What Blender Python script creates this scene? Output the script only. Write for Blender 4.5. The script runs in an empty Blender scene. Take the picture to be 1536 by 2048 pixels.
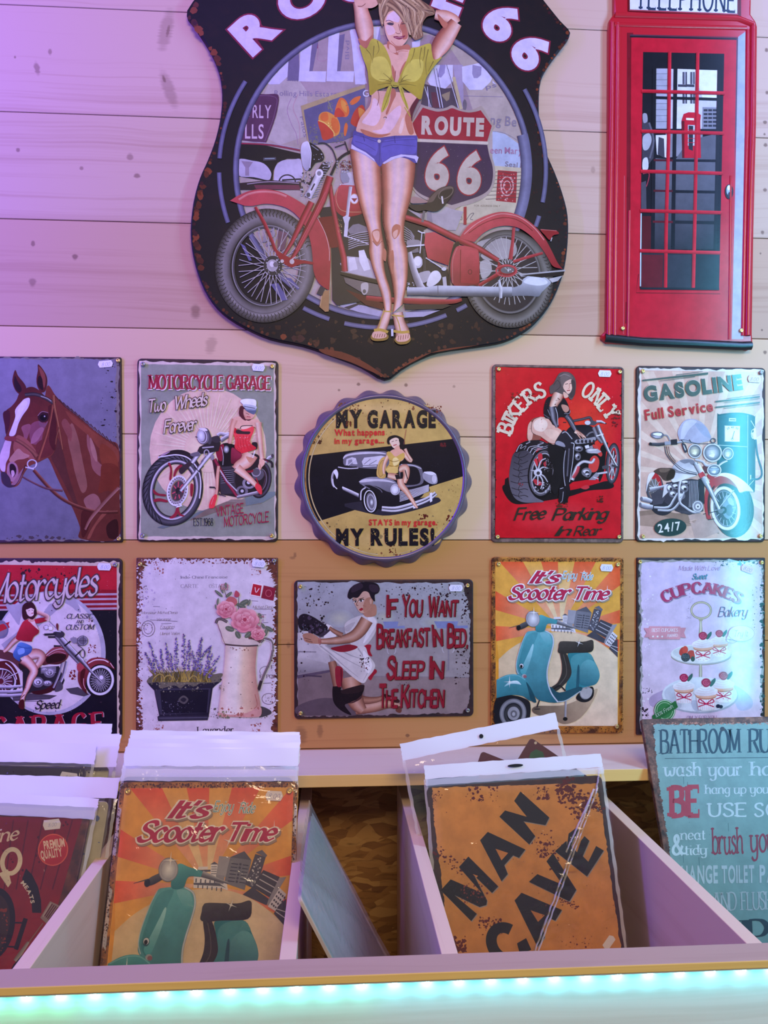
import bpy, bmesh, math, random
from mathutils import Vector, Matrix
scene = bpy.context.scene
COL = scene.collection
R = math.radians

# ------------------------------------------------------------------ camera
F = 1550.0                       # focal length in pixels of the 1536x2048 frame
CAM = Vector((0.0, -1.38, 1.5))
YAW = R(3.7)                     # turned a little to the right of the wall's normal
HORIZON = 1080.0
cam_d = bpy.data.cameras.new('camera')
cam_d.sensor_fit = 'VERTICAL'
cam_d.sensor_height = 36.0
cam_d.sensor_width = 27.0
cam_d.lens = 36.0 * F / 2048.0
cam_d.shift_y = (HORIZON - 1024.0) / 2048.0
cam_d.clip_start = 0.02
cam = bpy.data.objects.new('camera', cam_d)
cam.location = CAM
cam.rotation_euler = (R(90), 0, -YAW)
COL.objects.link(cam)
scene.camera = cam

# ------------------------------------------------------------------ light
scene.view_settings.view_transform = 'Standard'
scene.view_settings.look = 'None'
scene.view_settings.exposure = 0.0
scene.view_settings.gamma = 1.0
scene.view_settings.use_curve_mapping = False
scene.cycles.use_denoising = True
scene.cycles.max_bounces = 8
scene.cycles.transparent_max_bounces = 24

w = bpy.data.worlds.new('world')
scene.world = w
w.use_nodes = True
w.node_tree.nodes['Background'].inputs[0].default_value = (0.72, 0.62, 0.64, 1)
w.node_tree.nodes['Background'].inputs[1].default_value = 0.27


def area(name, loc, target, sx, sy, color, power):
    d = bpy.data.lights.new(name, 'AREA')
    d.shape = 'RECTANGLE'
    d.size, d.size_y = sx, sy
    d.color = color
    d.energy = power
    o = bpy.data.objects.new(name, d)
    o.location = loc
    q = (Vector(target) - Vector(loc)).to_track_quat('-Z', 'Y')
    o.rotation_euler = q.to_euler()
    COL.objects.link(o)
    return o


# the stall's own lamps: a warm lamp under the roof, a violet strip along the roof edge and down the
# left post, an ice-blue strip down the right post
area('warm_roof_lamp', (0.25, -2.2, 2.75), (0.15, 0, 1.4), 0.9, 0.5, (1.0, 0.77, 0.49), 29)
area('violet_roof_strip', (-0.35, -0.75, 2.95), (-0.25, -0.3, 1.2), 1.6, 0.05, (0.30, 0.17, 1.0), 8.5)
area('violet_post_strip', (-1.05, -0.6, 2.12), (-0.35, 0, 2.05), 0.04, 1.35, (0.16, 0.07, 1.0), 20.0)
area('white_post_strip', (1.25, -0.7, 2.3), (0.7, 0, 2.0), 0.05, 1.4, (0.28, 0.46, 1.0), 16.0)
area('ice_post_strip', (1.23, -0.90, 1.62), (0.72, 0, 1.60), 0.035, 1.62, (0.12, 0.74, 1.0), 10.5)


# ------------------------------------------------------------------ colour and geometry helpers
def lin(c):
    return c / 12.92 if c <= 0.04045 else ((c + 0.055) / 1.055) ** 2.4


def C(h):
    """hex 'rrggbb' or 'rgb' -> linear"""
    if isinstance(h, (tuple, list)):
        return tuple(h)
    if len(h) == 3:
        h = h[0] * 2 + h[1] * 2 + h[2] * 2
    return tuple(lin(int(h[i:i + 2], 16) / 255.0) for i in (0, 2, 4))


def ray(px, py):
    a, b = (px - 768.0) / F, -(py - HORIZON) / F
    cy, sy = math.cos(YAW), math.sin(YAW)
    return Vector((a * cy + sy, -a * sy + cy, b))


def W(px, py, y=0.0):
    """the point of the plane at depth y that the pixel looks at"""
    d = ray(px, py)
    t = (y - CAM.y) / d.y
    return CAM + d * t


def link(name, verts, faces, mat, parent=None, smooth=False):
    me = bpy.data.meshes.new(name)
    me.from_pydata(verts, [], faces)
    me.update()
    if mat is not None:
        me.materials.append(mat)
    if smooth:
        for p in me.polygons:
            p.use_smooth = True
    o = bpy.data.objects.new(name, me)
    COL.objects.link(o)
    if parent is not None:
        o.parent = parent
    return o


def bm_link(name, bm, mat, parent=None, smooth=False):
    me = bpy.data.meshes.new(name)
    bmesh.ops.recalc_face_normals(bm, faces=bm.faces)
    bm.to_mesh(me)
    bm.free()
    if mat is not None:
        me.materials.append(mat)
    if smooth:
        for p in me.polygons:
            p.use_smooth = True
    o = bpy.data.objects.new(name, me)
    COL.objects.link(o)
    if parent is not None:
        o.parent = parent
    return o


def bm_box(bm, x0, x1, y0, y1, z0, z1, bev=0.0):
    r = bmesh.ops.create_cube(bm, size=1.0)
    vs = r['verts']
    bmesh.ops.scale(bm, vec=(x1 - x0, y1 - y0, z1 - z0), verts=vs)
    bmesh.ops.translate(bm, vec=((x0 + x1) / 2, (y0 + y1) / 2, (z0 + z1) / 2), verts=vs)
    if bev:
        es = list({e for v in vs for e in v.link_edges})
        bmesh.ops.bevel(bm, geom=es, offset=bev, segments=2, affect='EDGES', profile=0.5)


def empty(name, mat4, label=None, cat=None, group=None):
    o = bpy.data.objects.new(name, None)
    o.empty_display_size = 0.05
    o.matrix_world = mat4 if isinstance(mat4, Matrix) else Matrix.Translation(Vector(mat4))
    COL.objects.link(o)
    tag(o, label, cat, group)
    return o


def tag(o, label=None, cat=None, group=None, kind=None):
    if label: o['label'] = label
    if cat: o['category'] = cat
    if group: o['group'] = group
    if kind: o['kind'] = kind
    return o


# ------------------------------------------------------------------ materials
def nmat(name):
    m = bpy.data.materials.new(name)
    m.use_nodes = True
    t = m.node_tree
    return m, t, t.nodes['Principled BSDF']


def nd(t, kind, ins=None, **kw):
    n = t.nodes.new(kind)
    for k, v in kw.items():
        setattr(n, k, v)
    for k, v in (ins or {}).items():
        s = n.inputs[k]
        if isinstance(v, bpy.types.NodeSocket):
            t.links.new(v, s)
        else:
            s.default_value = v
    return n


def ramp(t, fac, stops):
    n = t.nodes.new('ShaderNodeValToRGB')
    e = n.color_ramp.elements
    while len(e) < len(stops):
        e.new(0.5)
    for el, (p, c) in zip(e, stops):
        el.position = p
        el.color = (*C(c), 1)
    t.links.new(fac, n.inputs[0])
    return n.outputs[0]


def mixc(t, fac, a, b, blend='MIX'):
    n = t.nodes.new('ShaderNodeMix')
    n.data_type = 'RGBA'
    n.blend_type = blend
    for s, v in ((n.inputs[0], fac), (n.inputs[6], a), (n.inputs[7], b)):
        if isinstance(v, bpy.types.NodeSocket):
            t.links.new(v, s)
        else:
            s.default_value = v if not isinstance(v, str) else (*C(v), 1)
    return n.outputs[2]


def math_n(t, op, a, b=0.0, clamp=False):
    n = t.nodes.new('ShaderNodeMath')
    n.operation = op
    n.use_clamp = clamp
    for s, v in ((n.inputs[0], a), (n.inputs[1], b)):
        if isinstance(v, bpy.types.NodeSocket):
            t.links.new(v, s)
        else:
            s.default_value = v
    return n.outputs[0]


def plain(name, col, rough=0.5, metal=0.0, spec=0.5, noise=0.0):
    m, t, b = nmat(name)
    b.inputs['Base Color'].default_value = (*C(col), 1)
    b.inputs['Roughness'].default_value = rough
    b.inputs['Metallic'].default_value = metal
    b.inputs['Specular IOR Level'].default_value = spec
    if noise:
        tc = nd(t, 'ShaderNodeTexCoord')
        n = nd(t, 'ShaderNodeTexNoise', {'Vector': tc.outputs['Object'], 'Scale': 60.0, 'Detail': 5.0})
        t.links.new(mixc(t, math_n(t, 'MULTIPLY', n.outputs[0], noise), (*C(col), 1), (0.02, 0.012, 0.01, 1)), b.inputs['Base Color'])
    return m


def wood(name, light, dark, axis='X', grain=46.0, knots=(), rows=None, row_tints=(), rough=0.55, dots=True):
    """pine: long fine grain along the axis, darker year lines, knots; rows gives each plank its own tone"""
    m, t, b = nmat(name)
    tc = nd(t, 'ShaderNodeTexCoord')
    sc = {'X': (0.8, 30.0, grain), 'Y': (grain, 1.3, 30.0)}[axis]
    v = tc.outputs['Object']
    off = v
    if rows:
        sep = nd(t, 'ShaderNodeSeparateXYZ', {0: v})
        row = math_n(t, 'FLOOR', math_n(t, 'DIVIDE', math_n(t, 'SUBTRACT', sep.outputs[2], rows[0]), rows[1]))
        cmb = nd(t, 'ShaderNodeCombineXYZ', {0: math_n(t, 'MULTIPLY', row, 3.71), 1: math_n(t, 'MULTIPLY', row, 1.3)})
        off = nd(t, 'ShaderNodeVectorMath', {0: v, 1: cmb.outputs[0]}, operation='ADD').outputs[0]
    wob = nd(t, 'ShaderNodeTexNoise', {'Vector': off, 'Scale': 3.0, 'Detail': 2.0})
    wv = nd(t, 'ShaderNodeVectorMath', {0: wob.outputs['Color'], 'Scale': 0.03}, operation='SCALE')
    offw = nd(t, 'ShaderNodeVectorMath', {0: off, 1: wv.outputs[0]}, operation='ADD').outputs[0]
    mp = nd(t, 'ShaderNodeVectorMath', {0: offw, 1: sc}, operation='MULTIPLY').outputs[0]
    n1 = nd(t, 'ShaderNodeTexNoise', {'Vector': mp, 'Scale': 1.0, 'Detail': 3.0, 'Roughness': 0.6})
    mp2 = nd(t, 'ShaderNodeVectorMath', {0: offw, 1: tuple(x * 3.1 for x in sc)}, operation='MULTIPLY').outputs[0]
    n2 = nd(t, 'ShaderNodeTexNoise', {'Vector': mp2, 'Scale': 1.0, 'Detail': 2.0})
    n3 = nd(t, 'ShaderNodeTexNoise', {'Vector': mp, 'Scale': 0.13, 'Detail': 2.0})
    f = math_n(t, 'ADD', math_n(t, 'MULTIPLY', n1.outputs[0], 0.55), math_n(t, 'MULTIPLY', n2.outputs[0], 0.2))
    f = math_n(t, 'ADD', f, math_n(t, 'MULTIPLY', n3.outputs[0], 0.45))
    col = ramp(t, f, [(0.42, light), (0.62, light), (0.95, dark)])
    if rows and row_tints:
        ct = math_n(t, 'DIVIDE', math_n(t, 'ADD', row, 0.5), float(len(row_tints)))
        rp = t.nodes.new('ShaderNodeValToRGB')
        rp.color_ramp.interpolation = 'CONSTANT'
        e = rp.color_ramp.elements
        while len(e) < len(row_tints):
            e.new(0.5)
        for i, (el, c) in enumerate(zip(e, row_tints)):
            el.position = i / len(row_tints)
            el.color = (*C(c), 1)
        t.links.new(ct, rp.inputs[0])
        col = mixc(t, 1.0, col, rp.outputs[0], 'MULTIPLY')
    for (kx, kz, rx, rz, ang, dk) in knots:
        s = nd(t, 'ShaderNodeVectorMath', {0: offw, 1: (0, 0, 0)}, operation='ADD').outputs[0] if False else v
        mpn = nd(t, 'ShaderNodeMapping', {'Vector': s, 'Location': (kx, 0, kz), 'Rotation': (0, R(ang), 0), 'Scale': (rx, 1000.0, rz)}, vector_type='TEXTURE')
        ln = nd(t, 'ShaderNodeVectorMath', {0: mpn.outputs[0]}, operation='LENGTH').outputs['Value']
        ln2 = math_n(t, 'ADD', ln, math_n(t, 'MULTIPLY', math_n(t, 'SUBTRACT', n2.outputs[0], 0.5), 0.9))
        k = nd(t, 'ShaderNodeMapRange', {'Value': ln2, 1: 1.0, 2: 0.45, 3: 0.0, 4: dk}, interpolation_type='SMOOTHSTEP').outputs[0]
        col = mixc(t, k, col, '5a3524')
    if dots:
        vo = nd(t, 'ShaderNodeTexVoronoi', {'Vector': off, 'Scale': 7.0, 'Randomness': 1.0})
        k = nd(t, 'ShaderNodeMapRange', {'Value': vo.outputs['Distance'], 1: 0.03, 2: 0.012, 3: 0.0, 4: 0.55}).outputs[0]
        col = mixc(t, k, col, '4a2b20')
    t.links.new(col, b.inputs['Base Color'])
    b.inputs['Roughness'].default_value = rough
    b.inputs['Specular IOR Level'].default_value = 0.35
    bp = nd(t, 'ShaderNodeBump', {'Height': f, 'Strength': 0.12, 'Distance': 0.002})
    t.links.new(bp.outputs[0], b.inputs['Normal'])
    return m


def osb(name):
    m, t, b = nmat(name)
    tc = nd(t, 'ShaderNodeTexCoord')
    v = tc.outputs['Object']
    wob = nd(t, 'ShaderNodeTexNoise', {'Vector': v, 'Scale': 9.0, 'Detail': 2.0})
    wv = nd(t, 'ShaderNodeVectorMath', {0: wob.outputs['Color'], 'Scale': 0.06}, operation='SCALE')
    o2 = nd(t, 'ShaderNodeVectorMath', {0: v, 1: wv.outputs[0]}, operation='ADD').outputs[0]
    mp = nd(t, 'ShaderNodeVectorMath', {0: o2, 1: (26.0, 84.0, 88.0)}, operation='MULTIPLY').outputs[0]
    vo = nd(t, 'ShaderNodeTexVoronoi', {'Vector': mp, 'Scale': 1.0})
    sp = nd(t, 'ShaderNodeSeparateColor', {0: vo.outputs['Color']})
    col = ramp(t, sp.outputs[0], [(0.0, '7a5230'), (0.3, '946838'), (0.65, 'a67a46'), (1.0, 'b68c54')])
    gr = nd(t, 'ShaderNodeTexNoise', {'Vector': nd(t, 'ShaderNodeVectorMath', {0: o2, 1: (20, 200, 200)}, operation='MULTIPLY').outputs[0], 'Scale': 1.0, 'Detail': 3.0})
    k = nd(t, 'ShaderNodeMapRange', {'Value': gr.outputs[0], 1: 0.55, 2: 0.75, 3: 0.0, 4: 0.6}).outputs[0]
    col = mixc(t, k, col, '3c2412')
    t.links.new(col, b.inputs['Base Color'])
    b.inputs['Roughness'].default_value = 0.7
    bp = nd(t, 'ShaderNodeBump', {'Height': sp.outputs[0], 'Strength': 0.4, 'Distance': 0.003})
    t.links.new(bp.outputs[0], b.inputs['Normal'])
    return m


def print_mat(name, rough=0.24, gain=1.0, wear=0.25, spec=0.3):
    """printed sheet metal: colours of the printing inks in 'ink', with a little mottling and wear"""
    m, t, b = nmat(name)
    at = nd(t, 'ShaderNodeVertexColor', layer_name='ink')
    tc = nd(t, 'ShaderNodeTexCoord')
    n = nd(t, 'ShaderNodeTexNoise', {'Vector': tc.outputs['Object'], 'Scale': 38.0, 'Detail': 6.0, 'Roughness': 0.65})
    k = nd(t, 'ShaderNodeMapRange', {'Value': n.outputs[0], 1: 0.35, 2: 0.7, 3: 1.0, 4: 1.0 - wear}).outputs[0]
    c = mixc(t, 1.0, at.outputs[0], nd(t, 'ShaderNodeCombineColor', {0: k, 1: k, 2: k}).outputs[0], 'MULTIPLY')
    t.links.new(c, b.inputs['Base Color'])
    b.inputs['Roughness'].default_value = rough
    b.inputs['Specular IOR Level'].default_value = spec
    return m


def rust_mat(name, a, bcol, c, scale=45.0, rough=0.5, spec=0.4):
    m, t, b = nmat(name)
    tc = nd(t, 'ShaderNodeTexCoord')
    n = nd(t, 'ShaderNodeTexNoise', {'Vector': tc.outputs['Object'], 'Scale': scale, 'Detail': 8.0, 'Roughness': 0.7})
    t.links.new(ramp(t, n.outputs[0], [(0.36, a), (0.52, bcol), (0.68, c)]), b.inputs['Base Color'])
    b.inputs['Roughness'].default_value = rough
    b.inputs['Specular IOR Level'].default_value = spec
    return m


def film_mat(name, haze=0.03, tint=(1, 1, 1), rough=0.08):
    """clear plastic film: mostly lets the light through, with a sharp sheen and a slight milky haze"""
    m, t, b = nmat(name)
    t.nodes.remove(b)
    out = t.nodes['Material Output']
    tr = nd(t, 'ShaderNodeBsdfTransparent', {0: (*tint, 1)})
    gl = nd(t, 'ShaderNodeBsdfGlossy', {0: (1, 1, 1, 1), 'Roughness': rough})
    df = nd(t, 'ShaderNodeBsdfDiffuse', {0: (0.85, 0.85, 0.88, 1)})
    lw = nd(t, 'ShaderNodeFresnel', {0: 1.45})
    tc = nd(t, 'ShaderNodeTexCoord')
    n = nd(t, 'ShaderNodeTexNoise', {'Vector': tc.outputs['Object'], 'Scale': 26.0, 'Detail': 3.0, 'Distortion': 1.2})
    bp = nd(t, 'ShaderNodeBump', {'Height': n.outputs[0], 'Strength': 0.35, 'Distance': 0.01})
    t.links.new(bp.outputs[0], gl.inputs['Normal'])
    m1 = nd(t, 'ShaderNodeMixShader', {0: haze, 1: tr.outputs[0], 2: df.outputs[0]})
    m2 = nd(t, 'ShaderNodeMixShader', {0: lw.outputs[0], 1: m1.outputs[0], 2: gl.outputs[0]})
    t.links.new(m2.outputs[0], out.inputs['Surface'])
    return m


M = {}
M['print'] = print_mat('printed_tin')
M['print_gloss'] = print_mat('glossy_printed_tin', rough=0.14, spec=0.5)
M['print_board'] = print_mat('printed_road_shield_board', rough=0.34, spec=0.16)
M['print_matt'] = print_mat('printed_board', rough=0.5, wear=0.2)
M['ink'] = print_mat('printed_paper', rough=0.6, wear=0.0)
M['dark_rust'] = rust_mat('dark_rusty_rim', '1c0f12', '2e171a', '45241d')
M['brown_rust'] = rust_mat('brown_rusty_rim', '2d130d', '5a2a1a', '7c4526', 60)
M['grey_rust'] = rust_mat('grey_worn_rim', '46332e', '6a5048', '8a6f62', 70)
M['gold_rust'] = rust_mat('burnt_yellow_rim', '4a2410', 'a8661e', 'c58a2e', 38)
M['black_board'] = rust_mat('black_board', '09080f', '0c0a12', '160d12', 30, 0.45, 0.18)
M['purple_metal'] = plain('dark_violet_enamel', '64586a', 0.3, 0.3)
M['brass'] = plain('brass', 'd2b877', 0.3, 0.85)
M['steel'] = plain('steel', '9a9a98', 0.35, 0.9)
M['hole'] = plain('dark_hole', '0a0606', 0.8)
M['sticker'] = plain('white_sticker_paper', 'dcd8e2', 0.6)
M['white_plastic'] = plain('white_plastic_header', 'e6e4ea', 0.3)
M['film'] = film_mat('clear_film')
M['film_milky'] = film_mat('milky_film', haze=0.5, rough=0.16)
M['film_seam'] = film_mat('seam_film', haze=0.42, rough=0.12)
M['film_grey'] = film_mat('grey_film', haze=0.12, rough=0.2)
M['grey_board'] = plain('grey_backing', 'beae9e', 0.5)
# ------------------------------------------------------------------ the stall: plank wall, shelf, bins
PLANK = 0.1853
Z0 = 1.5 - 3 * PLANK
def kn(px, py, rx, ry, ang=0, dk=0.7):
    p = W(px, py, 0)
    return (p.x, p.z, rx / 1120, ry / 1120, ang, dk * .85)
KN = [kn(332, 60, 16, 50, 12, .4), kn(336, 62, 4, 14, 12, .6), kn(338, 180, 15, 48, -20, .42), kn(328, 158, 4, 9, -20, .7), kn(74, 137, 7, 16, -12, .6), kn(100, 104, 5, 8, 0, .6), kn(30, 114, 3, 4, 0, .7),
      kn(36, 300, 5, 5, 0, .7), kn(260, 314, 8, 9, 0, .55), kn(274, 351, 8, 6, 0, .7), kn(163, 337, 5, 5, 0, .6), kn(66, 487, 5, 8, 0, .7), kn(150, 514, 7, 7, 0, .75), kn(65, 566, 9, 11, 0, .55),
      kn(391, 622, 13, 18, 0, .6), kn(422, 690, 14, 22, 15, .35), kn(678, 780, 3, 3, 0, .7), kn(717, 768, 5, 5, 0, .8), kn(812, 770, 5, 5, 0, .8), kn(908, 773, 4, 4, 0, .5), kn(590, 1110, 5, 6, 0, .6),
      kn(602, 1470, 16, 24, -10, .5), kn(640, 1462, 8, 18, 0, .5), kn(815, 1471, 5, 5, 0, .8), kn(577, 1290, 5, 8, 0, .5), kn(585, 1116, 10, 4, 0, .5), kn(1186, 340, 6, 9, 0, .35)] + [kn(x, y, r, r, 0, .85) for x, y, r in ((1533, 100, 5), (1534, 185, 5), (1530, 245, 5), (1529, 268, 3), (1531, 290, 5), (1530, 380, 5), (1525, 465, 5), (1521, 507, 3), (1530, 705, 5), (1524, 660, 3))]
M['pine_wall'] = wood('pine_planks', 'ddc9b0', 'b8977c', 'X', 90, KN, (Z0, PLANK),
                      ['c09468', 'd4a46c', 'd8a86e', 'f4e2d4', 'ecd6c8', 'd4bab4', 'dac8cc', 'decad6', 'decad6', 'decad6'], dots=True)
M['pine'] = wood('planed_pine', 'dcc8b4', 'bd9c84', 'X', 70, (), rough=0.5)
M['pine_deep'] = wood('planed_pine_crosswise', 'e2c6ae', 'c29c82', 'Y', 60, (), rough=0.5)
M['pine_rough'] = wood('rough_sawn_pine', 'e0e0e2', 'c0bcb8', 'X', 55, [kn(460, 2040, 9, 5, 0, .0)], rough=0.75)
M['osb'] = osb('strand_board')
M['pine_warm_lit'] = wood('warm_lit_pine_front', 'efc878', 'cfa258', 'X', 70, (), rough=0.6, dots=False)
M['pine_rail'] = wood('handled_pine', 'b89c8e', '96786a', 'X', 60, (), rough=0.5)
def warm_lit_front(o):  # yellower pine on front faces: warm light from the front put into the colour
    o.data.materials.append(M['pine_warm_lit'])
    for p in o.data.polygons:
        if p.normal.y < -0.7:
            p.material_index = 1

bm = bmesh.new()
z = Z0
for i in range(9):
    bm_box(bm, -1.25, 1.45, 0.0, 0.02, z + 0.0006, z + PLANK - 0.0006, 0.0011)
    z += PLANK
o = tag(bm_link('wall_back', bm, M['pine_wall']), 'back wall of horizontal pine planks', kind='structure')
bm = bmesh.new()
bm_box(bm, -1.25, 1.45, 0.0205, 0.03, 0.5, z)
tag(bm_link('wall_backing', bm, M['hole']), kind='structure')
# strand board closing the bins at the back, bin floor
bm = bmesh.new()
bm_box(bm, -1.25, 1.45, -0.012, -0.0005, 0.6, 1.106)
tag(bm_link('wall_bin_back', bm, M['osb']), kind='structure')
bm = bmesh.new()
bm_box(bm, -1.25, 1.45, -0.60, -0.013, 0.68, 0.70)
tag(bm_link('floor_bin', bm, M['osb']), kind='structure')

bm = bmesh.new()
bm_box(bm, -1.25, 1.45, -0.150, -0.0005, 1.1085, 1.128, 0.0008)
o = bm_link('shelf_board', bm, M['pine'])
warm_lit_front(o)
tag(o, 'planed pine shelf board running under the lowest row of signs', 'shelf')

RAIL_B, RAIL_F, RAIL_Z = -0.590, -0.6235, 1.0755
bm = bmesh.new()
bm_box(bm, -1.0, 1.2, RAIL_F, RAIL_B, RAIL_Z - 0.0085, RAIL_Z, 0.0012)
o = bm_link('counter_rail', bm, M['pine_rail'])
warm_lit_front(o)
tag(o, 'flat pine batten capping the front board of the bins', 'counter rail')
bm = bmesh.new()
bm_box(bm, -1.0, 1.2, RAIL_F + 0.008, RAIL_B - 0.006, 0.66, RAIL_Z - 0.0088, 0.0008)
o = bm_link('front_board', bm, M['pine_rough'])
tag(o, 'rough sawn board on the front of the bins lit by the turquoise light strip', 'counter front')

DIV = [(-0.322, 'pine bin divider between the red barbecue sign and the front scooter sign'),
       (-0.056, 'pine bin divider just right of the front scooter sign, under the grey sheet'),
       (0.1115, 'pine bin divider between the empty bin and the orange sign'),
       (0.439, 'pine bin divider between the orange sign and the turquoise bathroom sign')]
for x, lab in DIV:
    bm = bmesh.new()
    bm_box(bm, x, x + 0.0175, RAIL_B + 0.0005, -0.0125, 0.7005, 1.07, 0.0008)
    o = bm_link('bin_divider', bm, M['pine_deep'])
    tag(o, lab, 'divider', 'upright dividers of the bins')

# light strip under the lip of the rail
M['led_tape'] = plain('led_tape', 'd8e0e0', 0.4)
def emit(name, col, s):
    m, t, b = nmat(name)
    b.inputs['Base Color'].default_value = (*col, 1)
    b.inputs['Emission Color'].default_value = (*col, 1)
    b.inputs['Emission Strength'].default_value = s
    return m
strip = empty('light_strip', (0.0, RAIL_F + 0.005, RAIL_Z - 0.0088), 'turquoise light strip of small lamps under the front lip of the rail', 'light strip')
bm = bmesh.new()
bm_box(bm, -0.98, 1.18, -0.0035, 0.0025, -0.0014, -0.0002)
bm_link('tape', bm, M['led_tape'], strip)
leds = [emit('led_green', (0.10, 1.0, 0.58), 230), emit('led_turquoise', (0.10, 0.95, 0.85), 230), emit('led_cyan', (0.09, 0.84, 1.0), 230)]
px0 = -40
me = None
LED_ME = []
for q in range(3):
    bm = bmesh.new()
    bm_box(bm, -0.0024, 0.0024, -0.0026, 0.0016, -0.0032, -0.0014)
    mm = bpy.data.meshes.new('lamp')
    bm.to_mesh(mm)
    bm.free()
    mm.materials.append(leds[q])
    LED_ME.append(mm)
for k in range(34):
    x = -0.52 + 0.0322 * k
    o = bpy.data.objects.new('lamp', LED_ME[0 if x < -0.26 else (1 if x < 0.05 else 2)])
    o.parent = strip
    o.location = (x, 0, 0)
    COL.objects.link(o)
# ------------------------------------------------------------------ printing: flat shapes laid on a sign's face
def nums(s):
    v = [float(a) for a in s.split()]
    return list(zip(v[0::2], v[1::2]))


def crom(P, closed, n=5):
    out = []
    m = len(P)
    rng = range(m) if closed else range(m - 1)
    for i in rng:
        p1, p2 = P[i], P[(i + 1) % m]
        p0 = P[i - 1] if (closed or i > 0) else p1
        p3 = P[(i + 2) % m] if (closed or i + 2 < m) else p2
        for k in range(n):
            t = k / n
            t2, t3 = t * t, t * t * t
            out.append(tuple(0.5 * (2 * b + (c - a) * t + (2 * a - 5 * b + 4 * c - d) * t2 + (3 * b - a - 3 * c + d) * t3)
                             for a, b, c, d in zip(p0, p1, p2, p3)))
    if not closed:
        out.append(tuple(P[-1]))
    return out


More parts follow.
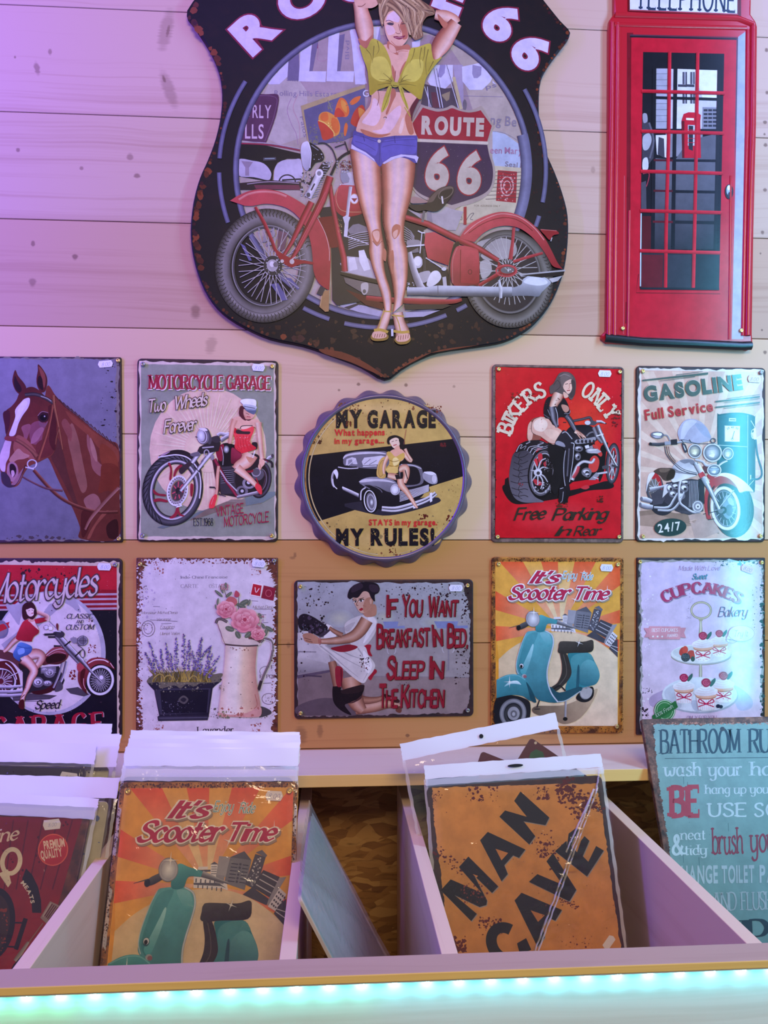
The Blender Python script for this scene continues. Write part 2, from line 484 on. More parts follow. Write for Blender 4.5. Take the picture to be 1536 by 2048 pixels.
# single-line letters: cap height 10, x-height 6.6; '~' smooth, '@' smooth and closed
SK = {
 'A': (8, '0 0 4 10|4 10 8 0|1.5 3.5 6.5 3.5'), 'B': (6.8, '0 0 0 10|~0 10 2 10 5 9.4 5.8 7.6 5 5.9 2.4 5.3 0 5.3|~0 5.3 3 5.3 6 4.6 6.8 2.7 5.8 .7 3 0 0 0'),
 'C': (7, '~7 8 5.6 9.7 3.6 10 1.1 8.4 .2 5 1.1 1.5 3.6 0 5.8 .4 7 2'), 'D': (7.4, '0 0 0 10|~0 10 2.4 10 5.6 9 7.3 5 5.6 1 2.4 0 0 0'),
 'E': (6, '0 0 0 10|0 10 6 10|0 5.2 4.6 5.2|0 0 6 0'), 'F': (5.8, '0 0 0 10|0 10 5.8 10|0 5.2 4.4 5.2'),
 'G': (7.6, '~7 8 5.6 9.7 3.6 10 1.1 8.4 .2 5 1.1 1.5 3.6 0 5.8 .4 7.2 1.6|7.2 0 7.2 4.4|4.6 4.4 7.4 4.4'), 'H': (7.2, '0 0 0 10|7.2 0 7.2 10|0 5.2 7.2 5.2'),
 'I': (.6, '.3 0 .3 10'), 'J': (4.4, '~4.4 10 4.4 3 3.6 .5 1.6 0 0 1.4'), 'K': (7, '0 0 0 10|6.6 10 0 4|2.2 5.8 7 0'), 'L': (6, '0 10 0 0|0 0 6 0'),
 'M': (8.8, '0 0 .3 10|.3 10 4.4 1|4.4 1 8.5 10|8.5 10 8.8 0'), 'N': (7.2, '0 0 0 10|0 10 7.2 0|7.2 0 7.2 10'), 'O': (8, '@4 10 1.2 8.5 0 5 1.2 1.5 4 0 6.8 1.5 8 5 6.8 8.5'),
 'P': (6.4, '0 0 0 10|~0 10 2.5 10 5.6 9.4 6.4 7.4 5.4 5.4 2.5 4.8 0 4.8'), 'Q': (8, '@4 10 1.2 8.5 0 5 1.2 1.5 4 0 6.8 1.5 8 5 6.8 8.5|4.5 2.6 8.4 -1.2'),
 'R': (7, '0 0 0 10|~0 10 2.5 10 5.4 9.4 6.2 7.5 5.2 5.6 2.5 5 0 5|3 5 7 0'), 'S': (6.2, '~5.9 8.2 5 9.7 3 10 1 9.2 .5 7.4 1.6 6 4.4 4.7 5.9 3.2 5.7 1.2 3.4 0 1.2 .4 0 2'),
 'T': (7.4, '0 10 7.4 10|3.7 10 3.7 0'), 'U': (7, '~0 10 0 3.6 .9 1 3.5 0 6.1 1 7 3.6 7 10'), 'V': (8, '0 10 4 0|4 0 8 10'), 'W': (11, '0 10 2.8 0|2.8 0 5.5 9.4|5.5 9.4 8.2 0|8.2 0 11 10'),
 'X': (7, '0 10 7 0|0 0 7 10'), 'Y': (7.6, '0 10 3.8 5|7.6 10 3.8 5|3.8 5 3.8 0'), 'Z': (6.6, '0 10 6.6 10|6.6 10 0 0|0 0 6.6 0'),
 'a': (5.6, '@4.6 5.4 2.6 6.6 .6 5.2 0 3.2 .6 1 2.4 0 4.6 1.6|~4.8 6.5 4.7 1.4 5.2 .1 6.2 .6'), 'b': (5.2, '0 10 0 .2|~0 4.6 1.6 6.4 3.4 6.4 5 5 5.2 3 4.4 .8 2.4 0 .6 .6 0 1.6'),
 'c': (4.6, '~4.4 5.4 3.2 6.6 1.6 6.2 .2 4.4 .2 2.2 1.4 .3 3 0 4.8 1.2'), 'd': (5.4, '@4.7 5.2 2.8 6.6 .8 5.4 0 3.2 .7 .9 2.6 0 4.7 1.6|~4.9 10.2 4.8 1.2 5.2 .1 6 .5'),
 'e': (4.8, '~.3 3.3 4.6 3.8 4.2 5.8 2.6 6.6 .9 5.6 0 3.2 .8 .9 2.6 0 4.9 1.4'), 'f': (3.6, '~4 9 3 10.2 1.8 9.4 1.4 7.4 1.4 0|0 6.2 3.4 6.2'),
 'g': (5.4, '@4.6 5.4 2.6 6.6 .6 5.2 0 3.4 .6 1.4 2.4 .4 4.6 2|~4.8 6.5 4.8 -.6 4 -2.8 2 -3.2 .4 -2'), 'h': (5.2, '0 0 0 10|~0 4.2 1.4 6 3 6.6 4.6 5.6 4.9 3.6 4.8 1.2 5.2 .1 6 .5'),
 'i': (.8, '~.3 6.5 .3 1.4 .8 .1 1.6 .6|.3 8.8 .35 9.4'), 'j': (1.4, '~1.2 6.5 1.2 -.8 .5 -2.8 -1.2 -3 -2 -2|1.2 8.8 1.25 9.4'), 'k': (4.8, '0 0 0 10|4.4 6.5 0 2.6|~1.6 3.9 4 .4 5.2 .2'),
 'l': (.8, '~.3 10 .2 1.4 .7 .1 1.5 .6'), 'm': (8.6, '0 0 0 6.5|~0 4.2 1.3 6 2.6 6.6 4 5.8 4.2 4 4.2 0|~4.2 4.2 5.5 6 6.8 6.6 8.2 5.8 8.4 4 8.3 1.2 8.7 .1 9.5 .5'),
 'n': (5.2, '0 0 0 6.5|~0 4.2 1.4 6 3 6.6 4.6 5.6 4.9 3.6 4.8 1.2 5.2 .1 6 .5'), 'o': (5.4, '@2.7 6.6 .8 5.5 0 3.3 .8 1 2.7 0 4.6 1 5.4 3.3 4.6 5.5'), 'p': (5.2, '0 6.5 0 -3|~0 4.6 1.6 6.4 3.4 6.4 5 5 5.2 3 4.4 .8 2.4 0 .6 .6 0 1.6'),
 'q': (5.2, '5 6.5 5 -3|@4.7 5.2 2.8 6.6 .8 5.4 0 3.2 .7 .9 2.6 0 4.7 1.6'), 'r': (3.8, '0 0 0 6.5|~0 4 1.2 5.8 2.6 6.6 3.8 5.8'), 's': (4.2, '~4 5.4 2.8 6.6 1 6 .7 4.6 2.2 3.6 3.8 2.6 4 1 2.4 0 .8 .2 0 1.2'),
 't': (3.2, '~1.3 9 1.2 1.6 1.8 .1 3.4 .8|0 6.2 3.2 6.2'), 'u': (5.4, '~0 6.5 0 2 .8 .2 2.6 0 4.4 1.4 4.9 3|~4.9 6.5 4.8 1.2 5.3 .1 6.1 .5'), 'v': (5, '0 6.5 2.4 0|2.4 0 5 6.5'),
 'w': (7.6, '~0 6.5 .4 1.6 1.8 0 3.6 1.6 3.9 4|~3.9 4 4.2 1.4 5.6 0 7.2 2 7.6 6.4'), 'x': (5, '0 6.5 5 0|0 0 5 6.5'), 'y': (5.2, '~0 6.5 0 2.2 1 .4 2.8 .4 4.6 2 4.9 4|~4.9 6.5 4.9 -.6 4 -2.8 2 -3.2 .4 -2'), 'z': (4.6, '0 6.4 4.6 6.4|4.6 6.4 0 0|0 0 4.6 0'),
 '0': (5.8, '@2.9 10 .8 8.4 0 5 .8 1.6 2.9 0 5 1.6 5.8 5 5 8.4'), '1': (2.4, '0 8 2 10|2 10 2 0'), '2': (5.8, '~.2 7.6 1.2 9.6 3.2 10 5.2 8.8 5.4 6.8 4 4.4 0 0|0 0 5.8 0'), '4': (6, '4.4 0 4.4 10|4.4 10 0 3.2|0 3.2 6.4 3.2'),
 '6': (5.8, '~5 8.8 3.6 10 1.8 9 .4 6.4 0 3.6 .6 1 2.8 0 5 1 5.7 3.2 4.9 5.4 2.8 6.2 .8 5 .2 3.6'), '7': (5.6, '0 10 5.6 10|5.6 10 2 0'), '8': (5.6, '@2.8 10 .9 9 .6 7.4 2.8 5.4 5.2 3.4 5.4 1.4 2.8 0 .2 1.4 .4 3.4 2.8 5.4 5 7.4 4.7 9'),
 '9': (5.8, '~.6 1.2 2.2 0 4 1 5.4 3.6 5.8 6.4 5.2 9 3 10 .8 9 .1 6.8 .9 4.6 3 3.8 5 5 5.6 6.4'), '.': (.8, '.3 0 .4 .5'), ',': (.8, '.4 .4 0 -1.4'), '!': (.8, '.3 3 .3 10|.3 0 .35 .6'), "'": (.8, '.6 10 .2 7.6'), '/': (5, '0 -1 5 10.6'),
 '-': (3, '0 3.6 3 3.6'), '&': (7.6, '~7.4 4.4 5 .8 2.4 0 .2 1.4 .6 3.8 3.6 6 4.4 8.2 3 10 1.4 8.6 2.2 6.2 7.6 0'), '%': (8, '0 0 7 10|@1.6 9.6 .4 8 1.6 6.4 2.8 8|@5.6 3.4 4.4 1.8 5.6 0 6.8 1.8'),
}
STY = {  # thick, thin, nib angle, serif, serif length, shear
 'serif': (1.7, .55, 8, 1, 1.3, 0), 'serifb': (2.5, .8, 5, 1, 1.2, 0), 'slab': (2.2, 1.1, 0, 2, 1.3, 0), 'light': (1.1, .45, 10, 1, .9, 0), 'serifi': (1.7, .6, 10, 1, .9, .28),
 'script': (1.55, .7, 35, 0, 0, .36), 'scriptb': (2.1, 1.05, 35, 0, 0, .38), 'thin': (.75, .6, 30, 0, 0, .3), 'hand': (1.5, 1.0, 40, 0, 0, .2), 'round': (1.9, 1.9, 0, 0, 0, 0), 'comic': (2.2, 1.35, 60, 0, 0, .12),
}
_gc = {}


def glyph(ch, font, fat=0.0):
    """(width, [(verts, faces)]) with cap height 10"""
    key = (ch, font, fat)
    if key in _gc:
        return _gc[key]
    if font[:3] == 'gro':               # plain grotesque letters, 'groNN' = boldness
        cu = bpy.data.curves.new('g', 'FONT')
        cu.body = ch
        cu.resolution_u = 6
        cu.offset = int(font[3:]) / 1000.0 + fat
        ob = bpy.data.objects.new('g', cu)
        me = bpy.data.meshes.new_from_object(ob)
        s = 10 / 0.727
        vs = [(v.co.x * s, v.co.y * s) for v in me.vertices]
        fs = [tuple(p.vertices) for p in me.polygons]
        bpy.data.objects.remove(ob)
        bpy.data.curves.remove(cu)
        bpy.data.meshes.remove(me)
        x0 = min(v[0] for v in vs)
        x1 = max(v[0] for v in vs)
        g = (x1 - x0 - 2 * fat * s, [([(x - x0 - fat * s, y) for x, y in vs], fs)])
    else:
        tk, tn, na, ser, sl, sh = STY[font]
        wd, src = SK[ch]
        out = []
        nx, ny = math.cos(R(na)), math.sin(R(na))
        for st in src.split('|'):
            cl = st[0] == '@'
            sm = st[0] in '~@'
            P = nums(st[1:] if sm else st)
            ends = (P[0], P[1], P[-1], P[-2])
            Q = crom(P, cl, 4) if sm else P
            n = len(Q)
            vs, fs = [], []
            for i, (x, y) in enumerate(Q):
                a = Q[i - 1] if (cl or i > 0) else Q[i]
                b = Q[(i + 1) % n] if (cl or i < n - 1) else Q[i]
                dx, dy = b[0] - a[0], b[1] - a[1]
                l = math.hypot(dx, dy) or 1
                dx, dy = dx / l, dy / l
                hw = (tn + (tk - tn) * abs(dx * ny - dy * nx)) / 2 + fat * 13.7
                ex = 0.0
                if not cl and i in (0, n - 1):
                    ex = (hw * .5 if not ser else fat * 13.7) * (-1 if i == 0 else 1)
                vs += [(x - dy * hw + dx * ex, y + dx * hw + dy * ex), (x + dy * hw + dx * ex, y - dx * hw + dy * ex)]
            for i in range(n if cl else n - 1):
                j = (i + 1) % n
                fs.append((2 * i, 2 * i + 1, 2 * j + 1, 2 * j))
            out.append((vs, fs))
            if ser and not cl:
                for (p, q) in ((ends[0], ends[1]), (ends[2], ends[3])):
                    dx, dy = q[0] - p[0], q[1] - p[1]
                    if abs(dy) > abs(dx) * .9 and (min(abs(p[1] - k) for k in (0, 10, 6.5, 10.2, -3)) < .3):
                        hh = tn * (1.5 if ser == 2 else .8) / 2 + fat * 13.7
                        hl = tk / 2 + sl + fat * 13.7
                        yy = p[1] + (hh if dy > 0 else -hh)
                        out.append(([(p[0] - hl, yy - hh), (p[0] + hl, yy - hh), (p[0] + hl, yy + hh), (p[0] - hl, yy + hh)], [(0, 1, 2, 3)]))
                    elif abs(dx) > abs(dy) * 2 and ch in 'EFLTZ':      # beaks on the arms
                        hl = tk * .9
                        sgn = -1 if p[1] > 8 else (1 if p[1] < 2 else 0)
                        if sgn and not (ch in 'EFL' and p[0] < 1):
                            out.append(([(p[0] - tn / 2, p[1]), (p[0] + tn / 2, p[1]), (p[0] + tn / 2, p[1] + sgn * hl), (p[0] - tn / 2, p[1] + sgn * hl)], [(0, 1, 2, 3)]))
        if sh:
            out = [([(x + y * sh, y) for x, y in vs], fs) for vs, fs in out]
        g = (wd, out)
    _gc[key] = g
    return g


class Art:
    """collects printed shapes given in the pixel frame of a photo crop and lays them on a sign's face"""
    def __init__(s, root, crop, t, mat='print', dz=8e-6, gain=1.15):
        s.root, s.mw = root, root.matrix_basis.copy()
        s.inv = s.mw.inverted()
        s.ox, s.oy, s.k = crop
        s.n = s.mw.to_3x3() @ Vector((0, -1, 0))
        s.p0 = s.mw @ Vector((0, -t, 0))
        s.z, s.dz, s.th = 0.0, dz, t
        s.mat, s.parts, s.cur, s.gain = mat, [], None, gain
        s.clip, s.lines, s.lkey, s.cool = None, {}, None, 1.0

    def part(s, name):
        s.cur = (name, [], [], [])
        s.parts.append(s.cur)
        return s

    def loc(s, x, y):
        d = ray(s.ox + x / s.k, s.oy + y / s.k)
        t = (s.p0 - CAM).dot(s.n) / d.dot(s.n)
        q = s.inv @ (CAM + d * t)
        return q.x, q.z

    def raw(s, pts, faces, cols, up=0.0):
        _, V, Fc, K = s.cur
        b = len(V)
        y = -s.th - s.z - up
        e = min(5e-8, 5e-6 / max(1, len(pts)))
        for i, (x, yy) in enumerate(pts):
            if s.clip:
                cx, cy, cr = s.clip
                ux, uy = s.ox + x / s.k - cx, s.oy + yy / s.k - cy
                l = math.hypot(ux, uy)
                if l > cr:
                    x, yy = (cx + ux / l * cr - s.ox) * s.k, (cy + uy / l * cr - s.oy) * s.k
            lx, lz = s.loc(x, yy)
            V.append((lx, y - i * e, lz))
        Fc += [tuple(b + i for i in f) for f in faces]
        g = s.gain
        if s.cool != 1.0:                       # pulls the teal paint a little towards blue
            cols = [(c[0], c[1] * s.cool, c[2]) if c[1] > c[0] * 1.5 and c[2] > c[1] * .7 else c for c in cols]
        K += [(min(c[0] * g, .9), min(c[1] * g, .9), min(c[2] * g, .9), 1.0) for c in cols]

    def step(s):
        s.z += s.dz

    def cols(s, col, P):
        if isinstance(col, str):
            return [C(col)] * len(P)
        a, b, ang = C(col[0]), C(col[1]), R(col[2])        # linear gradient, 90 = downwards
        v = [x * math.cos(ang) + y * math.sin(ang) for x, y in P]
        lo, hi = min(v), max(v)
        return [tuple(p + (q - p) * ((k - lo) / ((hi - lo) or 1)) for p, q in zip(a, b)) for k in v]

    def p(s, col, pts, sm=0):
        s.step()
        P = nums(pts) if isinstance(pts, str) else pts
        if sm:
            P = crom(P, True, sm if sm > 1 else 4)
        s.raw(P, [tuple(range(len(P)))], s.cols(col, P))

    def q(s, col, pts):
        s.p(col, pts, 4)

    def band(s, cc, L_, M_):
        """strip between two polylines, colours cc across"""
        n = len(cc)
        s.step()
        P, K, Fc = [], [], []
        cc = [C(c) for c in cc]
        for a, b in zip(L_, M_):
            for i in range(n):
                f = i / (n - 1)
                P.append((a[0] + (b[0] - a[0]) * f, a[1] + (b[1] - a[1]) * f))
                K.append(cc[i])
        for r in range(len(L_) - 1):
            for i in range(n - 1):
                Fc.append((r * n + i, r * n + i + 1, (r + 1) * n + i + 1, (r + 1) * n + i))
        s.raw(P, Fc, K)

    def l(s, col, w, pts, sm=0, cap=1):
        """line of width w, one colour or several across; pts 'x y ...'; w may be (w0, w1)"""
        P = nums(pts) if isinstance(pts, str) else list(pts)
        if sm:
            P = crom(P, False, 4)
        n = len(P)
        w0, w1 = w if isinstance(w, tuple) else (w, w)
        A, B = [], []
        for i in range(n):
            a, b = P[max(0, i - 1)], P[min(n - 1, i + 1)]
            dx, dy = b[0] - a[0], b[1] - a[1]
            l = math.hypot(dx, dy) or 1
            hw = (w0 + (w1 - w0) * i / (n - 1)) / 2
            dx, dy = dx / l * hw, dy / l * hw
            x, y = P[i]
            if cap and i in (0, n - 1):
                e = -.35 if i == 0 else .35
                x, y = x + dx * e, y + dy * e
            A.append((x + dy, y - dx))
            B.append((x - dy, y + dx))
        s.band([col, col] if isinstance(col, str) else col, A, B)

    def tube(s, cc, pts, sm=1):
        """limb: 'x y w x y w ...', colours cc across"""
        v = [float(a) for a in pts.split()]
        T = list(zip(v[0::3], v[1::3], v[2::3]))
        if sm:
            T = crom(T, False, 4)
        n = len(T)
        A, B = [], []
        for i in range(n):
            a, b = T[max(0, i - 1)], T[min(n - 1, i + 1)]
            dx, dy = b[0] - a[0], b[1] - a[1]
            l = math.hypot(dx, dy) or 1
            dx, dy = dx / l * T[i][2] / 2, dy / l * T[i][2] / 2
            A.append((T[i][0] + dy, T[i][1] - dx))
            B.append((T[i][0] - dy, T[i][1] + dx))
        s.band([cc, cc] if isinstance(cc, str) else cc, A, B)

    def ell(s, cx, cy, rx, ry, rot=0, n=36, a0=0, a1=360):
        c_, s_ = math.cos(R(rot)), math.sin(R(rot))
        o = []
        m = n if a1 - a0 >= 360 else n + 1
        for i in range(m):
            a = R(a0 + (a1 - a0) * i / n)
            x, y = rx * math.cos(a), ry * math.sin(a)
            o.append((cx + x * c_ - y * s_, cy + x * s_ + y * c_))
        return o

    def e(s, col, cx, cy, rx, ry=None, rot=0, n=28):
        s.p(col, s.ell(cx, cy, rx, ry or rx, rot, n))

    def glow(s, c0, c1, cx, cy, rx, ry=None, rot=0, n=28):
        s.step()
        P = [(cx, cy)] + s.ell(cx, cy, rx, ry or rx, rot, n)
        s.raw(P, [(0, i + 1, (i + 1) % n + 1) for i in range(n)], [C(c0)] + [C(c1)] * n)

    def ring(s, cc, cx, cy, rx, ry, w, rot=0, a0=0, a1=360, n=40):
        """elliptical ring, outer radii rx ry, thickness w (or (wx, wy)), colours from the outside in"""
        wx, wy = w if isinstance(w, tuple) else (w, w)
        A = s.ell(cx, cy, rx, ry, rot, n, a0, a1)
        B = s.ell(cx, cy, rx - wx, ry - wy, rot, n, a0, a1)
        if a1 - a0 >= 360:
            A.append(A[0])
            B.append(B[0])
        s.band([cc, cc] if isinstance(cc, str) else cc, A, B)

    def spokes(s, col, w, cx, cy, r0, r1, n, k=1.0, rot=0, ph=0, cross=0):
        for i in range(n):
            a = R(ph + 360.0 * i / n)
            b = a + cross * (1 if i % 2 else -1)
            c_, s_ = math.cos(R(rot)), math.sin(R(rot))
            pt = []
            for r, an in ((r0, b), (r1, a)):
                x, y = r * math.cos(an) * k, r * math.sin(an)
                pt.append((cx + x * c_ - y * s_, cy + x * s_ + y * c_))
            s.l(col, w, pt, cap=0)

    def rag(s, col, pts, amp, n=24, seed=1):
        """polygon with a torn edge: each side split into n and shaken inwards and outwards"""
        rd = random.Random(seed)
        P = nums(pts)
        out = []
        for i in range(len(P)):
            a, b = P[i], P[(i + 1) % len(P)]
            dx, dy = b[0] - a[0], b[1] - a[1]
            l = math.hypot(dx, dy)
            v = 0.0
            for j in range(n):
                f = j / n
                v = v * .55 + rd.uniform(-1, 1) * amp
                if rd.random() < .08: v += rd.choice((-1, 1)) * amp * 1.4
                out.append((a[0] + dx * f - dy / l * v, a[1] + dy * f + dx / l * v))
        s.p(col, out)

    def splat(s, col, n, x0, y0, x1, y1, r0, r1, seed=1, inside=None, asp=1.0):
        rd = random.Random(seed)
        s.step()
        for _ in range(n):
            x, y = rd.uniform(x0, x1), rd.uniform(y0, y1)
            if inside and not inside(x, y):
                continue
            r = r0 + (r1 - r0) * rd.random() ** 3
            x, y = min(max(x, x0 + r * asp), max(x1 - r * asp, x0 + r * asp)), min(max(y, y0 + r), max(y1 - r, y0 + r))
            m = rd.randint(5, 7)
            a = rd.uniform(0, 6.28)
            P = [(x + asp * r * rd.uniform(.4, 1.2) * math.cos(a + 6.283 * i / m), y + r * rd.uniform(.4, 1.2) * math.sin(a + 6.283 * i / m)) for i in range(m)]
            s.raw(P, [tuple(range(m))], [C(col)] * m, rd.random() * 8e-6)

    def t(s, txt, x0, y0, x1, y1, h, col, font='gro25', fat=0.0, sp=1.4, arc=None, rough=0, dx=0, dy=0, h1=None):
        """text from baseline point (x0,y0) to (x1,y1) with capitals h high; arc=(cx,cy,r,a0,a1) instead bends it"""
        if s.cur[0] == 'lettering':            # every line of writing is a part of its own
            key = s.lkey or (txt, round(y0 / 60))
            if s.cur[1] and s.lines.get(key) is not s.cur:
                s.cur = s.lines.get(key) or s.part('lettering').cur
            s.lines[key] = s.cur
        s.step()
        W_, pos = 0.0, []
        last = None
        for ch in txt:
            if ch == ' ':
                W_ += 3.6
                continue
            g = glyph(ch, font)
            pos.append((ch, W_, g[0]))
            W_ += g[0] + sp
        W_ -= sp
        rd = random.Random(len(txt))
        for i, (ch, gx, gw) in enumerate(pos):
            g = glyph(ch, font, fat)
            jig = (rd.uniform(-1, 1) * rough, rd.uniform(-1, 1) * rough) if rough else (0, 0)
            for j, (vs, fs) in enumerate(g[1]):
                if arc:
                    cx, cy, r, a0, a1 = arc
                    P = []
                    ac = a0 + (a1 - a0) * ((gx + gw / 2) / W_)
                    ks = abs(R(a1 - a0)) * r / W_ * (1 if a1 > a0 else 1)
                    for (x, y) in vs:
                        u = (x - gw / 2) * ks
                        v = r + y * h / 10 * (1 if a1 > a0 else -1)
                        ca, sa = math.cos(R(ac)), math.sin(R(ac))
                        sg = 1 if a1 > a0 else -1
                        P.append((cx + v * ca - sg * u * sa + dx, cy + v * sa + sg * u * ca + dy))
                else:
                    ux, uy = (x1 - x0) / W_, (y1 - y0) / W_
                    l = math.hypot(ux, uy)
                    hh = [h / 10 + ((h1 - h) / 10 * (gx + x) / W_ if h1 else 0) for x, y in vs]
                    P = [(x0 + (gx + x) * ux + y * k * uy / l + jig[0] + dx, y0 + (gx + x) * uy - y * k * ux / l + jig[1] + dy) for (x, y), k in zip(vs, hh)]
                s.raw(P, fs, [C(col)] * len(P), (j % 3 + 3 * (i % 2)) * 2e-6)
        s.z += 1.2e-5

    def build(s, ren=None):
        out = {}
        for (name, V, Fc, K) in s.parts:
            if not V:
                continue
            me = bpy.data.meshes.new(name)
            me.from_pydata(V, [], Fc)
            me.update()
            ca = me.color_attributes.new('ink', 'FLOAT_COLOR', 'POINT')
            ca.data.foreach_set('color', [c for k in K for c in k])
            me.materials.append(M[s.mat])
            o = bpy.data.objects.new(name, me)
            COL.objects.link(o)
            o.parent = s.root
            out[name] = o
        return out


# ------------------------------------------------------------------ tin plates
def rrect(w, h, r, n=5):
    P = []
    for (cx, cy, a) in ((w / 2 - r, h / 2 - r, 0), (-w / 2 + r, h / 2 - r, 90), (-w / 2 + r, -h / 2 + r, 180), (w / 2 - r, -h / 2 + r, 270)):
        for i in range(n + 1):
            b = R(a + 90 * i / n)
            P.append((cx + r * math.cos(b), cy + r * math.sin(b)))
    return P


def pressed(name, outline, t, mat, parent, bev=0.0015, back=0.0):
    """plate with a rounded front edge; outline in local x, z; front at y=-t, back at y=-back"""
    n = len(outline)
    cx = sum(p[0] for p in outline) / n
    cz = sum(p[1] for p in outline) / n
    V, Fc = [], []
    def off(k):
        o = []
        for i in range(n):
            a, b = outline[i - 1], outline[(i + 1) % n]
            dx, dz = b[0] - a[0], b[1] - a[1]
            l = math.hypot(dx, dz) or 1
            o.append((outline[i][0] - dz / l * k, outline[i][1] + dx / l * k))
        return o
    A = sum(outline[i - 1][0] * outline[i][1] - outline[i][0] * outline[i - 1][1] for i in range(n))
    sg = 1 if A > 0 else -1
    rings = [(0, -back), (0, -t + bev), (bev * .3 * sg, -t + bev * .3), (bev * sg, -t)]
    for k, y in rings:
        V += [(x, y, z) for x, z in off(k)]
    for r in range(len(rings) - 1):
        for i in range(n):
            j = (i + 1) % n
            Fc.append((r * n + i, r * n + j, (r + 1) * n + j, (r + 1) * n + i))
    Fc.append(tuple(range(n)))
    Fc.append(tuple((len(rings) - 1) * n + i for i in range(n)))
    return link(name, V, Fc, mat, parent)


def screw_mesh(mat):
    bm = bmesh.new()
    prof = [(0.0, -.0018), (.0012, -.0018), (.0015, -.0012), (.0019, -.0028), (.0033, -.0024), (.0040, -.0008), (.0040, 0)]
    n = 14
    rows = []
    for r, y in prof:
        rows.append([bm.verts.new((r * math.cos(6.283 * i / n), y, r * math.sin(6.283 * i / n))) for i in range(n)] if r else [bm.verts.new((0, y, 0))])
    for a, b in zip(rows, rows[1:]):
        for i in range(n):
            j = (i + 1) % n
            bm.faces.new((a[0], b[i], b[j]) if len(a) == 1 else (a[i], b[i], b[j], a[j]))
    me = bpy.data.meshes.new('screw')
    bm.to_mesh(me)
    bm.free()
    for p in me.polygons:
        p.use_smooth = True
    me.materials.append(mat)
    return me


SCREW = {'brass': screw_mesh(M['brass']), 'steel': screw_mesh(M['steel'])}


def screw(root, x, z, t, kind='brass'):
    o = bpy.data.objects.new('screw', SCREW[kind])
    COL.objects.link(o)
    o.parent = root
    o.location = (x, -t, z)
    return o


def sticker(root, A, x, y, t, wpx=26, hpx=14, rot=3, faint=1.0, text='8.00'):
    """price sticker with nicked ends, centred on full-frame pixel x, y of the sign's face"""
    sv = (A.ox, A.oy, A.k)
    A.ox, A.oy, A.k = 0, 0, 1.0
    c_, s_ = math.cos(R(rot)), math.sin(R(rot))
    w_, h_ = wpx / 2, hpx / 2
    P = [(-w_ + 3, -h_), (w_ - 3, -h_), (w_ - 1, -h_ * .4), (w_, 0), (w_ - 1, h_ * .4), (w_ - 3, h_), (-w_ + 3, h_), (-w_ + 1, h_ * .4), (-w_, 0), (-w_ + 1, -h_ * .4)]
    L = [A.loc(x + a * c_ - b * s_, y + a * s_ + b * c_) for a, b in P]
    cx = sum(p[0] for p in L) / len(L)
    cz = sum(p[1] for p in L) / len(L)
    y1 = -t - A.z - 0.00006
    n = len(L)
    V = [(a, y1, b) for a, b in L] + [(a, y1 - .00012, b) for a, b in L]
    o = link('price_sticker', V, [tuple(range(n, 2 * n))] + [(i, (i + 1) % n, n + (i + 1) % n, n + i) for i in range(n)], M['sticker'], root)
    if not text:
        A.ox, A.oy, A.k = sv
        return o
    B = Art(root, (0, 0, 1.0), -y1 + .00014, 'ink')
    B.part('handwriting')
    B.t(text, x - 8 * c_ + 3 * -s_, y - 8 * s_ + 4 * c_, x + 8 * c_ - 3 * s_, y + 8 * s_ + 4 * c_, 7, '6a70a8', 'thin', sp=2)
    k = B.build()['handwriting']
    k.parent = o
    A.ox, A.oy, A.k = sv
    return o


SIGN_T = 0.0042


def wall_sign(name, corners, label, cat, group=None, t=SIGN_T, rim='dark_rust', rad=0.008):
    """tin sign hanging on the plank wall; corners TL TR BR BL in pixels"""
    P = [W(x, y, -t) for x, y in corners]
    u = ((P[1] - P[0]) + (P[2] - P[3])) / 2
    v = ((P[0] - P[3]) + (P[1] - P[2])) / 2
    c = (P[0] + P[1] + P[2] + P[3]) / 4
    w_, h_ = u.length, v.length
    ang = (math.atan2(u.z, u.x) + math.atan2(-v.x, v.z)) / 2
    mw = Matrix.Translation((c.x, 0, c.z)) @ Matrix.Rotation(-ang, 4, 'Y')
    root = empty(name, mw, label, cat, group)
    pressed('plate', rrect(w_, h_, rad), t, M[rim], root)
    root['w'], root['h'] = w_, h_
    return root


def screws4(root, t, inset=0.0085, kinds='bbbb', skip=''):
    w_, h_ = root['w'] / 2 - inset, root['h'] / 2 - inset
    for i, (sx, sz) in enumerate(((-1, 1), (1, 1), (1, -1), (-1, -1))):
        if str(i) in skip: continue
        screw(root, sx * w_, sz * h_, t + .0004, 'brass' if kinds[i] == 'b' else 'steel')
# ------------------------------------------------------------------ scooter sign
GRP = 'tin signs hanging on the plank wall'


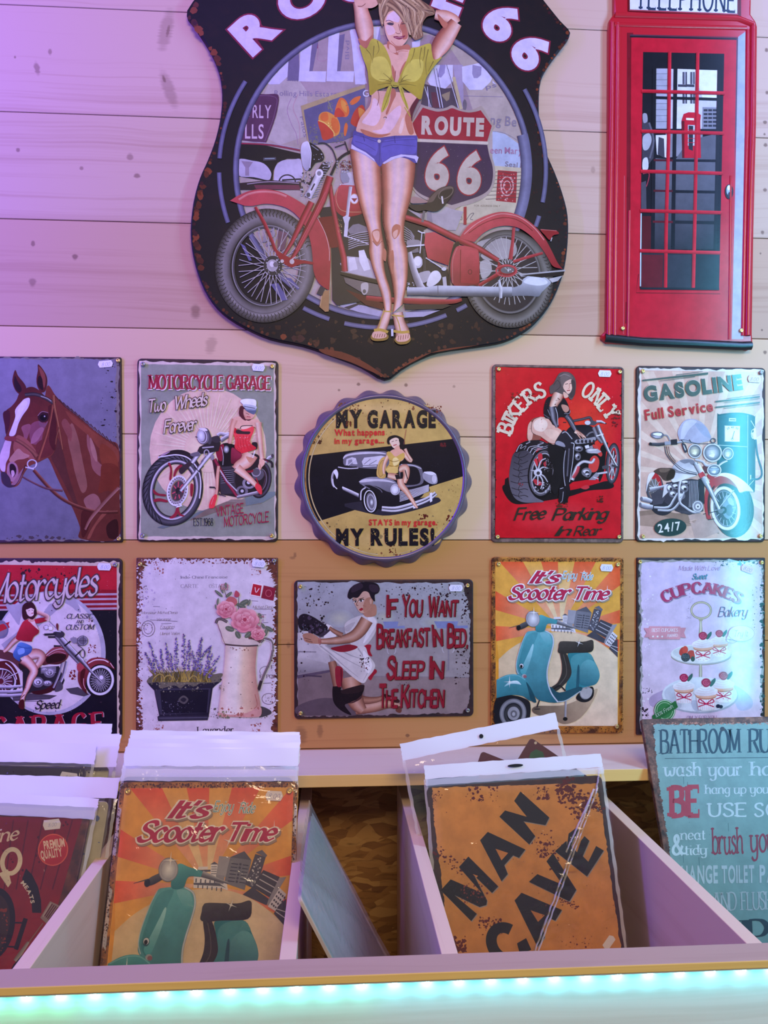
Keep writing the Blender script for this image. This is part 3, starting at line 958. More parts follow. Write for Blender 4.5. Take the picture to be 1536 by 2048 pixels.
def scooter_art(root):
    A = Art(root, (970, 1090, 5.12), SIGN_T)
    A.part('printed_sunburst')
    A.p('dda043', '105 168 1384 168 1384 700 1362 1852 112 1852')
    A.p('d8922f', '112 900 140 1160 140 1852 112 1852')
    c0 = (775, 860)
    for a in ('145 170 388 170', '574 170 746 170', '918 170 1136 170', '1340 205 1384 200 1384 412', '1382 664 1382 800', '1374 968 1370 1090', '106 470 106 664', '108 830 112 985'):
        P = nums(a)
        A.step()
        if len(P) == 3:
            A.raw(P + [c0], [(0, 1, 2, 3)], [C('dd5a30')] * 3 + [C('e3a678')])
        else:
            A.raw(P + [c0], [(0, 1, 2)], [C('dd5a30')] * 2 + [C('e8b58c')])
    for a in ('388 170 574 170', '746 170 918 170'):
        A.step()
        A.raw(nums(a) + [c0], [(0, 1, 2)], [C('dda043')] * 2 + [C('ecd2ac')])
    A.p(('cfb48c', 'dcc5a6', 0), [(140, 1170)] + crom(nums('140 1170 260 1062 400 980 560 915 780 888 960 908 1120 968 1260 1060 1358 1148'), False) + nums('1358 1852 140 1852'))
    # skyline
    A.part('printed_skyline')
    g1, g2, g3, w_ = '75747c', '8d8b92', '5b5a62', 'd8d2d6'
    A.p(w_, '704 738 774 736 774 756 704 758')
    A.p(g3, '690 760 800 758 800 772 690 776')
    A.p(w_, '796 722 844 722 846 800 796 800'); A.p(g3, '790 722 820 702 850 722')
    for k in range(4): A.l(g3, 5, [(800, 738 + 16 * k), (840, 738 + 16 * k)], cap=0)
    A.p(w_, '676 800 860 800 920 850 930 900 880 888 680 884'); A.p(g3, '676 848 860 850 920 888 880 872 680 862')
    for k in range(6):
        A.p(g3, [(690 + 34 * k, 818 + k * 4), (700 + 34 * k, 818 + k * 4), (700 + 34 * k, 846 + k * 5), (690 + 34 * k, 846 + k * 5)])
        A.p(g3, [(708 + 34 * k, 862 + k * 4), (716 + 34 * k, 862 + k * 4), (716 + 34 * k, 884 + k * 5), (708 + 34 * k, 884 + k * 5)])
    A.p('9a979e', '852 664 932 670 914 810 838 804'); A.p(g2, '838 790 900 800 896 860 838 850')
    A.p(g1, '934 672 1092 694 1052 900 900 850'); A.p(g3, '934 672 1036 630 1092 694 1010 682')
    for k in range(6):
        y = 716 + 24 * k
        A.l('3f3e46', 7, [(946 - k * 4, y), (996 - k * 4, y + 6)], cap=0); A.l('3f3e46', 7, [(1030 - k * 4, y + 10), (1072 - k * 4, y + 16)], cap=0)
        A.e('4a4952', 1012 - k * 4, y + 6, 9, 9)
    A.p('514f58', '1118 650 1196 672 1134 900 1052 860'); A.p('68666f', '1120 640 1166 622 1206 660 1196 676')
    rd = random.Random(3)
    for k in range(26): A.e(rd.choice(('c8c4c8', '8a8890')), 1150 + rd.uniform(-34, 34) - (k // 2) * 4.6, 680 + k * 7.5, 6)
    A.p('46444c', '1182 762 1304 812 1252 960 1108 880'); A.p('908d94', '1302 816 1352 812 1230 1014 1216 990')
    for k in range(4): A.l('b8b3ba', 7, [(1178 - 22 * k, 790 + 36 * k), (1290 - 22 * k, 846 + 38 * k)], cap=0)
    A.p('46444c', '1108 880 1230 960 1216 1004 1040 930')
    A.p('d2ccd2', '1306 886 1356 930 1292 1050 1226 1012'); A.p('46444c', '1356 960 1358 1150 1270 1060 1300 1010')
    for i in range(4):
        for j in range(4): A.p('46444c', [(1300 + 14 * i - 16 * j, 908 + 12 * i + 26 * j), (1310 + 14 * i - 16 * j, 914 + 12 * i + 26 * j), (1304 + 14 * i - 16 * j, 928 + 12 * i + 26 * j), (1294 + 14 * i - 16 * j, 920 + 12 * i + 26 * j)])
    A.l('c8c2c8', 6, '1284 1046 1358 1094', cap=0); A.l('c8c2c8', 6, '1270 1022 1358 1050', cap=0)
    # scooter
    A.part('printed_scooter')
    A.cool = .9
    A.p(('5a4a3c', 'b89f80', -20), crom(nums('520 1650 800 1640 1000 1560 1150 1470 1080 1640 960 1780 820 1830 700 1790 500 1720'), True))
    A.q('1e1e20', '930 1560 1000 1480 1100 1450 1110 1540 1060 1600 980 1606'); A.ring(['6a6a6c', 'a4a2a2'], 1030, 1510, 62, 72, 22, 15)
    A.q('a8a4a2', '985 1480 1090 1470 1086 1540 1040 1572 985 1550')
    A.tube(['b0aeb0', '6d6b6e'], '826 1600 22 822 1680 20 820 1770 22', 0); A.e('1a1a1a', 820, 1780, 24, 20)
    A.l('2a2a2c', 14, '556 1590 530 1660'); A.l('222', 10, '505 1680 560 1678')
    # front wheel
    A.p('1d1d20', crom(nums('116 1560 300 1540 440 1590 466 1660 460 1760 430 1852 112 1852'), True))
    A.ring(['55555a', '8a888a', '55555a'], 285, 1720, 138, 150, 46, 15)
    A.ring(['2a2a2c', '3a3a3c'], 285, 1730, 92, 104, 30, 15); A.e('8c8a8c', 292, 1724, 62, 70); A.e('5f5d60', 294, 1728, 34, 38); A.e('a09ea0', 292, 1730, 16, 20)
    # body rear
    A.q('2f7f80', '850 1110 960 1096 1070 1110 1120 1190 1166 1290 1166 1370 1110 1430 960 1470 900 1500 820 1480 870 1300 860 1180')
    A.q(('5fa5a0', '2a6a70', 100), '965 1260 1000 1190 1060 1170 1120 1200 1168 1300 1166 1372 1120 1430 1010 1440 960 1400')
    A.q(('4e9793', '2f777a', 90), '960 1110 1060 1106 1110 1170 1050 1172 980 1230 950 1380 900 1490 850 1480 880 1300 880 1160')
    A.q('25585f', '945 1250 965 1250 960 1470 930 1485')
    # seat and floor tunnel
    A.q(('4a443e', '2b2724', 80), '760 1000 800 984 1000 990 1090 970 1110 1010 1086 1094 900 1104 756 1106 752 1040')
    A.q('35302c', '766 1090 830 1110 876 1240 880 1330 820 1420 720 1500 676 1460 740 1410 780 1320 786 1220')
    A.l('5c554c', 6, '800 1120 830 1240 826 1340 760 1430', 1)
    A.l('20201e', 14, '690 1486 760 1440 820 1490', 1)
    # floor
    A.q('234f55', '660 1450 760 1510 960 1450 985 1490 830 1590 730 1612 600 1590')
    A.l('a9b4b6', 9, '740 1604 830 1590 975 1496', 1)
    # leg shield
    sh = crom(nums('420 900 470 880 560 876 640 884 690 930 700 1010 670 1130 640 1250 640 1380 670 1500 740 1606 640 1606 540 1580 480 1500 420 1400 330 1320 318 1250 330 1150 370 1010'), True)
    A.p(('5fb0ac', '255f66', 75), sh)
    A.q(('4f9d9b', '2f7a7c', 80), '430 930 480 900 540 900 500 1010 440 1180 400 1330 350 1300 340 1220 390 1030')
    A.q(('9fd8d0', '3f9a98', 100), '484 1016 496 1030 480 1120 440 1250 400 1330 360 1290 400 1200 450 1090')
    A.q(('7cc0bc', '4a9a98', 90), '560 900 640 900 676 950 676 1020 640 1040 600 980')
    A.l(['8a90a0', 'c9d2d6', '7f8a98'], 15, '620 880 680 916 700 990 684 1080 652 1200 634 1300 642 1410 680 1520 744 1606', 1)
    A.l('a9b6ba', 7, '340 1318 318 1250 330 1150 376 1000 420 902', 1)
    A.e('2a5a60', 372, 1240, 24, 30); A.e('c9c9cc', 372, 1236, 20, 22); A.e('1a1a1a', 370, 1242, 13, 16)
    # fender
    A.p(('4a9c9a', '1f575c', 80), [(116, 1380)] + crom(nums('116 1380 220 1330 330 1326 420 1380 480 1470 520 1600'), False) + crom(nums('520 1600 450 1590 380 1545 260 1535 116 1566'), False))
    A.q(('d8ece8', '6fb5b0', 90), '210 1430 260 1396 330 1390 370 1430 340 1424 270 1420 200 1450')
    A.l('6ab0ac', 8, '130 1378 230 1338 330 1334 410 1380', 1)
    A.q('1c4a50', '420 1400 470 1470 525 1604 470 1590 440 1480'); A.e('9a9a9c', 400, 1340, 24, 20); A.e('8a5a60', 408, 1346, 18, 16)
    # steering head and lamp
    A.p(('57aaa6', '2f7f80', 80), crom(nums('520 800 560 716 640 740 740 770 738 806 640 806 606 880 524 884'), True))
    A.tube(['b0aeb2', '706e74', '4a484c'], '736 786 44 800 808 34 860 830 22 930 850 10', 1)
    A.tube(['5a5a5c', '2e2e30'], '340 850 40 380 830 56 440 800 50', 1); A.e('1c1c1e', 342, 846, 22, 28); A.l('55504e', (3, 8), '244 848 340 822')
    A.e('5d5d60', 488, 756, 70, 82, -10); A.glow('f6f4f2', '9a98a0', 490, 756, 58, 72, -10); A.ring(['6d6b70', 'b9b7bc'], 488, 756, 72, 84, 14, -10)
    for (x, y, r) in ((498, 690, 60), (960, 1000, 44), (250, 1400, 60), (1250, 470, 60), (1004, 290, 40), (920, 560, 44)):
        for k in range(4):
            a = R(90 * k + (0 if r > 50 else 20))
            A.l('f3ebe6', (7, .5), [(x, y), (x + r * math.cos(a), y + r * math.sin(a))], cap=0)
        A.glow('fbf6f2', 'ecd9c8', x, y, 10)
    A.cool = 1.0
    A.part('lettering')
    for (dx, dy, col, f) in ((12, 14, '9a8878', .055), (0, 0, 'efe2e0', .052), (0, 0, 'b02a4a', .0)):
        A.t("It's", 462, 388, 720, 388, 120, col, 'scriptb', f, dx=dx, dy=dy, sp=1)
        A.t('Scooter', 240, 556, 840, 556, 140, col, 'scriptb', f, dx=dx, dy=dy, sp=1)
        A.t('Time', 890, 556, 1240, 556, 124, col, 'scriptb', f, dx=dx, dy=dy, sp=1)
    for (col, f) in (('ece6e0', .045), ('4f8f9a', .0)):
        A.t('Enjoy', 790, 344, 930, 344, 74, col, 'script', f - .012, sp=1.6)
        A.t('Ride', 984, 356, 1094, 356, 74, col, 'script', f - .012, sp=1.6)
    A.part('worn_border')
    for s in range(3):
        A.splat('4a2a16', 150, 66, 132, 1416, 172, 2, 9, s); A.splat('4a2a16', 130, 64, 130, 100, 1900, 2, 9, s + 9); A.splat('55351a', 130, 1385, 130, 1416, 1900, 2, 9, s + 5); A.splat('4a2a16', 150, 66, 1862, 1410, 1922, 2, 9, s + 7)
    A.build()
    return A


def copy_tree(o, parent=None):
    c = o.copy()
    COL.objects.link(c)
    c.parent = parent
    for ch in list(o.children):
        copy_tree(ch, c)
    return c


S = wall_sign('tin_sign', [(981.7, 1114.5), (1247.3, 1114.5), (1246.5, 1468), (982, 1466)], 'orange sunburst tin sign with teal scooter, nailed to the plank wall', 'sign', GRP, rim='gold_rust')
scooter_sign = S
A = scooter_art(S)
screws4(S, SIGN_T + A.z, .0125, 'bbbs')
sticker(S, A, 1212.5, 1135.5, SIGN_T)
# ------------------------------------------------------------------ grey-green motorcycle garage sign
S = wall_sign('tin_sign', [(274.5, 716.5), (555.7, 721.2), (557.0, 1084.5), (273.1, 1082.4)], 'grey-green tin sign with woman in red corset on a long-forked motorcycle', 'sign', GRP)
A = Art(S, (260, 700, 4.955), SIGN_T)
A.part('printed_background')
A.rag('cdb9a8', '92 112 1440 134 1450 1872 90 1876', 9, 40, 4)
A.rag('8a8c7a', '110 138 1424 160 1434 1846 108 1850', 3, 30, 5)
A.e('d8b89e', 772, 985, 580, 612)
rays = []
for k in range(60):
    a = R(6 * k)
    if abs(math.sin(a)) > -.5:
        r0, r1 = 90, (560 if k % 2 else 470)
        if math.sin(a) > .5 and abs(math.cos(a)) > .6: continue
        A.step()
        P = [(772 + r0 * math.cos(a - .02), 985 + r0 * math.sin(a - .02)), (772 + r0 * math.cos(a + .02), 985 + r0 * math.sin(a + .02)), (772 + r1 * math.cos(a + .02), 985 + r1 * math.sin(a + .02)), (772 + r1 * math.cos(a - .02), 985 + r1 * math.sin(a - .02))]
        A.raw(P, [(0, 1, 2, 3)], [C('f0dcb8')] * 2 + [C('dabb9f')] * 2)
A.glow('ecd6ac', 'd9ba9e', 772, 985, 230)
A.p('8a7a6c', '640 1640 870 1560 1000 1480 1260 1480 1440 1400 1300 1520 1140 1545 900 1560 640 1640')
A.p('6f7b78', '1140 1470 1300 1410 1440 1404 1440 1440 1320 1510 1150 1545'); A.p('67706e', '270 1760 420 1700 700 1600 860 1540 560 1700 330 1770')
A.p('7c6a5c', '590 1690 760 1580 960 1500 1060 1510 900 1590 640 1680')
A.part('printed_motorcycle')
# rear wheel
A.e('2a2022', 1290, 1290, 112, 182, 8); A.ring(['17151a', '544a54', '17151a'], 1292, 1284, 108, 178, 34, 8); A.e('4a3338', 1286, 1290, 60, 110, 8)
A.spokes('b0a4a8', 5, 1286, 1290, 10, 70, 10, .6)
A.ring(['8d8088', '2a2428'], 1286, 1290, 70, 116, 10, 8)
# frame, engine
A.p('2a2224', '820 1090 900 1130 1040 1200 1300 1180 1340 1260 1300 1400 1180 1440 1060 1460 900 1430 870 1300')
A.q('1d181b', '900 940 1010 930 1100 1010 1090 1110 1000 1150 920 1150 870 1090')
A.q('8a2034', '870 950 930 938 920 1020 910 1100 870 1080 850 1000'); A.q(('a33048', '5a1424', 100), '1010 970 1060 990 1110 1040 1090 1100 1010 1130 1000 1050')
A.glow('f0e8ea', '1d181b', 955, 985, 30, 40); A.l('d8ccd0', 4, '905 960 925 1050 920 1140', 1)
A.p('3c353a', '880 1160 1010 1150 1050 1200 1040 1300 1060 1420 900 1430')
for k in range(7): A.l('17151a', 6, [(900, 1190 + k * 20), (1030, 1180 + k * 20)], cap=0); A.l('a49aa0', 3, [(900, 1198 + k * 20), (1030, 1188 + k * 20)], cap=0)
A.e('6f666e', 1110, 1400, 60, 54); A.e('2c272c', 1110, 1400, 34); A.e('b8b0b8', 1112, 1398, 16); A.e('8c848c', 1180, 1320, 66, 56); A.e('2c272c', 1180, 1320, 40, 36); A.e('cfc8d0', 1176, 1312, 18)
A.q('5a5258', '1220 1180 1290 1170 1330 1230 1290 1290 1220 1270'); A.ring(['c0b6bc', '54494f'], 1250, 1210, 46, 44, 12); A.e('8a1f30', 1190, 1195, 34, 22)
A.p('3a2026', '815 1090 850 1110 900 1400 870 1410'); A.tube(['4a0e1c', 'a23048', '5a1424'], '840 1080 34 950 1290 34 1060 1450 28', 0); A.tube(['d8cfd4', '84787e'], '890 1190 14 960 1300 14 1060 1400 12', 0)
A.tube(['e0d8dc', '8a8086', '4c4248'], '1060 1460 26 1150 1440 30 1280 1410 34', 1)
A.tube(['f0ecee', '9a9298', '524a50'], '1340 1120 30 1380 1070 36 1420 1050 30', 0); A.e('4a3f45', 1412, 1048, 14, 18)
A.l('2a2428', 22, '1310 1080 1400 1110 1410 1160', 1); A.l('6a2034', 12, '1290 1050 1370 1110', 1)
# front wheel
A.ring(['1a181c', '3a373c', '565258', '3a373c', '19171a'], 424, 1385, 300, 362, (78, 74), 12, n=60)
for k in range(19):
    a = 96 + k * 10.5
    P = A.ell(424, 1385, 298, 360, 12, 1, a, a)[:1] + A.ell(424, 1385, 262, 322, 12, 1, a + 8, a + 8)[:1] + A.ell(424, 1385, 250, 310, 12, 1, a + 14, a + 14)[:1]
    A.l('121014', 7, P, 1)
A.ring(['4a4448', 'd0c8cc', '6a6268', '3a3438'], 438, 1388, 238, 302, (36, 34), 12, n=60)
A.ring('2a2528', 438, 1388, 204, 270, 10, 12, n=60)
for P in ('376 1128 400 1180 390 1280 410 1284 420 1190 398 1120', '500 1136 450 1180 430 1250 448 1250 476 1190 520 1150', '232 1380 280 1420 350 1430 350 1450 270 1440 236 1420', '238 1480 300 1470 370 1490 366 1510 300 1500 244 1506', '390 1664 440 1620 470 1540 490 1546 470 1630 430 1668', '480 1560 500 1620 540 1640 520 1650 480 1630', '600 1330 630 1340 620 1440 600 1440'):
    A.q('8e2434', P)
A.ring(['ece4e4', 'c0b6b8', '8e8486'], 472, 1395, 104, 154, (40, 46), 12)
for k in range(26):
    x, y = A.ell(472, 1395, 84, 130, 12, 1, k * 13.8, 0)[0]
    A.e('4a4044', x, y, 6, 7)
A.e('4c3a3e', 476, 1395, 62, 100, 12); A.spokes('c84a5c', 10, 476, 1395, 10, 92, 7, .6, 12); A.e('2a2226', 478, 1398, 26, 36)
A.p('e8e2e2', '440 1530 510 1520 520 1550 460 1562'); A.splat('5a4f52', 10, 446, 1522, 514, 1556, 4, 6, 2)
A.q('3a2c30', '490 1180 600 1100 620 1120 560 1190 510 1230')
# fender
A.p(('241c20', '4a3a40', 90), crom(nums('284 1052 400 1000 500 990 590 1020 660 1090 705 1180 716 1300 690 1460'), False) + crom(nums('690 1460 700 1300 680 1190 630 1110 560 1062 480 1040 400 1046 300 1070'), False))
A.l(['c8bcc0', 'f0e8ea', '8a7e84'], 13, '282 1064 360 1052 460 1040 560 1062 630 1120 680 1200 702 1320 690 1470', 1); A.q('a8889a', '330 1030 400 1006 360 1034 300 1056')
# forks
for o in (0, 110):
    A.tube(['3a3438', 'c0b8bc', 'f4f0f0', '908890', '4a4448'], '%d 990 46 %d 1120 44' % (830 - o * 1.1, 720 - o * .95), 0)
A.tube(['3a3438', 'c0b8bc', 'f4f0f0', '908890', '4a4448'], '740 1100 38 640 1230 36 500 1400 34', 0)
A.l('2a2428', 8, '690 1190 730 1150'); A.l('2a2428', 8, '640 1160 690 1210'); A.l('3a3438', 16, '500 1400 460 1450')
A.p('2e2729', '690 960 860 880 900 920 880 1000 800 1020 700 1030 670 1000'); A.l('a8a0a4', 14, '720 970 830 960'); A.q('6a6268', '600 1030 680 1010 690 1050 620 1056'); A.ring(['d0c8cc', '5a5256'], 760, 1020, 28, 34, 12)
A.q('8a8086', '800 1050 830 1040 836 1080 806 1090')
# bars and lamp
A.tube(['e8e2e4', 'a8a0a4', '4a4246'], '870 850 40 900 830 32 960 840 40 1040 810 26', 1); A.tube(['e8e2e4', '8a8286', '4a4246'], '900 900 40 960 860 36 1010 840 20', 1)
A.l('2a2428', 20, '1036 812 1170 830'); A.l('b0a8ac', 8, '1040 806 1090 812'); A.q('3a3236', '790 880 870 850 900 900 850 920')
A.q('4a4448', '700 790 770 780 810 870 800 930 770 920'); A.e('6a6268', 724, 860, 62, 76, -10); A.glow('ffffff', 'a49ca8', 706, 850, 38, 60, -10); A.ring(['5a5258', 'd8d0d6', '6a6268'], 716, 858, 52, 70, 12, -10); A.q('d8d0d4', '680 780 740 774 770 800 720 800'); A.l('3a3236', 8, '650 860 670 866')
A.l('2a2226', 14, '790 1360 840 1362'); A.l('3a2e32', 9, '840 1362 900 1440', 1); A.l('3a2e32', 9, '846 1420 950 1450')
A.part('printed_woman')
sk, sd, sh_ = 'e0ab90', 'b5745c', 'f0c8b0'
# far leg, near leg
A.tube([sd, sk, sd], '880 1150 30 868 1260 34 864 1380 26 852 1440 30', 1); A.q('e03a42', '846 1430 866 1450 850 1510 836 1560 790 1568 786 1530 810 1470'); A.l('f08a88', 4, '830 1460 806 1530', 1)
A.q('2c2024', '1170 1040 1270 1040 1290 1130 1200 1190 1120 1170')
A.tube([sd, sk, sh_, sk, sd], '1200 1030 150 1150 1110 130 1080 1150 100 1064 1180 92', 1)
A.tube([sd, sk, sh_, 'c88c70'], '1060 1170 90 1130 1230 74 1200 1290 56 1260 1350 44', 1)
A.q('e23c44', '1256 1320 1300 1350 1310 1420 1290 1430 1250 1380 1240 1350'); A.l('b02432', 9, '1250 1270 1276 1330')
A.l('f0e0d8', 9, '1238 1000 1220 1060 1190 1110', 1); A.q('c88868', '1150 1060 1180 1060 1230 1080 1190 1120')
# torso
A.q('2c2026', '1210 920 1260 920 1260 980 1220 980')
A.q(sk, '1030 680 1090 660 1140 690 1200 690 1260 690 1300 750 1270 790 1220 760 1100 780 1020 770')
A.p(('f04a4e', 'd02834', 80), crom(nums('1016 768 1090 800 1130 760 1220 760 1226 810 1196 880 1200 930 1250 980 1110 1026 1100 1020 1040 970 1044 900 1020 810'), True))
A.q('c01e2e', '1010 766 1030 764 1060 790 1050 830 1016 804'); A.q('e8bca0', '1096 760 1130 750 1180 742 1210 756 1160 780 1110 786')
A.l('2a2024', 8, '1094 776 1110 756 1160 750 1215 752', 1); A.q('3a2428', '1050 800 1080 790 1120 806 1190 810 1180 836 1110 834 1060 830')
for k in range(5): A.l('b81e2c', 4, [(1060 + 32 * k, 850), (1070 + 26 * k, 910), (1070 + 34 * k, 990 - k * 3)], 1)
A.splat('f88a84', 26, 1060, 850, 1190, 980, 3, 8, 5)
A.tube([sd, sk, sh_, 'c68a70'], '1270 720 70 1280 800 52 1290 900 50 1300 1000 44 1310 1080 48', 1)
A.q(sk, '1286 1080 1330 1090 1334 1130 1310 1160 1290 1190 1270 1160 1280 1120'); A.l(sd, 5, '1286 1130 1300 1180')
A.tube(['c68a70', sk, sd], '1040 690 60 1016 760 50 1000 860 40 990 930 34', 1)
# neck, head
A.q('4a2026', '1090 570 1130 560 1190 620 1230 650 1190 700 1140 690 1090 640'); A.q('c88a74', '1120 620 1200 640 1230 640 1216 680 1160 690 1130 670')
A.q('d8a088', '1120 590 1220 600 1240 640 1210 680 1170 668 1130 640'); A.l('a03040', 8, '1160 660 1196 668'); A.l('6a3a3a', 5, '1150 628 1180 640')
A.q('55202a', '1094 560 1124 570 1126 640 1150 700 1110 680 1080 630')
A.q('5a6478', '1140 580 1246 590 1240 630 1220 640 1160 610'); A.q('8a92a4', '1150 575 1244 585 1240 600 1160 596')
A.q('e4e4e2', '1094 510 1120 490 1180 486 1246 498 1250 560 1240 585 1140 572 1120 540'); A.q('b8bcc0', '1130 540 1246 556 1244 588 1140 576'); A.l('f6f4f0', 8, '1110 502 1180 494 1236 504', 1); A.l('4a5060', 7, '1130 560 1240 580')
A.part('lettering')
for dx, dy, c in ((10, 10, 'd8c4b8'), (0, 0, '97283a')):
    A.t('MOTORCYCLE', 196, 388, 922, 392, 138, c, 'serifb', sp=1.2, dx=dx, dy=dy); A.t('GARAGE', 958, 388, 1390, 396, 134, c, 'serifb', sp=1.2, dx=dx, dy=dy)
for c, f in (('4a382e', .05), ('d8c4ae', 0)):
    A.t('Two', 180, 620, 350, 600, 120, c, 'script', f, sp=.6); A.t('Wheels', 440, 590, 760, 548, 124, c, 'script', f, sp=.6); A.t('Forever', 340, 826, 650, 792, 124, c, 'script', f, sp=.4)
A.t('VINTAGE', 856, 1650, 1126, 1612, 92, '97283a', 'hand', sp=1.4); A.t('MOTORCYCLE', 936, 1752, 1376, 1700, 96, '97283a', 'hand', sp=1.2)
A.t('EST.1968', 634, 1740, 824, 1740, 72, '2a2826', 'serif', sp=1.5)
A.build()
screws4(S, SIGN_T + A.z, .0108, 'sbbs')
sticker(S, A, 517, 735.5, SIGN_T, rot=4)
# ------------------------------------------------------------------ horse sign
S = wall_sign('tin_sign', [(-34, 713), (242.6, 713.5), (245.3, 1084.5), (-32, 1087)], 'grey tin sign with a painted chestnut horse head in a bridle', 'sign', GRP, rad=.003)
A = Art(S, (0, 690, 4.875), SIGN_T, gain=.85)
A.part('printed_background')
A.rag('8a8078', '-150 128 1160 136 1166 1905 -150 1910', 9, 60, 3)
A.rag(('8d8796', '6f6d7c', 60), '-150 134 1130 144 1150 1895 -150 1896', 5, 60, 8)
A.splat('2a2024', 26, 980, 160, 1150, 800, 4, 14, 4, asp=1.6); A.splat('5a4a44', 40, 1100, 150, 1160, 1880, 3, 12, 6); A.splat('54484a', 40, 0, 1850, 1140, 1900, 4, 20, 7, asp=1.5)
A.part('printed_horse')
b0, b1, b2, b3 = '5a2420', '7c3a2c', 'a05a44', '3a181a'
# neck and chest
A.p((b1, '6a3226', 60), crom(nums('460 400 540 490 640 600 780 710 930 840 1060 930 1160 1010 1166 1500 1150 1880 790 1890 780 1780 720 1620 640 1460 560 1300 480 1120 400 1000 420 700'), True))
A.q('8c4632', '640 640 780 740 930 860 1050 940 1150 1020 1150 1150 1060 1060 960 1000 900 920 800 830 700 740')
A.q('9a6058', '850 870 890 940 920 1060 960 1140 1020 1200 1020 1280 960 1270 900 1200 880 1080 850 980')
A.q('b07a6c', '880 900 930 1010 950 1120 930 1130 890 1040'); A.q('8a4028', '990 960 1100 1030 1150 1140 1150 1330 1060 1280 1000 1180 970 1060')
A.q('7a3422', '1000 1160 1150 1190 1150 1440 1050 1420 960 1440 980 1300'); A.q('96604e', '700 760 760 900 790 1050 820 1200 850 1380 800 1440 740 1280 700 1100 660 900')
A.q('5e3028', '560 900 620 1060 660 1240 720 1430 760 1560 730 1560 640 1380 560 1220 500 1100 520 1000'); A.q('8f5044', '640 720 700 820 690 940 640 860 600 760')
A.q('a06a60', '820 1500 900 1450 960 1480 980 1560 920 1620 860 1600 830 1560'); A.q('54201c', '800 1620 900 1640 860 1800 810 1880 790 1800'); A.q('6a3026', '950 1650 1140 1660 1150 1870 1000 1880 850 1880 900 1760')
A.q('94503c', '900 1780 1000 1640 1060 1620 940 1760 880 1880 850 1880'); A.q('3a1616', '1040 1760 1140 1700 1150 1870 1060 1880')
for k in range(16): A.l('4a2a26', (9, 3), [(540 + k * 38, 500 + k * 30), (640 + k * 34, 612 + k * 27)], cap=0)
# ears
A.q(b0, '148 244 176 300 240 380 256 430 230 480 180 474 140 420 122 340'); A.q('2c1618', '146 300 170 350 210 420 200 466 160 440 136 380')
A.q(b0, '372 188 420 240 456 310 460 380 440 450 400 460 364 400 356 330 370 250'); A.q('8c4a3c', '376 210 424 260 446 330 430 420 410 330'); A.q('2c1618', '380 300 412 330 420 440 380 410 366 360')
# head
A.p((b0, '84402f', 60), crom(nums('240 430 310 408 380 440 440 500 530 560 540 700 560 900 520 1060 440 1110 360 1150 290 1180 230 1260 190 1350 140 1384 70 1376 20 1340 10 1250 0 1200 -4 1110 40 960 60 880 50 790 40 700 60 640 110 600 160 540 190 470'), True))
A.q('4a1c1e', '40 650 90 640 100 720 90 800 60 870 46 780 30 690'); A.q('6a2c24', '300 560 380 590 420 640 360 690 300 700 260 640')
A.q('8c4e58', '300 780 380 740 450 770 420 860 400 940 330 970 290 900'); A.q('a86e78', '330 860 400 800 430 820 400 880 360 940 300 960'); A.q('9a5c60', '210 800 280 770 300 800 270 900 240 950 230 870')
A.q('a05a4a', '170 880 260 920 330 1000 360 1060 330 1120 270 1100 210 1060 150 1060 130 980'); A.q('be8878', '180 1010 230 1050 290 1080 240 1110 170 1120 120 1150 90 1120 130 1060'); A.q('70302a', '360 960 480 900 540 960 510 1060 420 1100 360 1080')
A.q('54201e', '470 600 540 620 550 900 530 1030 480 940 490 760')
# blaze
A.q('e6d6e0', '212 552 240 526 286 516 292 560 270 620 220 690 180 770 150 870 110 890 90 870 120 790 150 700 150 630')
A.q('d8bcc8', '60 920 110 930 100 1010 90 1090 60 1150 50 1230 20 1230 0 1190 0 1080 30 990'); A.q('f2e6ee', '200 580 250 540 270 570 220 650 170 740 150 720')
# nostril, mouth
A.q('b08088', '80 1160 130 1140 170 1180 180 1260 150 1320 110 1330 70 1260'); A.q('2a1216', '96 1170 130 1160 158 1200 156 1250 130 1290 100 1250'); A.q('d8b0b8', '110 1230 134 1224 144 1260 120 1290'); A.q('40303a', '10 1250 50 1240 100 1300 110 1350 150 1370 90 1390 30 1350'); A.q('a07078', '190 1250 230 1200 200 1310 160 1360 110 1360 140 1320'); A.l('241418', 6, '250 1170 220 1240 180 1330 140 1376', 1)
# eye
A.q('3a1a1e', '372 680 420 640 470 670 470 730 420 756 376 730'); A.q('8a5a64', '380 740 430 770 470 740 440 800 390 790'); A.e('140c10', 424, 708, 34, 30); A.glow('f4eef4', '5a4a58', 436, 696, 9); A.l('9a7078', 7, '370 690 410 650 470 660', 1)
# bridle
A.part('printed_bridle')
A.l(['1a1214', '5a5450', '2a2022'], 34, '250 486 340 480 430 510 530 570', 1); A.l('a8a49c', 9, '400 500 460 520 500 548', 1)
A.tube(['b86a48', '8c4a34', '4a2018'], '514 580 22 500 680 20 470 820 22 420 980 24 370 1120 30', 1); A.tube(['b87850', '6a3424'], '520 490 26 530 600 22 560 740 18 590 900 14 610 1020 10', 1); A.tube(['9a6040', '5a2c20'], '580 800 14 550 900 12 540 970 8', 1)
A.tube(['7c4034', 'a06048', '4a2018'], '50 910 34 100 908 36 170 930 36 250 980 36 320 1040 40 360 1090 50', 1); A.q('8a3c38', '50 900 140 890 160 920 140 940 60 930')
A.ring(['e8e2e6', '8a8088'], 314, 1160, 50, 46, 13); A.l('d8d2d8', 12, '250 1192 330 1210'); A.l('f0ecf0', 7, '346 1190 356 1150')
A.tube(['a86850', '6a3428', '48201a'], '330 1220 30 390 1290 32 480 1390 32 580 1480 32 700 1550 30 840 1600 28 980 1630 26 1150 1626 24', 1); A.tube(['8a5a5c', '4a2a2c'], '220 1285 14 320 1340 16 430 1390 18 520 1410 20 610 1420 22', 1)
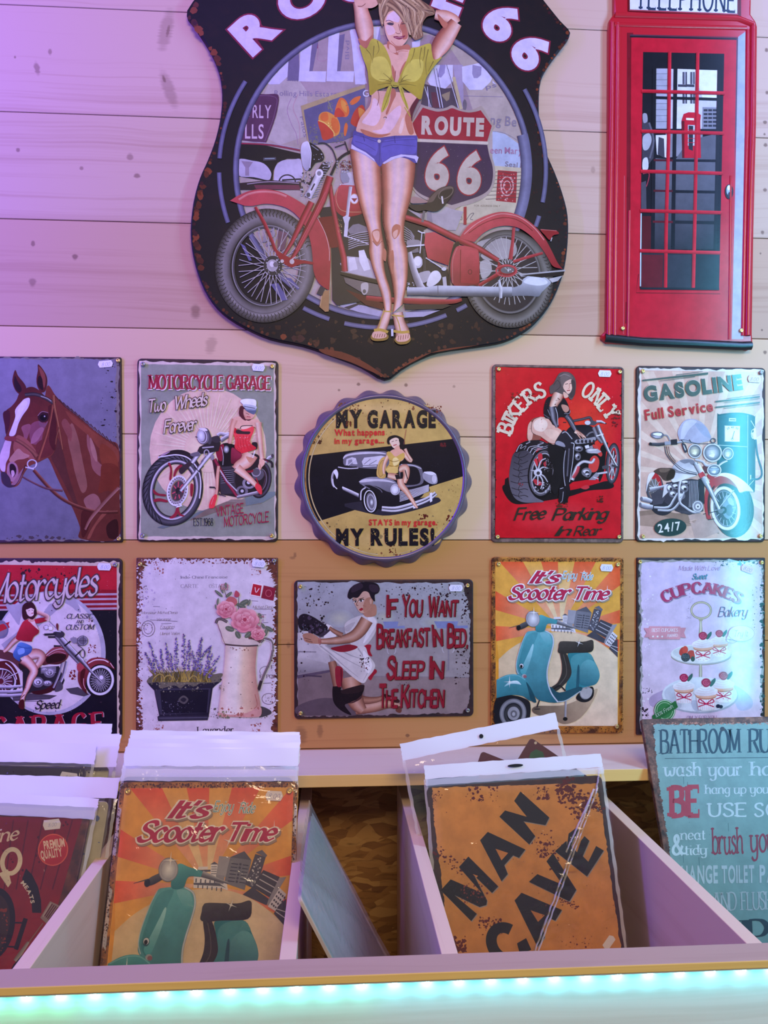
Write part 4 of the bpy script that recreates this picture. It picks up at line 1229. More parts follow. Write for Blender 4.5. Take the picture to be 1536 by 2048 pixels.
A.tube(['b07a6c', '7a4438'], '1160 1390 30 1060 1490 32 960 1600 34 880 1700 30 830 1800 20', 1)
A.build()
screw(S, *A.loc(1152, 152), SIGN_T + A.z, 'brass'); screw(S, *A.loc(1160, 1888), SIGN_T + A.z, 'brass')
sticker(S, A, 211, 728, SIGN_T, 30, 13, -5)
# ------------------------------------------------------------------ giant bottle cap sign
c = W(580 + 762 / 4.042, 760 + 789 / 4.042, -.020)
S = empty('bottle_cap_sign', Matrix.Translation((c.x, 0, c.z)), 'round sign like a giant bottle cap with black vintage car and woman', 'sign', 'signs on the plank wall that are not rectangular')
NC, SEG = 21, 10
n = NC * SEG
prof = [(.1395, -.0180, 0), (.1412, -.0196, 0), (.1432, -.0206, 0), (.1452, -.0200, 0), (.1470, -.0180, .0003), (.1495, -.0120, .0015), (.1530, -.0050, .0032), (.1550, -.0012, .0040), (.1552, -.0004, .0040), (.1535, -.0004, .0040)]
V, Fc = [], []
for r, y, am in prof:
    for i in range(n):
        a = 2 * math.pi * (i + 3) / n
        k = abs(math.cos(NC * a / 2 + .4)) ** 1.3
        rr = r + am * (2 * k - 1)
        V.append((rr * math.cos(a), y, rr * math.sin(a)))
for j in range(len(prof) - 1):
    for i in range(n):
        Fc.append((j * n + i, j * n + (i + 1) % n, (j + 1) * n + (i + 1) % n, (j + 1) * n + i))
link('crimped_rim', V, Fc, M['purple_metal'], S, True)
TC = .0180
V = [(.1397 * math.cos(6.2832 * i / 96), -TC, .1397 * math.sin(6.2832 * i / 96)) for i in range(96)]
link('face_plate', V, [tuple(range(96))], M['gold_rust'], S)
A = Art(S, (580, 760, 4.042), TC)
cx, cy, rr = A.k * (767.9 - 580), 0, 0
CX, CY = 766, 789
RX, RY = 636, 648
A.part('printed_background')
A.e('bb9a54', CX, CY, RX + 3, RY + 3, n=72)
# black diagonal stripe between two chords
def arcpts(a0, a1, k=24):
    return [(CX + RX * math.cos(R(a0 + (a1 - a0) * i / k)), CY + RY * math.sin(R(a0 + (a1 - a0) * i / k))) for i in range(k + 1)]
A.p('14111a', arcpts(-29, -1) + arcpts(147, 196))
A.glow('caa868', 'bb9a54', 760, 230, 380, 60); A.glow('c8a664', 'bb9a54', 800, 1290, 420, 90)
ins = lambda x, y: (x - CX) ** 2 / RX ** 2 + (y - CY) ** 2 / RY ** 2 < .97
edge = lambda x, y: .72 < (x - CX) ** 2 / RX ** 2 + (y - CY) ** 2 / RY ** 2 < .99
def up(f): return lambda x, y: f(x, y) and (y < 560 - .17 * (x - 130) or y > 1150 - .32 * (x - 230))
A.splat('5a3a22', 420, 120, 120, 1420, 1460, 2, 11, 1, up(edge)); A.splat('7c4a2c', 300, 120, 120, 1420, 1460, 3, 16, 2, up(edge)); A.splat('6a4a2a', 220, 200, 180, 1400, 1420, 2, 6, 3, up(ins)); A.splat('8a7448', 120, 200, 180, 1400, 1420, 4, 20, 13, up(ins))
A.splat('5a2018', 14, 800, 1330, 860, 1400, 6, 16, 4); A.splat('5a2018', 16, 1040, 1080, 1120, 1130, 6, 18, 5); A.splat('5a2018', 16, 1260, 1090, 1330, 1150, 8, 20, 6); A.splat('5a1a20', 16, 1210, 505, 1265, 545, 5, 14, 7); A.splat('4a2a1a', 30, 180, 420, 260, 520, 5, 18, 8); A.splat('6a2c20', 60, 1100, 190, 1230, 330, 3, 12, 9); A.splat('6a3a24', 60, 390, 180, 560, 270, 4, 12, 10)
A.splat('3a3640', 60, 160, 600, 1400, 1000, 2, 4, 11, ins)
A.ring(['8c7a58', 'd8c48a', '8c6a3a'], CX, CY, RX - 18, RY - 18, 10, 0, 95, 235); A.ring(['9a8a68', 'caa868'], CX, CY, RX - 18, RY - 18, 8, 0, 20, 80)  # highlight of the embossed ring painted on as pale arcs
A.part('printed_car')
gl, md, dk, wt = 'c4bcc4', '6a646e', '17141c', 'ded8de'
A.q('2a2630', '440 1000 700 1090 900 1080 1180 1000 1210 960 1100 950')
A.p(md, crom(nums('436 620 470 592 560 576 700 576 790 590 800 720 560 722 540 700 440 690'), True)); A.p(dk, crom(nums('330 760 380 710 440 690 560 710 800 720 1000 690 1070 730 1090 860 1040 960 740 1050 600 980 560 950 420 880 340 860'), True))
A.q(gl, '430 640 450 606 560 584 720 582 780 600 700 596 580 600 470 614'); A.p(gl, '456 640 500 624 532 632 546 680 450 690'); A.p('8a848e', '470 650 500 640 510 684 468 688'); A.l(wt, 4, '470 690 530 640'); A.e(md, 514, 690, 26, 10)
A.p(gl, '580 660 600 628 740 612 770 620 760 680 590 690'); A.l(md, 5, '600 680 650 640'); A.l(md, 5, '640 684 700 650'); A.l(wt, 6, '590 700 700 694'); A.l(gl, 8, '390 704 470 716 550 712', 1)
A.ring([gl, md], 376, 800, 44, 80, 18, 0, 120, 270); A.q(wt, '350 740 376 724 390 760 380 800 366 770'); A.l(wt, 7, '346 800 352 850 380 880', 1)
A.l(wt, 10, '424 866 480 890 554 924'); A.l(md, 10, '430 884 554 944'); A.l(gl, 6, '424 876 554 934')
# near wing, bonnet
A.p(('8a8490', '1c1922', 80), crom(nums('560 826 590 800 660 784 780 790 850 820 880 870 890 940 880 990 740 1030 700 1000 660 900 600 860'), True))
A.q(gl, '556 824 600 802 680 800 780 806 850 832 790 824 690 818 600 826'); A.q(dk, '600 850 700 860 780 900 880 930 880 990 740 1040 700 980 660 890'); A.l(md, 6, '566 838 640 846 720 880 745 908', 1)
A.q(md, '880 690 980 680 1050 700 1072 740 1076 830 1000 860 900 860 880 780'); A.q(dk, '900 720 990 700 1040 730 1050 830 950 850 900 830'); A.l(gl, 7, '900 684 990 690 1060 716', 1)
A.q('9a949e', '1076 750 1130 740 1180 760 1190 830 1140 840 1080 800'); A.q(wt, '1080 744 1150 742 1180 770 1120 764'); A.e(gl, 1166, 800, 20, 32); A.ring([md, wt], 1166, 800, 22, 36, 6)
A.e('8a848e', 850, 886, 38, 44); A.glow('fffaff', gl, 848, 886, 28, 34); A.ring([md, wt], 850, 886, 40, 46, 7)
A.p('242028', '885 900 1120 840 1130 900 890 990')
for k in range(8): A.l(gl, 5, [(886, 904 + 11 * k), (1000, 884 + 9 * k), (1122, 848 + 7 * k)], 1, 0)
A.tube([wt, gl, md, wt, md], '742 1040 40 850 1046 44 960 1020 44 1100 970 40 1180 916 34', 1); A.l('2a2630', 6, '750 1040 850 1046 960 1022 1100 970 1176 920', 1)
A.p(wt, '992 986 1012 980 1016 1036 996 1040'); A.p(wt, '1128 916 1148 908 1150 980 1132 990')
# wheel
A.e('0f0d12', 650, 980, 66, 100, -8); A.ring(['55505a', 'e6e0e6', 'e6e0e6'], 648, 980, 52, 92, 9, -8); A.e('6a646e', 654, 984, 38, 74, -8); A.ring(['c8c2ca', '4a4650'], 656, 986, 32, 62, 12, -8); A.glow('f0ecf0', '6a646e', 660, 988, 15, 28)
A.l(gl, 10, '572 970 576 900 610 870', 1)
A.part('printed_woman')
sk, sd, sl = 'd8a084', 'a8664e', 'ecc4a8'
A.q('c49a50', '700 740 720 660 760 620 780 650 760 700 775 780 740 796 706 780'); A.ring(['d8b468', '8a6230'], 742, 715, 34, 76, 12, 10)
A.tube([sd, sk, sl, sd], '800 600 36 770 660 30 756 720 24 762 760 18', 1)
A.tube([sd, sk, sl, sd], '920 590 40 960 640 38 980 650 28 950 600 22 930 556 26', 1)
A.q(sk, '800 590 840 560 900 560 930 600 910 650 860 660 810 640')
A.q('c8a24e', '780 590 810 580 850 620 890 600 920 590 924 630 890 660 880 690 880 740 800 752 776 720 800 680 800 640'); A.q('e8cc84', '830 640 860 626 884 660 860 690 836 690'); A.l('8a6428', 5, '806 650 840 660 880 652', 1); A.l('8a6428', 5, '800 690 840 700 880 690', 1)
A.q('ddb865', '776 720 830 700 880 710 870 750 800 756')
A.tube([sd, sk, sl, sd], '790 770 40 840 780 52 880 790 46', 1); A.tube([sd, sk, sl, sk, sd], '880 730 40 930 710 64 940 770 50 920 830 40', 1); A.p('201a20', '846 768 880 764 900 810 866 824')
A.tube([sd, sk, sl, sk, sd], '890 800 50 900 850 54 940 900 44 980 960 32 1010 1010 24 1030 1036 14', 1); A.l('201a20', 7, '880 700 876 740 880 765', 1); A.l('201a20', 7, '930 730 950 800')
A.q('1c151a', '784 490 800 460 850 446 900 464 926 490 924 540 900 560 880 520 810 500 806 520 790 516')
A.q(sl, '806 490 850 466 880 480 886 520 870 552 840 552 816 524'); A.l('b0283a', 7, '836 530 862 522', 1); A.l('2a1a1a', 4, '822 500 838 494'); A.l('2a1a1a', 4, '852 492 868 486'); A.q('1c151a', '880 480 916 490 922 540 896 552 886 510'); A.q(sk, '846 550 880 530 890 580 860 596'); A.l('8a4a40', 4, '920 520 940 400')
A.part('lettering')
k1 = '17131a'
A.t('MY', 372, 380, 584, 380, 138, k1, 'gro55', sp=1.3); A.t('GARAGE', 626, 380, 1178, 380, 134, k1, 'gro55', sp=1.3)
A.t('What happens', 360, 450, 766, 446, 52, 'c42a2c', 'gro33', sp=1.1); A.t('in my garage...', 360, 516, 760, 510, 48, 'c42a2c', 'gro33', sp=1.1)
A.t('STAYS in my garage.', 638, 1174, 1190, 1172, 48, 'c42a2c', 'gro33', sp=1.1)
A.t('MY', 372, 1332, 598, 1332, 130, k1, 'gro55', sp=1.3); A.t('RULES!', 652, 1330, 1168, 1330, 130, k1, 'gro55', sp=1.3)
A.part('worn_specks')
A.splat('bb9a54', 60, 380, 240, 1180, 380, 2, 6, 21); A.splat('bb9a54', 60, 380, 1200, 1170, 1330, 2, 6, 22); A.splat('5a2418', 14, 450, 330, 500, 380, 4, 12, 23)
A.build()
# ------------------------------------------------------------------ red bikers sign
S = wall_sign('tin_sign', [(984.6, 728.5), (1248.9, 733), (1247.2, 1086), (982.3, 1084.3)], 'bright red tin sign with woman in black boots leaning over a motorcycle', 'sign', GRP, rim='grey_rust')
A = Art(S, (970, 710, 5.12), SIGN_T)
A.part('printed_background')
A.p('1c1212', '106 118 1404 140 1396 1884 100 1878')
A.rag('c01420', '110 124 1398 146 1390 1878 106 1870', 2, 30, 4)
A.glow('dc4028', 'c01420', 980, 780, 400, 520); A.glow('c83038', 'c01420', 700, 1650, 520, 200)
A.splat('7c1a22', 70, 120, 150, 1390, 1860, 2, 8, 3); A.splat('2a1212', 40, 90, 110, 125, 1880, 3, 10, 4); A.splat('2a1212', 40, 1380, 150, 1408, 1880, 3, 10, 5); A.splat('d85a60', 40, 130, 160, 1370, 1500, 2, 7, 9)
A.part('printed_motorcycle')
A.q('1a1416', '180 1340 300 1330 700 1400 900 1380 1100 1330 1250 1290 1320 1330 1280 1370 1060 1390 860 1450 640 1490 420 1524 290 1520 210 1440'); A.p('1a1416', '205 1270 240 1250 250 1330 200 1330')
A.q('c03038', '980 1360 1040 1330 1070 1355 1030 1376')
# front wheel
A.q('151113', '1180 960 1220 910 1260 900 1240 1000 1230 1120 1210 1220 1170 1300 1160 1160')
A.ring(['131013', '3a3438', '55505a', '1a1618'], 1308, 1112, 74, 212, (34, 44), 4); A.ring(['b0a8ae', '4a444a'], 1310, 1112, 44, 172, 8, 4); A.e('3a2628', 1308, 1112, 30, 140, 4)
A.spokes('c8c0c4', 8, 1306, 1130, 12, 150, 8, .24, 4); A.e('8a8288', 1304, 1130, 24, 36)
# engine block
A.p('171315', '640 900 900 900 1120 900 1180 1040 1170 1220 1090 1270 900 1300 700 1450 640 1400')
A.q('c23a34', '1080 1060 1130 1030 1170 1080 1150 1180 1090 1200 1060 1150'); A.q('c23a34', '1100 920 1150 930 1200 1010 1180 1040 1130 980')
for (x, y, a, b) in ((1090, 980, 60, 30), (960, 960, 44, 30), (1040, 1200, 52, 46), (1050, 1230, 30, 24), (950, 1040, 30, 40)):
    A.e('6a646a', x, y, a, b); A.e('c8c0c6', x - 6, y - 8, a * .6, b * .4); A.e('2a2428', x + 6, y + 6, a * .4, b * .4)
A.p('d8d0d4', '1020 930 1060 920 1070 950 1030 960'); A.p('a8a0a6', '1040 970 1150 960 1190 990 1150 1010 1050 1000'); A.l('e8e2e4', 6, '1060 976 1140 970'); A.p('8a8288', '1070 935 1100 925 1106 955 1080 960')
A.tube(['7a7078', 'd8d0d2', '5a5258'], '1120 1060 26 1090 1100 30 1010 1090 30 950 1130 34 920 1200 40 890 1280 44', 1); A.tube(['8a2a30', 'c85058'], '960 1140 30 940 1200 34 900 1260 30', 1)
A.p('b8b0b6', '1130 1210 1250 1190 1254 1210 1140 1226'); A.p('8a8288', '1060 1280 1140 1200 1170 1230 1130 1280'); A.l('c8c0c6', 8, '1110 1250 1160 1270'); A.q('4a4448', '1200 1140 1250 1130 1270 1150 1210 1170')
# tank, bars, forks
A.q(('17131a', '2e282e', 80), '820 800 880 730 960 716 1060 720 1130 760 1170 830 1120 890 1000 900 900 900 830 870')
A.q('8c868c', '920 880 980 860 1060 850 1130 840 1124 880 1060 900 980 910 930 910'); A.l('6a6468', 14, '1040 830 1070 800 1110 790 1130 830', 1); A.l('a09aa0', 8, '920 890 940 870 980 880', 1)
for k in range(5): A.q('2a2428', '%d 890 %d 866 %d 880 %d 904' % (940 + 40 * k, 950 + 40 * k, 966 + 40 * k, 960 + 40 * k))
A.l(['2a2428', '5a5258', '1a1618'], 26, '900 676 1000 656 1070 640 1090 670', 1); A.l('2a2428', 12, '1040 690 1160 690 1240 702', 1); A.p('4a4448', '1020 680 1100 670 1160 690 1120 720 1050 720'); A.e('c8c2c6', 1050, 694, 30, 22); A.tube(['d8d0d4', '8a8288'], '1140 680 22 1190 680 20 1230 700 12', 0); A.l('2a2428', 8, '800 690 830 690')
A.tube(['2a2428', 'c8c2c8', '6a6468', '2a2428'], '1150 720 44 1190 820 46 1260 980 30 1350 1140 22', 0); A.tube(['2a2428', '8a8288', '2a2428'], '1110 740 40 1150 840 40 1200 900 30', 0); A.l('e8e2e4', 6, '1170 760 1240 920 1340 1120'); A.l('d8d0d4', 10, '1140 830 1210 810'); A.l('3a3438', 20, '1300 1130 1360 1150')
# rear wheel and mudguard
A.p(('3c363c', '6c646c', 60), crom(nums('300 1000 260 1120 246 1260 262 1380 310 1470 400 1510 520 1510 600 1500 500 1440 450 1300 450 1150 500 1020 420 960'), True))
for k in range(7):
    y = 1030 + 66 * k
    A.l('201a1e', 6, [(300 - 6 * k if k < 4 else 262 + 10 * (k - 4), y), (340, y + 20), (400, y + 10), (440, y - 20 + 8 * k)], 1); A.l('201a1e', 5, [(360, y - 30), (340, y + 20), (380, y + 50)], 1)
A.splat('8a2a32', 12, 340, 1310, 390, 1350, 3, 10, 9)
A.e('141013', 590, 1210, 152, 256, 8); A.ring(['2a2428', '6a646a', '1a1618'], 588, 1210, 136, 236, 22, 8); A.ring(['b8b0b6', '3a3438'], 588, 1212, 116, 212, 16, 8); A.e('1c1618', 588, 1212, 98, 192, 8)
A.q('c03038', '540 1030 580 1010 586 1080 560 1130'); A.q('c03038', '500 1080 530 1060 540 1130 510 1140'); A.q('b02c34', '596 1110 626 1090 620 1150'); A.q('b02c34', '490 1270 560 1290 580 1330 520 1330')
for P in ('540 1190 570 1090 620 1060', '540 1190 500 1090', '540 1190 590 1150 640 1160', '540 1210 600 1240 640 1300', '540 1220 540 1330', '530 1220 480 1290', '530 1190 470 1180', '545 1215 590 1290 570 1370'): A.l(['5a5258', 'd0c8cc', '5a5258'], (20, 12), P, 1)
A.e('c8c0c4', 540, 1204, 42, 36); A.e('3a3438', 544, 1210, 18); A.splat('b8b0b6', 40, 500, 1300, 680, 1420, 3, 12, 12); A.splat('7a7278', 40, 600, 1040, 690, 1200, 3, 9, 14)
A.q(('1a1618', '2c262a', 0), '310 1000 350 920 440 876 560 872 660 920 740 1000 800 1100 790 1200 720 1100 640 990 540 950 510 1030 440 980 380 980')
for P in ('320 990 350 930 380 920 360 960 420 930 400 970', '430 980 460 940 560 930 470 960', '460 1000 500 950 600 940 500 970 640 930', '490 1020 520 980 600 960 660 940', '540 920 600 900 560 890', '420 910 460 890 440 880'): A.l('a8a0a6', (9, 3), P, 1)
A.q('1a1618', '640 940 800 960 800 1200 720 1430 660 1300 700 1180')
A.part('printed_woman')
sk, sd, sl, bk = 'd4a48e', '8e5040', 'e8c8b2', '1d181d'
# far boot / legs
A.q(sd, '430 860 440 740 480 660 560 640 600 700 560 800 570 860 500 872'); A.q(sk, '436 740 470 680 490 760 480 860 440 868')
A.q(sk, '470 720 500 660 560 634 640 650 700 720 790 790 720 910 660 900 560 830 500 810 474 770'); A.q(sl, '500 690 560 650 620 670 640 720 600 780 540 780 500 750'); A.l('2a2024', 5, '560 634 500 660 474 720 480 790 520 820', 1); A.l(sd, 6, '560 830 660 900 720 910', 1); A.q('dcb49c', '600 780 680 760 760 800 720 870 660 850')
# torso, corset
A.q(bk, '650 430 600 540 610 640 660 660 700 720 760 640 830 640 870 600 860 540 830 470 790 440'); A.q('b88470', '780 510 840 520 860 560 830 590 800 570'); A.l('8a848a', 5, '640 560 700 690 740 720', 1); A.l('6a646a', 5, '600 610 660 650', 1); A.l('8a848a', 5, '810 600 860 600 870 570', 1)
# arms
A.tube([sd, sk, sl, sk, sd], '760 370 90 740 430 110 710 490 90 690 540 74', 1); A.tube([bk, '3a343c', '8a848c', bk], '690 530 84 700 590 78 710 660 66 740 740 34', 1); A.l('c8c2ca', 5, '720 540 740 610 745 720', 1)
A.tube([bk, '6a646c', bk], '830 620 50 870 670 54 900 730 48 930 780 36', 1); A.l('a8a2aa', 4, '850 640 900 710 930 770', 1)
A.tube([sd, sk, sl], '920 780 40 960 800 34 1010 830 20 1030 850 10', 1); A.tube([sd, sk], '940 800 20 960 830 14 980 860 9', 1); A.tube([sd, sk], '960 800 20 990 830 14 1010 860 9', 1)
A.splat('4a2a24', 10, 700, 400, 790, 520, 4, 9, 2)
# boot
A.q(('2a242a', '151115', 80), '780 790 820 776 910 880 914 980 896 1100 880 1200 860 1300 870 1400 836 1500 800 1520 810 1360 800 1240 800 1080 820 980 760 930 710 910')
A.q('8c8690', '740 880 800 900 820 940 780 936 720 912'); A.l('a8a2aa', 9, '790 800 830 790 890 860', 1); A.l('9a949c', 8, '822 980 806 1100 806 1240 820 1340', 1); A.l('c8c2ca', 5, '908 930 900 1060 880 1200 864 1300', 1); A.l('5a545c', 14, '860 960 850 1100 840 1240', 1); A.l('d8d2da', 6, '880 900 910 910 904 960', 1)
A.q('1d181d', '760 1360 810 1350 820 1420 800 1500 790 1524 750 1500 756 1420'); A.l('8a848c', 6, '800 1400 790 1490 770 1510', 1); A.l('c8c2ca', 4, '768 1370 800 1360', 1); A.l('1a1416', 14, '840 1380 840 1510')
# head
A.q('584a46', '660 330 700 290 750 200 800 174 870 184 920 240 930 330 910 420 880 460 840 420 780 400 720 380 670 400')
A.q('d8ac96', '800 300 830 270 880 250 896 300 880 370 850 400 820 370 800 340'); A.q('6a5a54', '770 240 800 190 860 190 900 240 850 250 810 290 790 330'); A.l('8a7a74', 6, '760 220 810 200 870 220', 1); A.l('3a2e2c', 5, '700 310 740 260 770 320 720 370', 1); A.l('3a2e2c', 6, '900 300 910 380 880 440', 1)
A.q('453836', '880 260 920 280 920 400 880 440 860 410 890 350'); A.l('2a1c1c', 6, '820 300 846 296'); A.l('2a1c1c', 6, '864 296 884 290'); A.l('9a2a38', 9, '838 366 868 362', 1); A.l(sd, 4, '860 300 862 340 850 346', 1); A.q(sk, '800 380 840 400 850 430 810 440')
A.part('lettering')
cr = 'd6c3a4'
ctr = (760, 1010)
A.t('BIKERS', 0, 0, 0, 0, 150, cr, 'slab', sp=2.4, arc=(827, 960, 579, 195, 249.5), fat=.01)
A.t('ONLY', 0, 0, 0, 0, 160, cr, 'slab', sp=2.6, arc=(690, 960, 622, 297.5, 332), fat=.01)
A.t('Free', 300, 1690, 600, 1676, 118, '2e2a20', 'script', .01, sp=1); A.t('Parking', 690, 1690, 1240, 1680, 116, '2e2a20', 'script', .01, sp=1); A.t('In', 716, 1850, 850, 1845, 92, '2e2a20', 'script', sp=1); A.t('Rear', 910, 1850, 1170, 1842, 94, '2e2a20', 'script', sp=1)
A.part('worn_specks')
A.splat('6a2a20', 26, 260, 380, 350, 470, 4, 20, 31); A.splat('4a2a20', 16, 440, 390, 530, 480, 4, 16, 32); A.splat('5a2a20', 30, 1290, 530, 1385, 660, 3, 18, 33); A.splat('6a1c20', 14, 1290, 640, 1370, 740, 3, 14, 34); A.splat('4a2016', 18, 1140, 1440, 1210, 1520, 5, 18, 35); A.splat('5a2a1c', 30, 720, 1510, 850, 1560, 4, 16, 36); A.splat('c01420', 50, 120, 230, 640, 800, 2, 6, 37); A.splat('c01420', 40, 960, 240, 1380, 660, 2, 6, 38)
A.build()
for x, y in ((138, 148), (1376, 175), (1368, 1862), (126, 1862)): screw(S, *A.loc(x, y), SIGN_T + A.z, 'brass')
sticker(S, A, 1209, 747.5, SIGN_T, 27, 13, 2)
# ------------------------------------------------------------------ gasoline sign
S = wall_sign('tin_sign', [(1272.8, 731.5), (1531.8, 735.3), (1530.3, 1084.4), (1271.2, 1083.4)], 'pale pink tin sign with white motorcycle in front of a green fuel pump', 'sign', GRP)
A = Art(S, (1256, 710, 5.25), SIGN_T, mat='print_gloss')
A.part('printed_background')
A.rag('d8d0c8', '116 140 1418 160 1420 1944 112 1940', 10, 40, 14)
A.p('caa694', '140 160 1408 178 1410 1925 126 1925')
c0 = (760, 1250)
for k in range(16):
    a = R(-178 + 14.5 * k)
    P = [c0]
    for d in (0, R(5.5)):
        t = min([v for v in ((130 - c0[0]) / math.cos(a + d), (1404 - c0[0]) / math.cos(a + d), (172 - c0[1]) / (math.sin(a + d) or 1e-6), (1920 - c0[1]) / (math.sin(a + d) or 1e-6)) if v > 0])
        P.append((c0[0] + t * math.cos(a + d), c0[1] + t * math.sin(a + d)))
    A.p('d6baa6', P)
A.p('8a705f', '120 1640 300 1620 500 1660 780 1680 900 1760 960 1880 700 1800 480 1720 300 1700 130 1760'); A.p('a08270', '126 1690 300 1670 520 1740 700 1790 420 1820 126 1790'); A.p('b4968a', '620 1640 900 1700 960 1860 800 1920 700 1920')
A.p('caa694', '640 1740 730 1720 640 1760 700 1770')
A.part('printed_pump')
g0, g1 = '20404a', '2c5560'
A.p(g0, crom(nums('936 640 960 622 1100 606 1220 610 1330 644 1334 700 1334 1380 1300 1420 1250 1400 960 1240 940 1000'), True)); A.p(g1, '945 640 1100 616 1255 626 1258 1400 960 1260')
A.p('1a3640', '1262 628 1326 648 1328 1330 1262 1400'); A.l('b8c8c4', 5, '1258 630 1256 1390'); A.l('b8c8c4', 6, '944 946 1250 964'); A.p('dcdcd4', '1012 742 1176 746 1172 912 1012 908'); A.l('5a6a6c', 5, '1016 746 1016 904'); A.p('c0ccc8', '1060 662 1134 664 1134 698 1058 696'); A.l(g0, 8, '1070 680 1124 682')
A.t('20', 1044, 786, 1068, 770, 20, '3a4648', 'gro20'); A.t('40', 1082, 770, 1112, 768, 20, '3a4648', 'gro20'); A.t('60', 1128, 770, 1150, 784, 20, '3a4648', 'gro20'); A.l('2a3638', 7, '1094 880 1116 800'); A.ring('2a3638', 1094, 884, 12, 12, 4)
A.l('d8dcd8', 6, '1290 690 1330 760 1334 800', 1); A.p('c8ccc8', '1296 820 1336 800 1350 860 1340 890 1310 876'); A.ring('d8dcd8', 1312, 830, 22, 50, 6); A.p('dfe3df', '1318 770 1340 770 1344 880 1322 890')
A.l(['17333c', '3a6870', '17333c'], 20, '1340 890 1350 1000 1370 1100 1400 1200 1400 1270 1360 1304 1300 1300', 1); A.l('c8d4d0', 5, '1270 1370 1320 1316'); A.p('d0d8d4', '1282 1260 1292 1260 1292 1306 1282 1306')
A.part('printed_motorcycle')
# rear
A.e('2a2a30', 360, 1560, 130, 126); A.ring(['3a3a40', '5a5a62'], 280, 1400, 92, 150, 30); A.e('6a6460', 270, 1400, 50, 100); A.q('a82a30', '240 1260 290 1240 336 1290 356 1390 350 1480 320 1520 330 1400 300 1310 250 1300'); A.q('d8d0d0', '220 1250 280 1236 250 1290 210 1360 190 1440 196 1340'); A.spokes('b8b4ba', 5, 280, 1400, 14, 110, 9, .6)
for P in ('230 1420 60 340 1390 30 460 1356 24',): A.tube(['e8e4e6', '8a868e', '4a464e'], P, 1)
A.p('46424a', '240 1460 340 1400 400 1480 360 1560 260 1580')
A.tube(['e8e4ea', '9a96a0', '4a464e'], '135 1510 44 190 1520 54 250 1540 40', 1); A.tube(['e8e4ea', '9a96a0', '4a464e'], '125 1570 50 190 1590 60 260 1600 44', 1); A.e('6a666e', 140, 1510, 14, 22); A.e('6a666e', 128, 1572, 14, 24)
# engine
A.p('3a363e', '400 1340 660 1300 800 1320 790 1640 640 1680 500 1640 380 1540'); A.p('c8c0be', '380 1360 460 1350 420 1440 360 1500')
for (x, y, a, b) in ((440, 1400, 36, 50), (500, 1380, 40, 30), (590, 1400, 44, 44), (470, 1460, 40, 36), (560, 1480, 40, 36), (600, 1340, 50, 24)):
    A.e('6a666e', x, y, a, b); A.e('d8d4da', x - 6, y - 8, a * .6, b * .5); A.e('2e2a30', x + 8, y + 8, a * .35, b * .35)
for k in range(9): A.l('a8a4aa', 5, [(650 + 16 * k, 1320), (640 + 15 * k, 1600)], cap=0)
A.p('2a2830', '740 1300 800 1300 800 1560 740 1580')
A.tube(['f0ecee', 'a09ca4', '5a565e'], '310 1630 20 450 1630 24 530 1560 26 590 1440 20', 1); A.tube(['f0ecee', 'a09ca4', '5a565e'], '270 1600 24 420 1600 26 480 1520 24 520 1450 16', 1); A.tube(['f0ecee', 'b8b4ba', '6a666e'], '650 1270 22 560 1300 26 534 1400 24 540 1540 24 600 1600 22 680 1650 24 760 1650 20', 1)
A.e('8a868e', 730, 1590, 60, 64); A.ring(['5a565e', 'e8e4ea', '5a565e'], 730, 1590, 56, 60, 16); A.e('d8d4da', 732, 1590, 26, 28); A.e('4a464e', 732, 1592, 10); A.p('46424a', '510 1630 640 1640 700 1670 560 1664')
# tank and seat
A.p(('a4a0a6', 'dcd8d8', 80), crom(nums('470 1170 520 1120 600 1092 680 1100 720 1150 730 1250 640 1290 520 1330 460 1330 440 1250'), True)); A.q('7a7880', '540 1110 620 1096 690 1110 700 1160 660 1150 640 1130 590 1140'); A.q('8a868c', '470 1180 560 1230 680 1240 720 1260 600 1250 480 1230'); A.l('5a565c', 6, '480 1200 600 1240 720 1250', 1)
A.q('4a3a32', '270 1220 320 1190 400 1186 460 1190 490 1220 480 1290 420 1320 370 1310 340 1270 290 1240'); A.q('6a5648', '330 1200 400 1192 440 1200 400 1230 340 1230'); A.q('30261f', '440 1210 490 1210 486 1270 420 1320 400 1290')
A.l(['2a2a30', '6a6a72'], 10, '385 960 400 1040 460 1120 560 1210 720 1260', 1); A.l('2a2a30', 6, '405 960 420 1040 480 1120 580 1200 720 1240', 1); A.l('3a3a40', 5, '425 960 440 1040 500 1120', 1)
# screen
A.q('a8a4b4', '520 800 560 720 610 680 680 672 760 700 830 770 870 870 860 900 700 930 560 910 530 870'); A.q('c0bcca', '600 700 660 684 720 700 640 780 580 880 550 880 560 780'); A.q('989cb0', '700 720 780 730 840 800 870 870 800 850 740 790')
# front wheel
A.e('26242c', 1100, 1610, 216, 308, -6); A.ring(['1a1a22', '3c3c48', '2a2a34'], 1104, 1610, 214, 304, 70, -6, -80, 110)
for k in range(4): A.ring('15151c', 1100, 1610, 206 - 16 * k, 296 - 16 * k, 5, -6, -70, 100)
A.ring(['b8b0b2', 'ece6e4', 'c0b8ba'], 1020, 1610, 156, 232, 34, -8, n=50); A.e('3a3a44', 1020, 1612, 118, 194, -8); A.ring(['8a8a96', '3a3a44'], 1020, 1612, 116, 190, 14, -8); A.q('7a8694', '1020 1480 1080 1480 1130 1540 1120 1640 1060 1720 1000 1680 990 1560'); A.q('a8b4c0', '1040 1500 1090 1510 1110 1580 1060 1560'); A.e('5a626e', 1060, 1630, 40, 60); A.e('23232a', 1000, 1630, 34, 38); A.e('6a727c', 996, 1626, 16)
A.spokes('aab0b8', 6, 1016, 1616, 120, 180, 16, .62, -8)
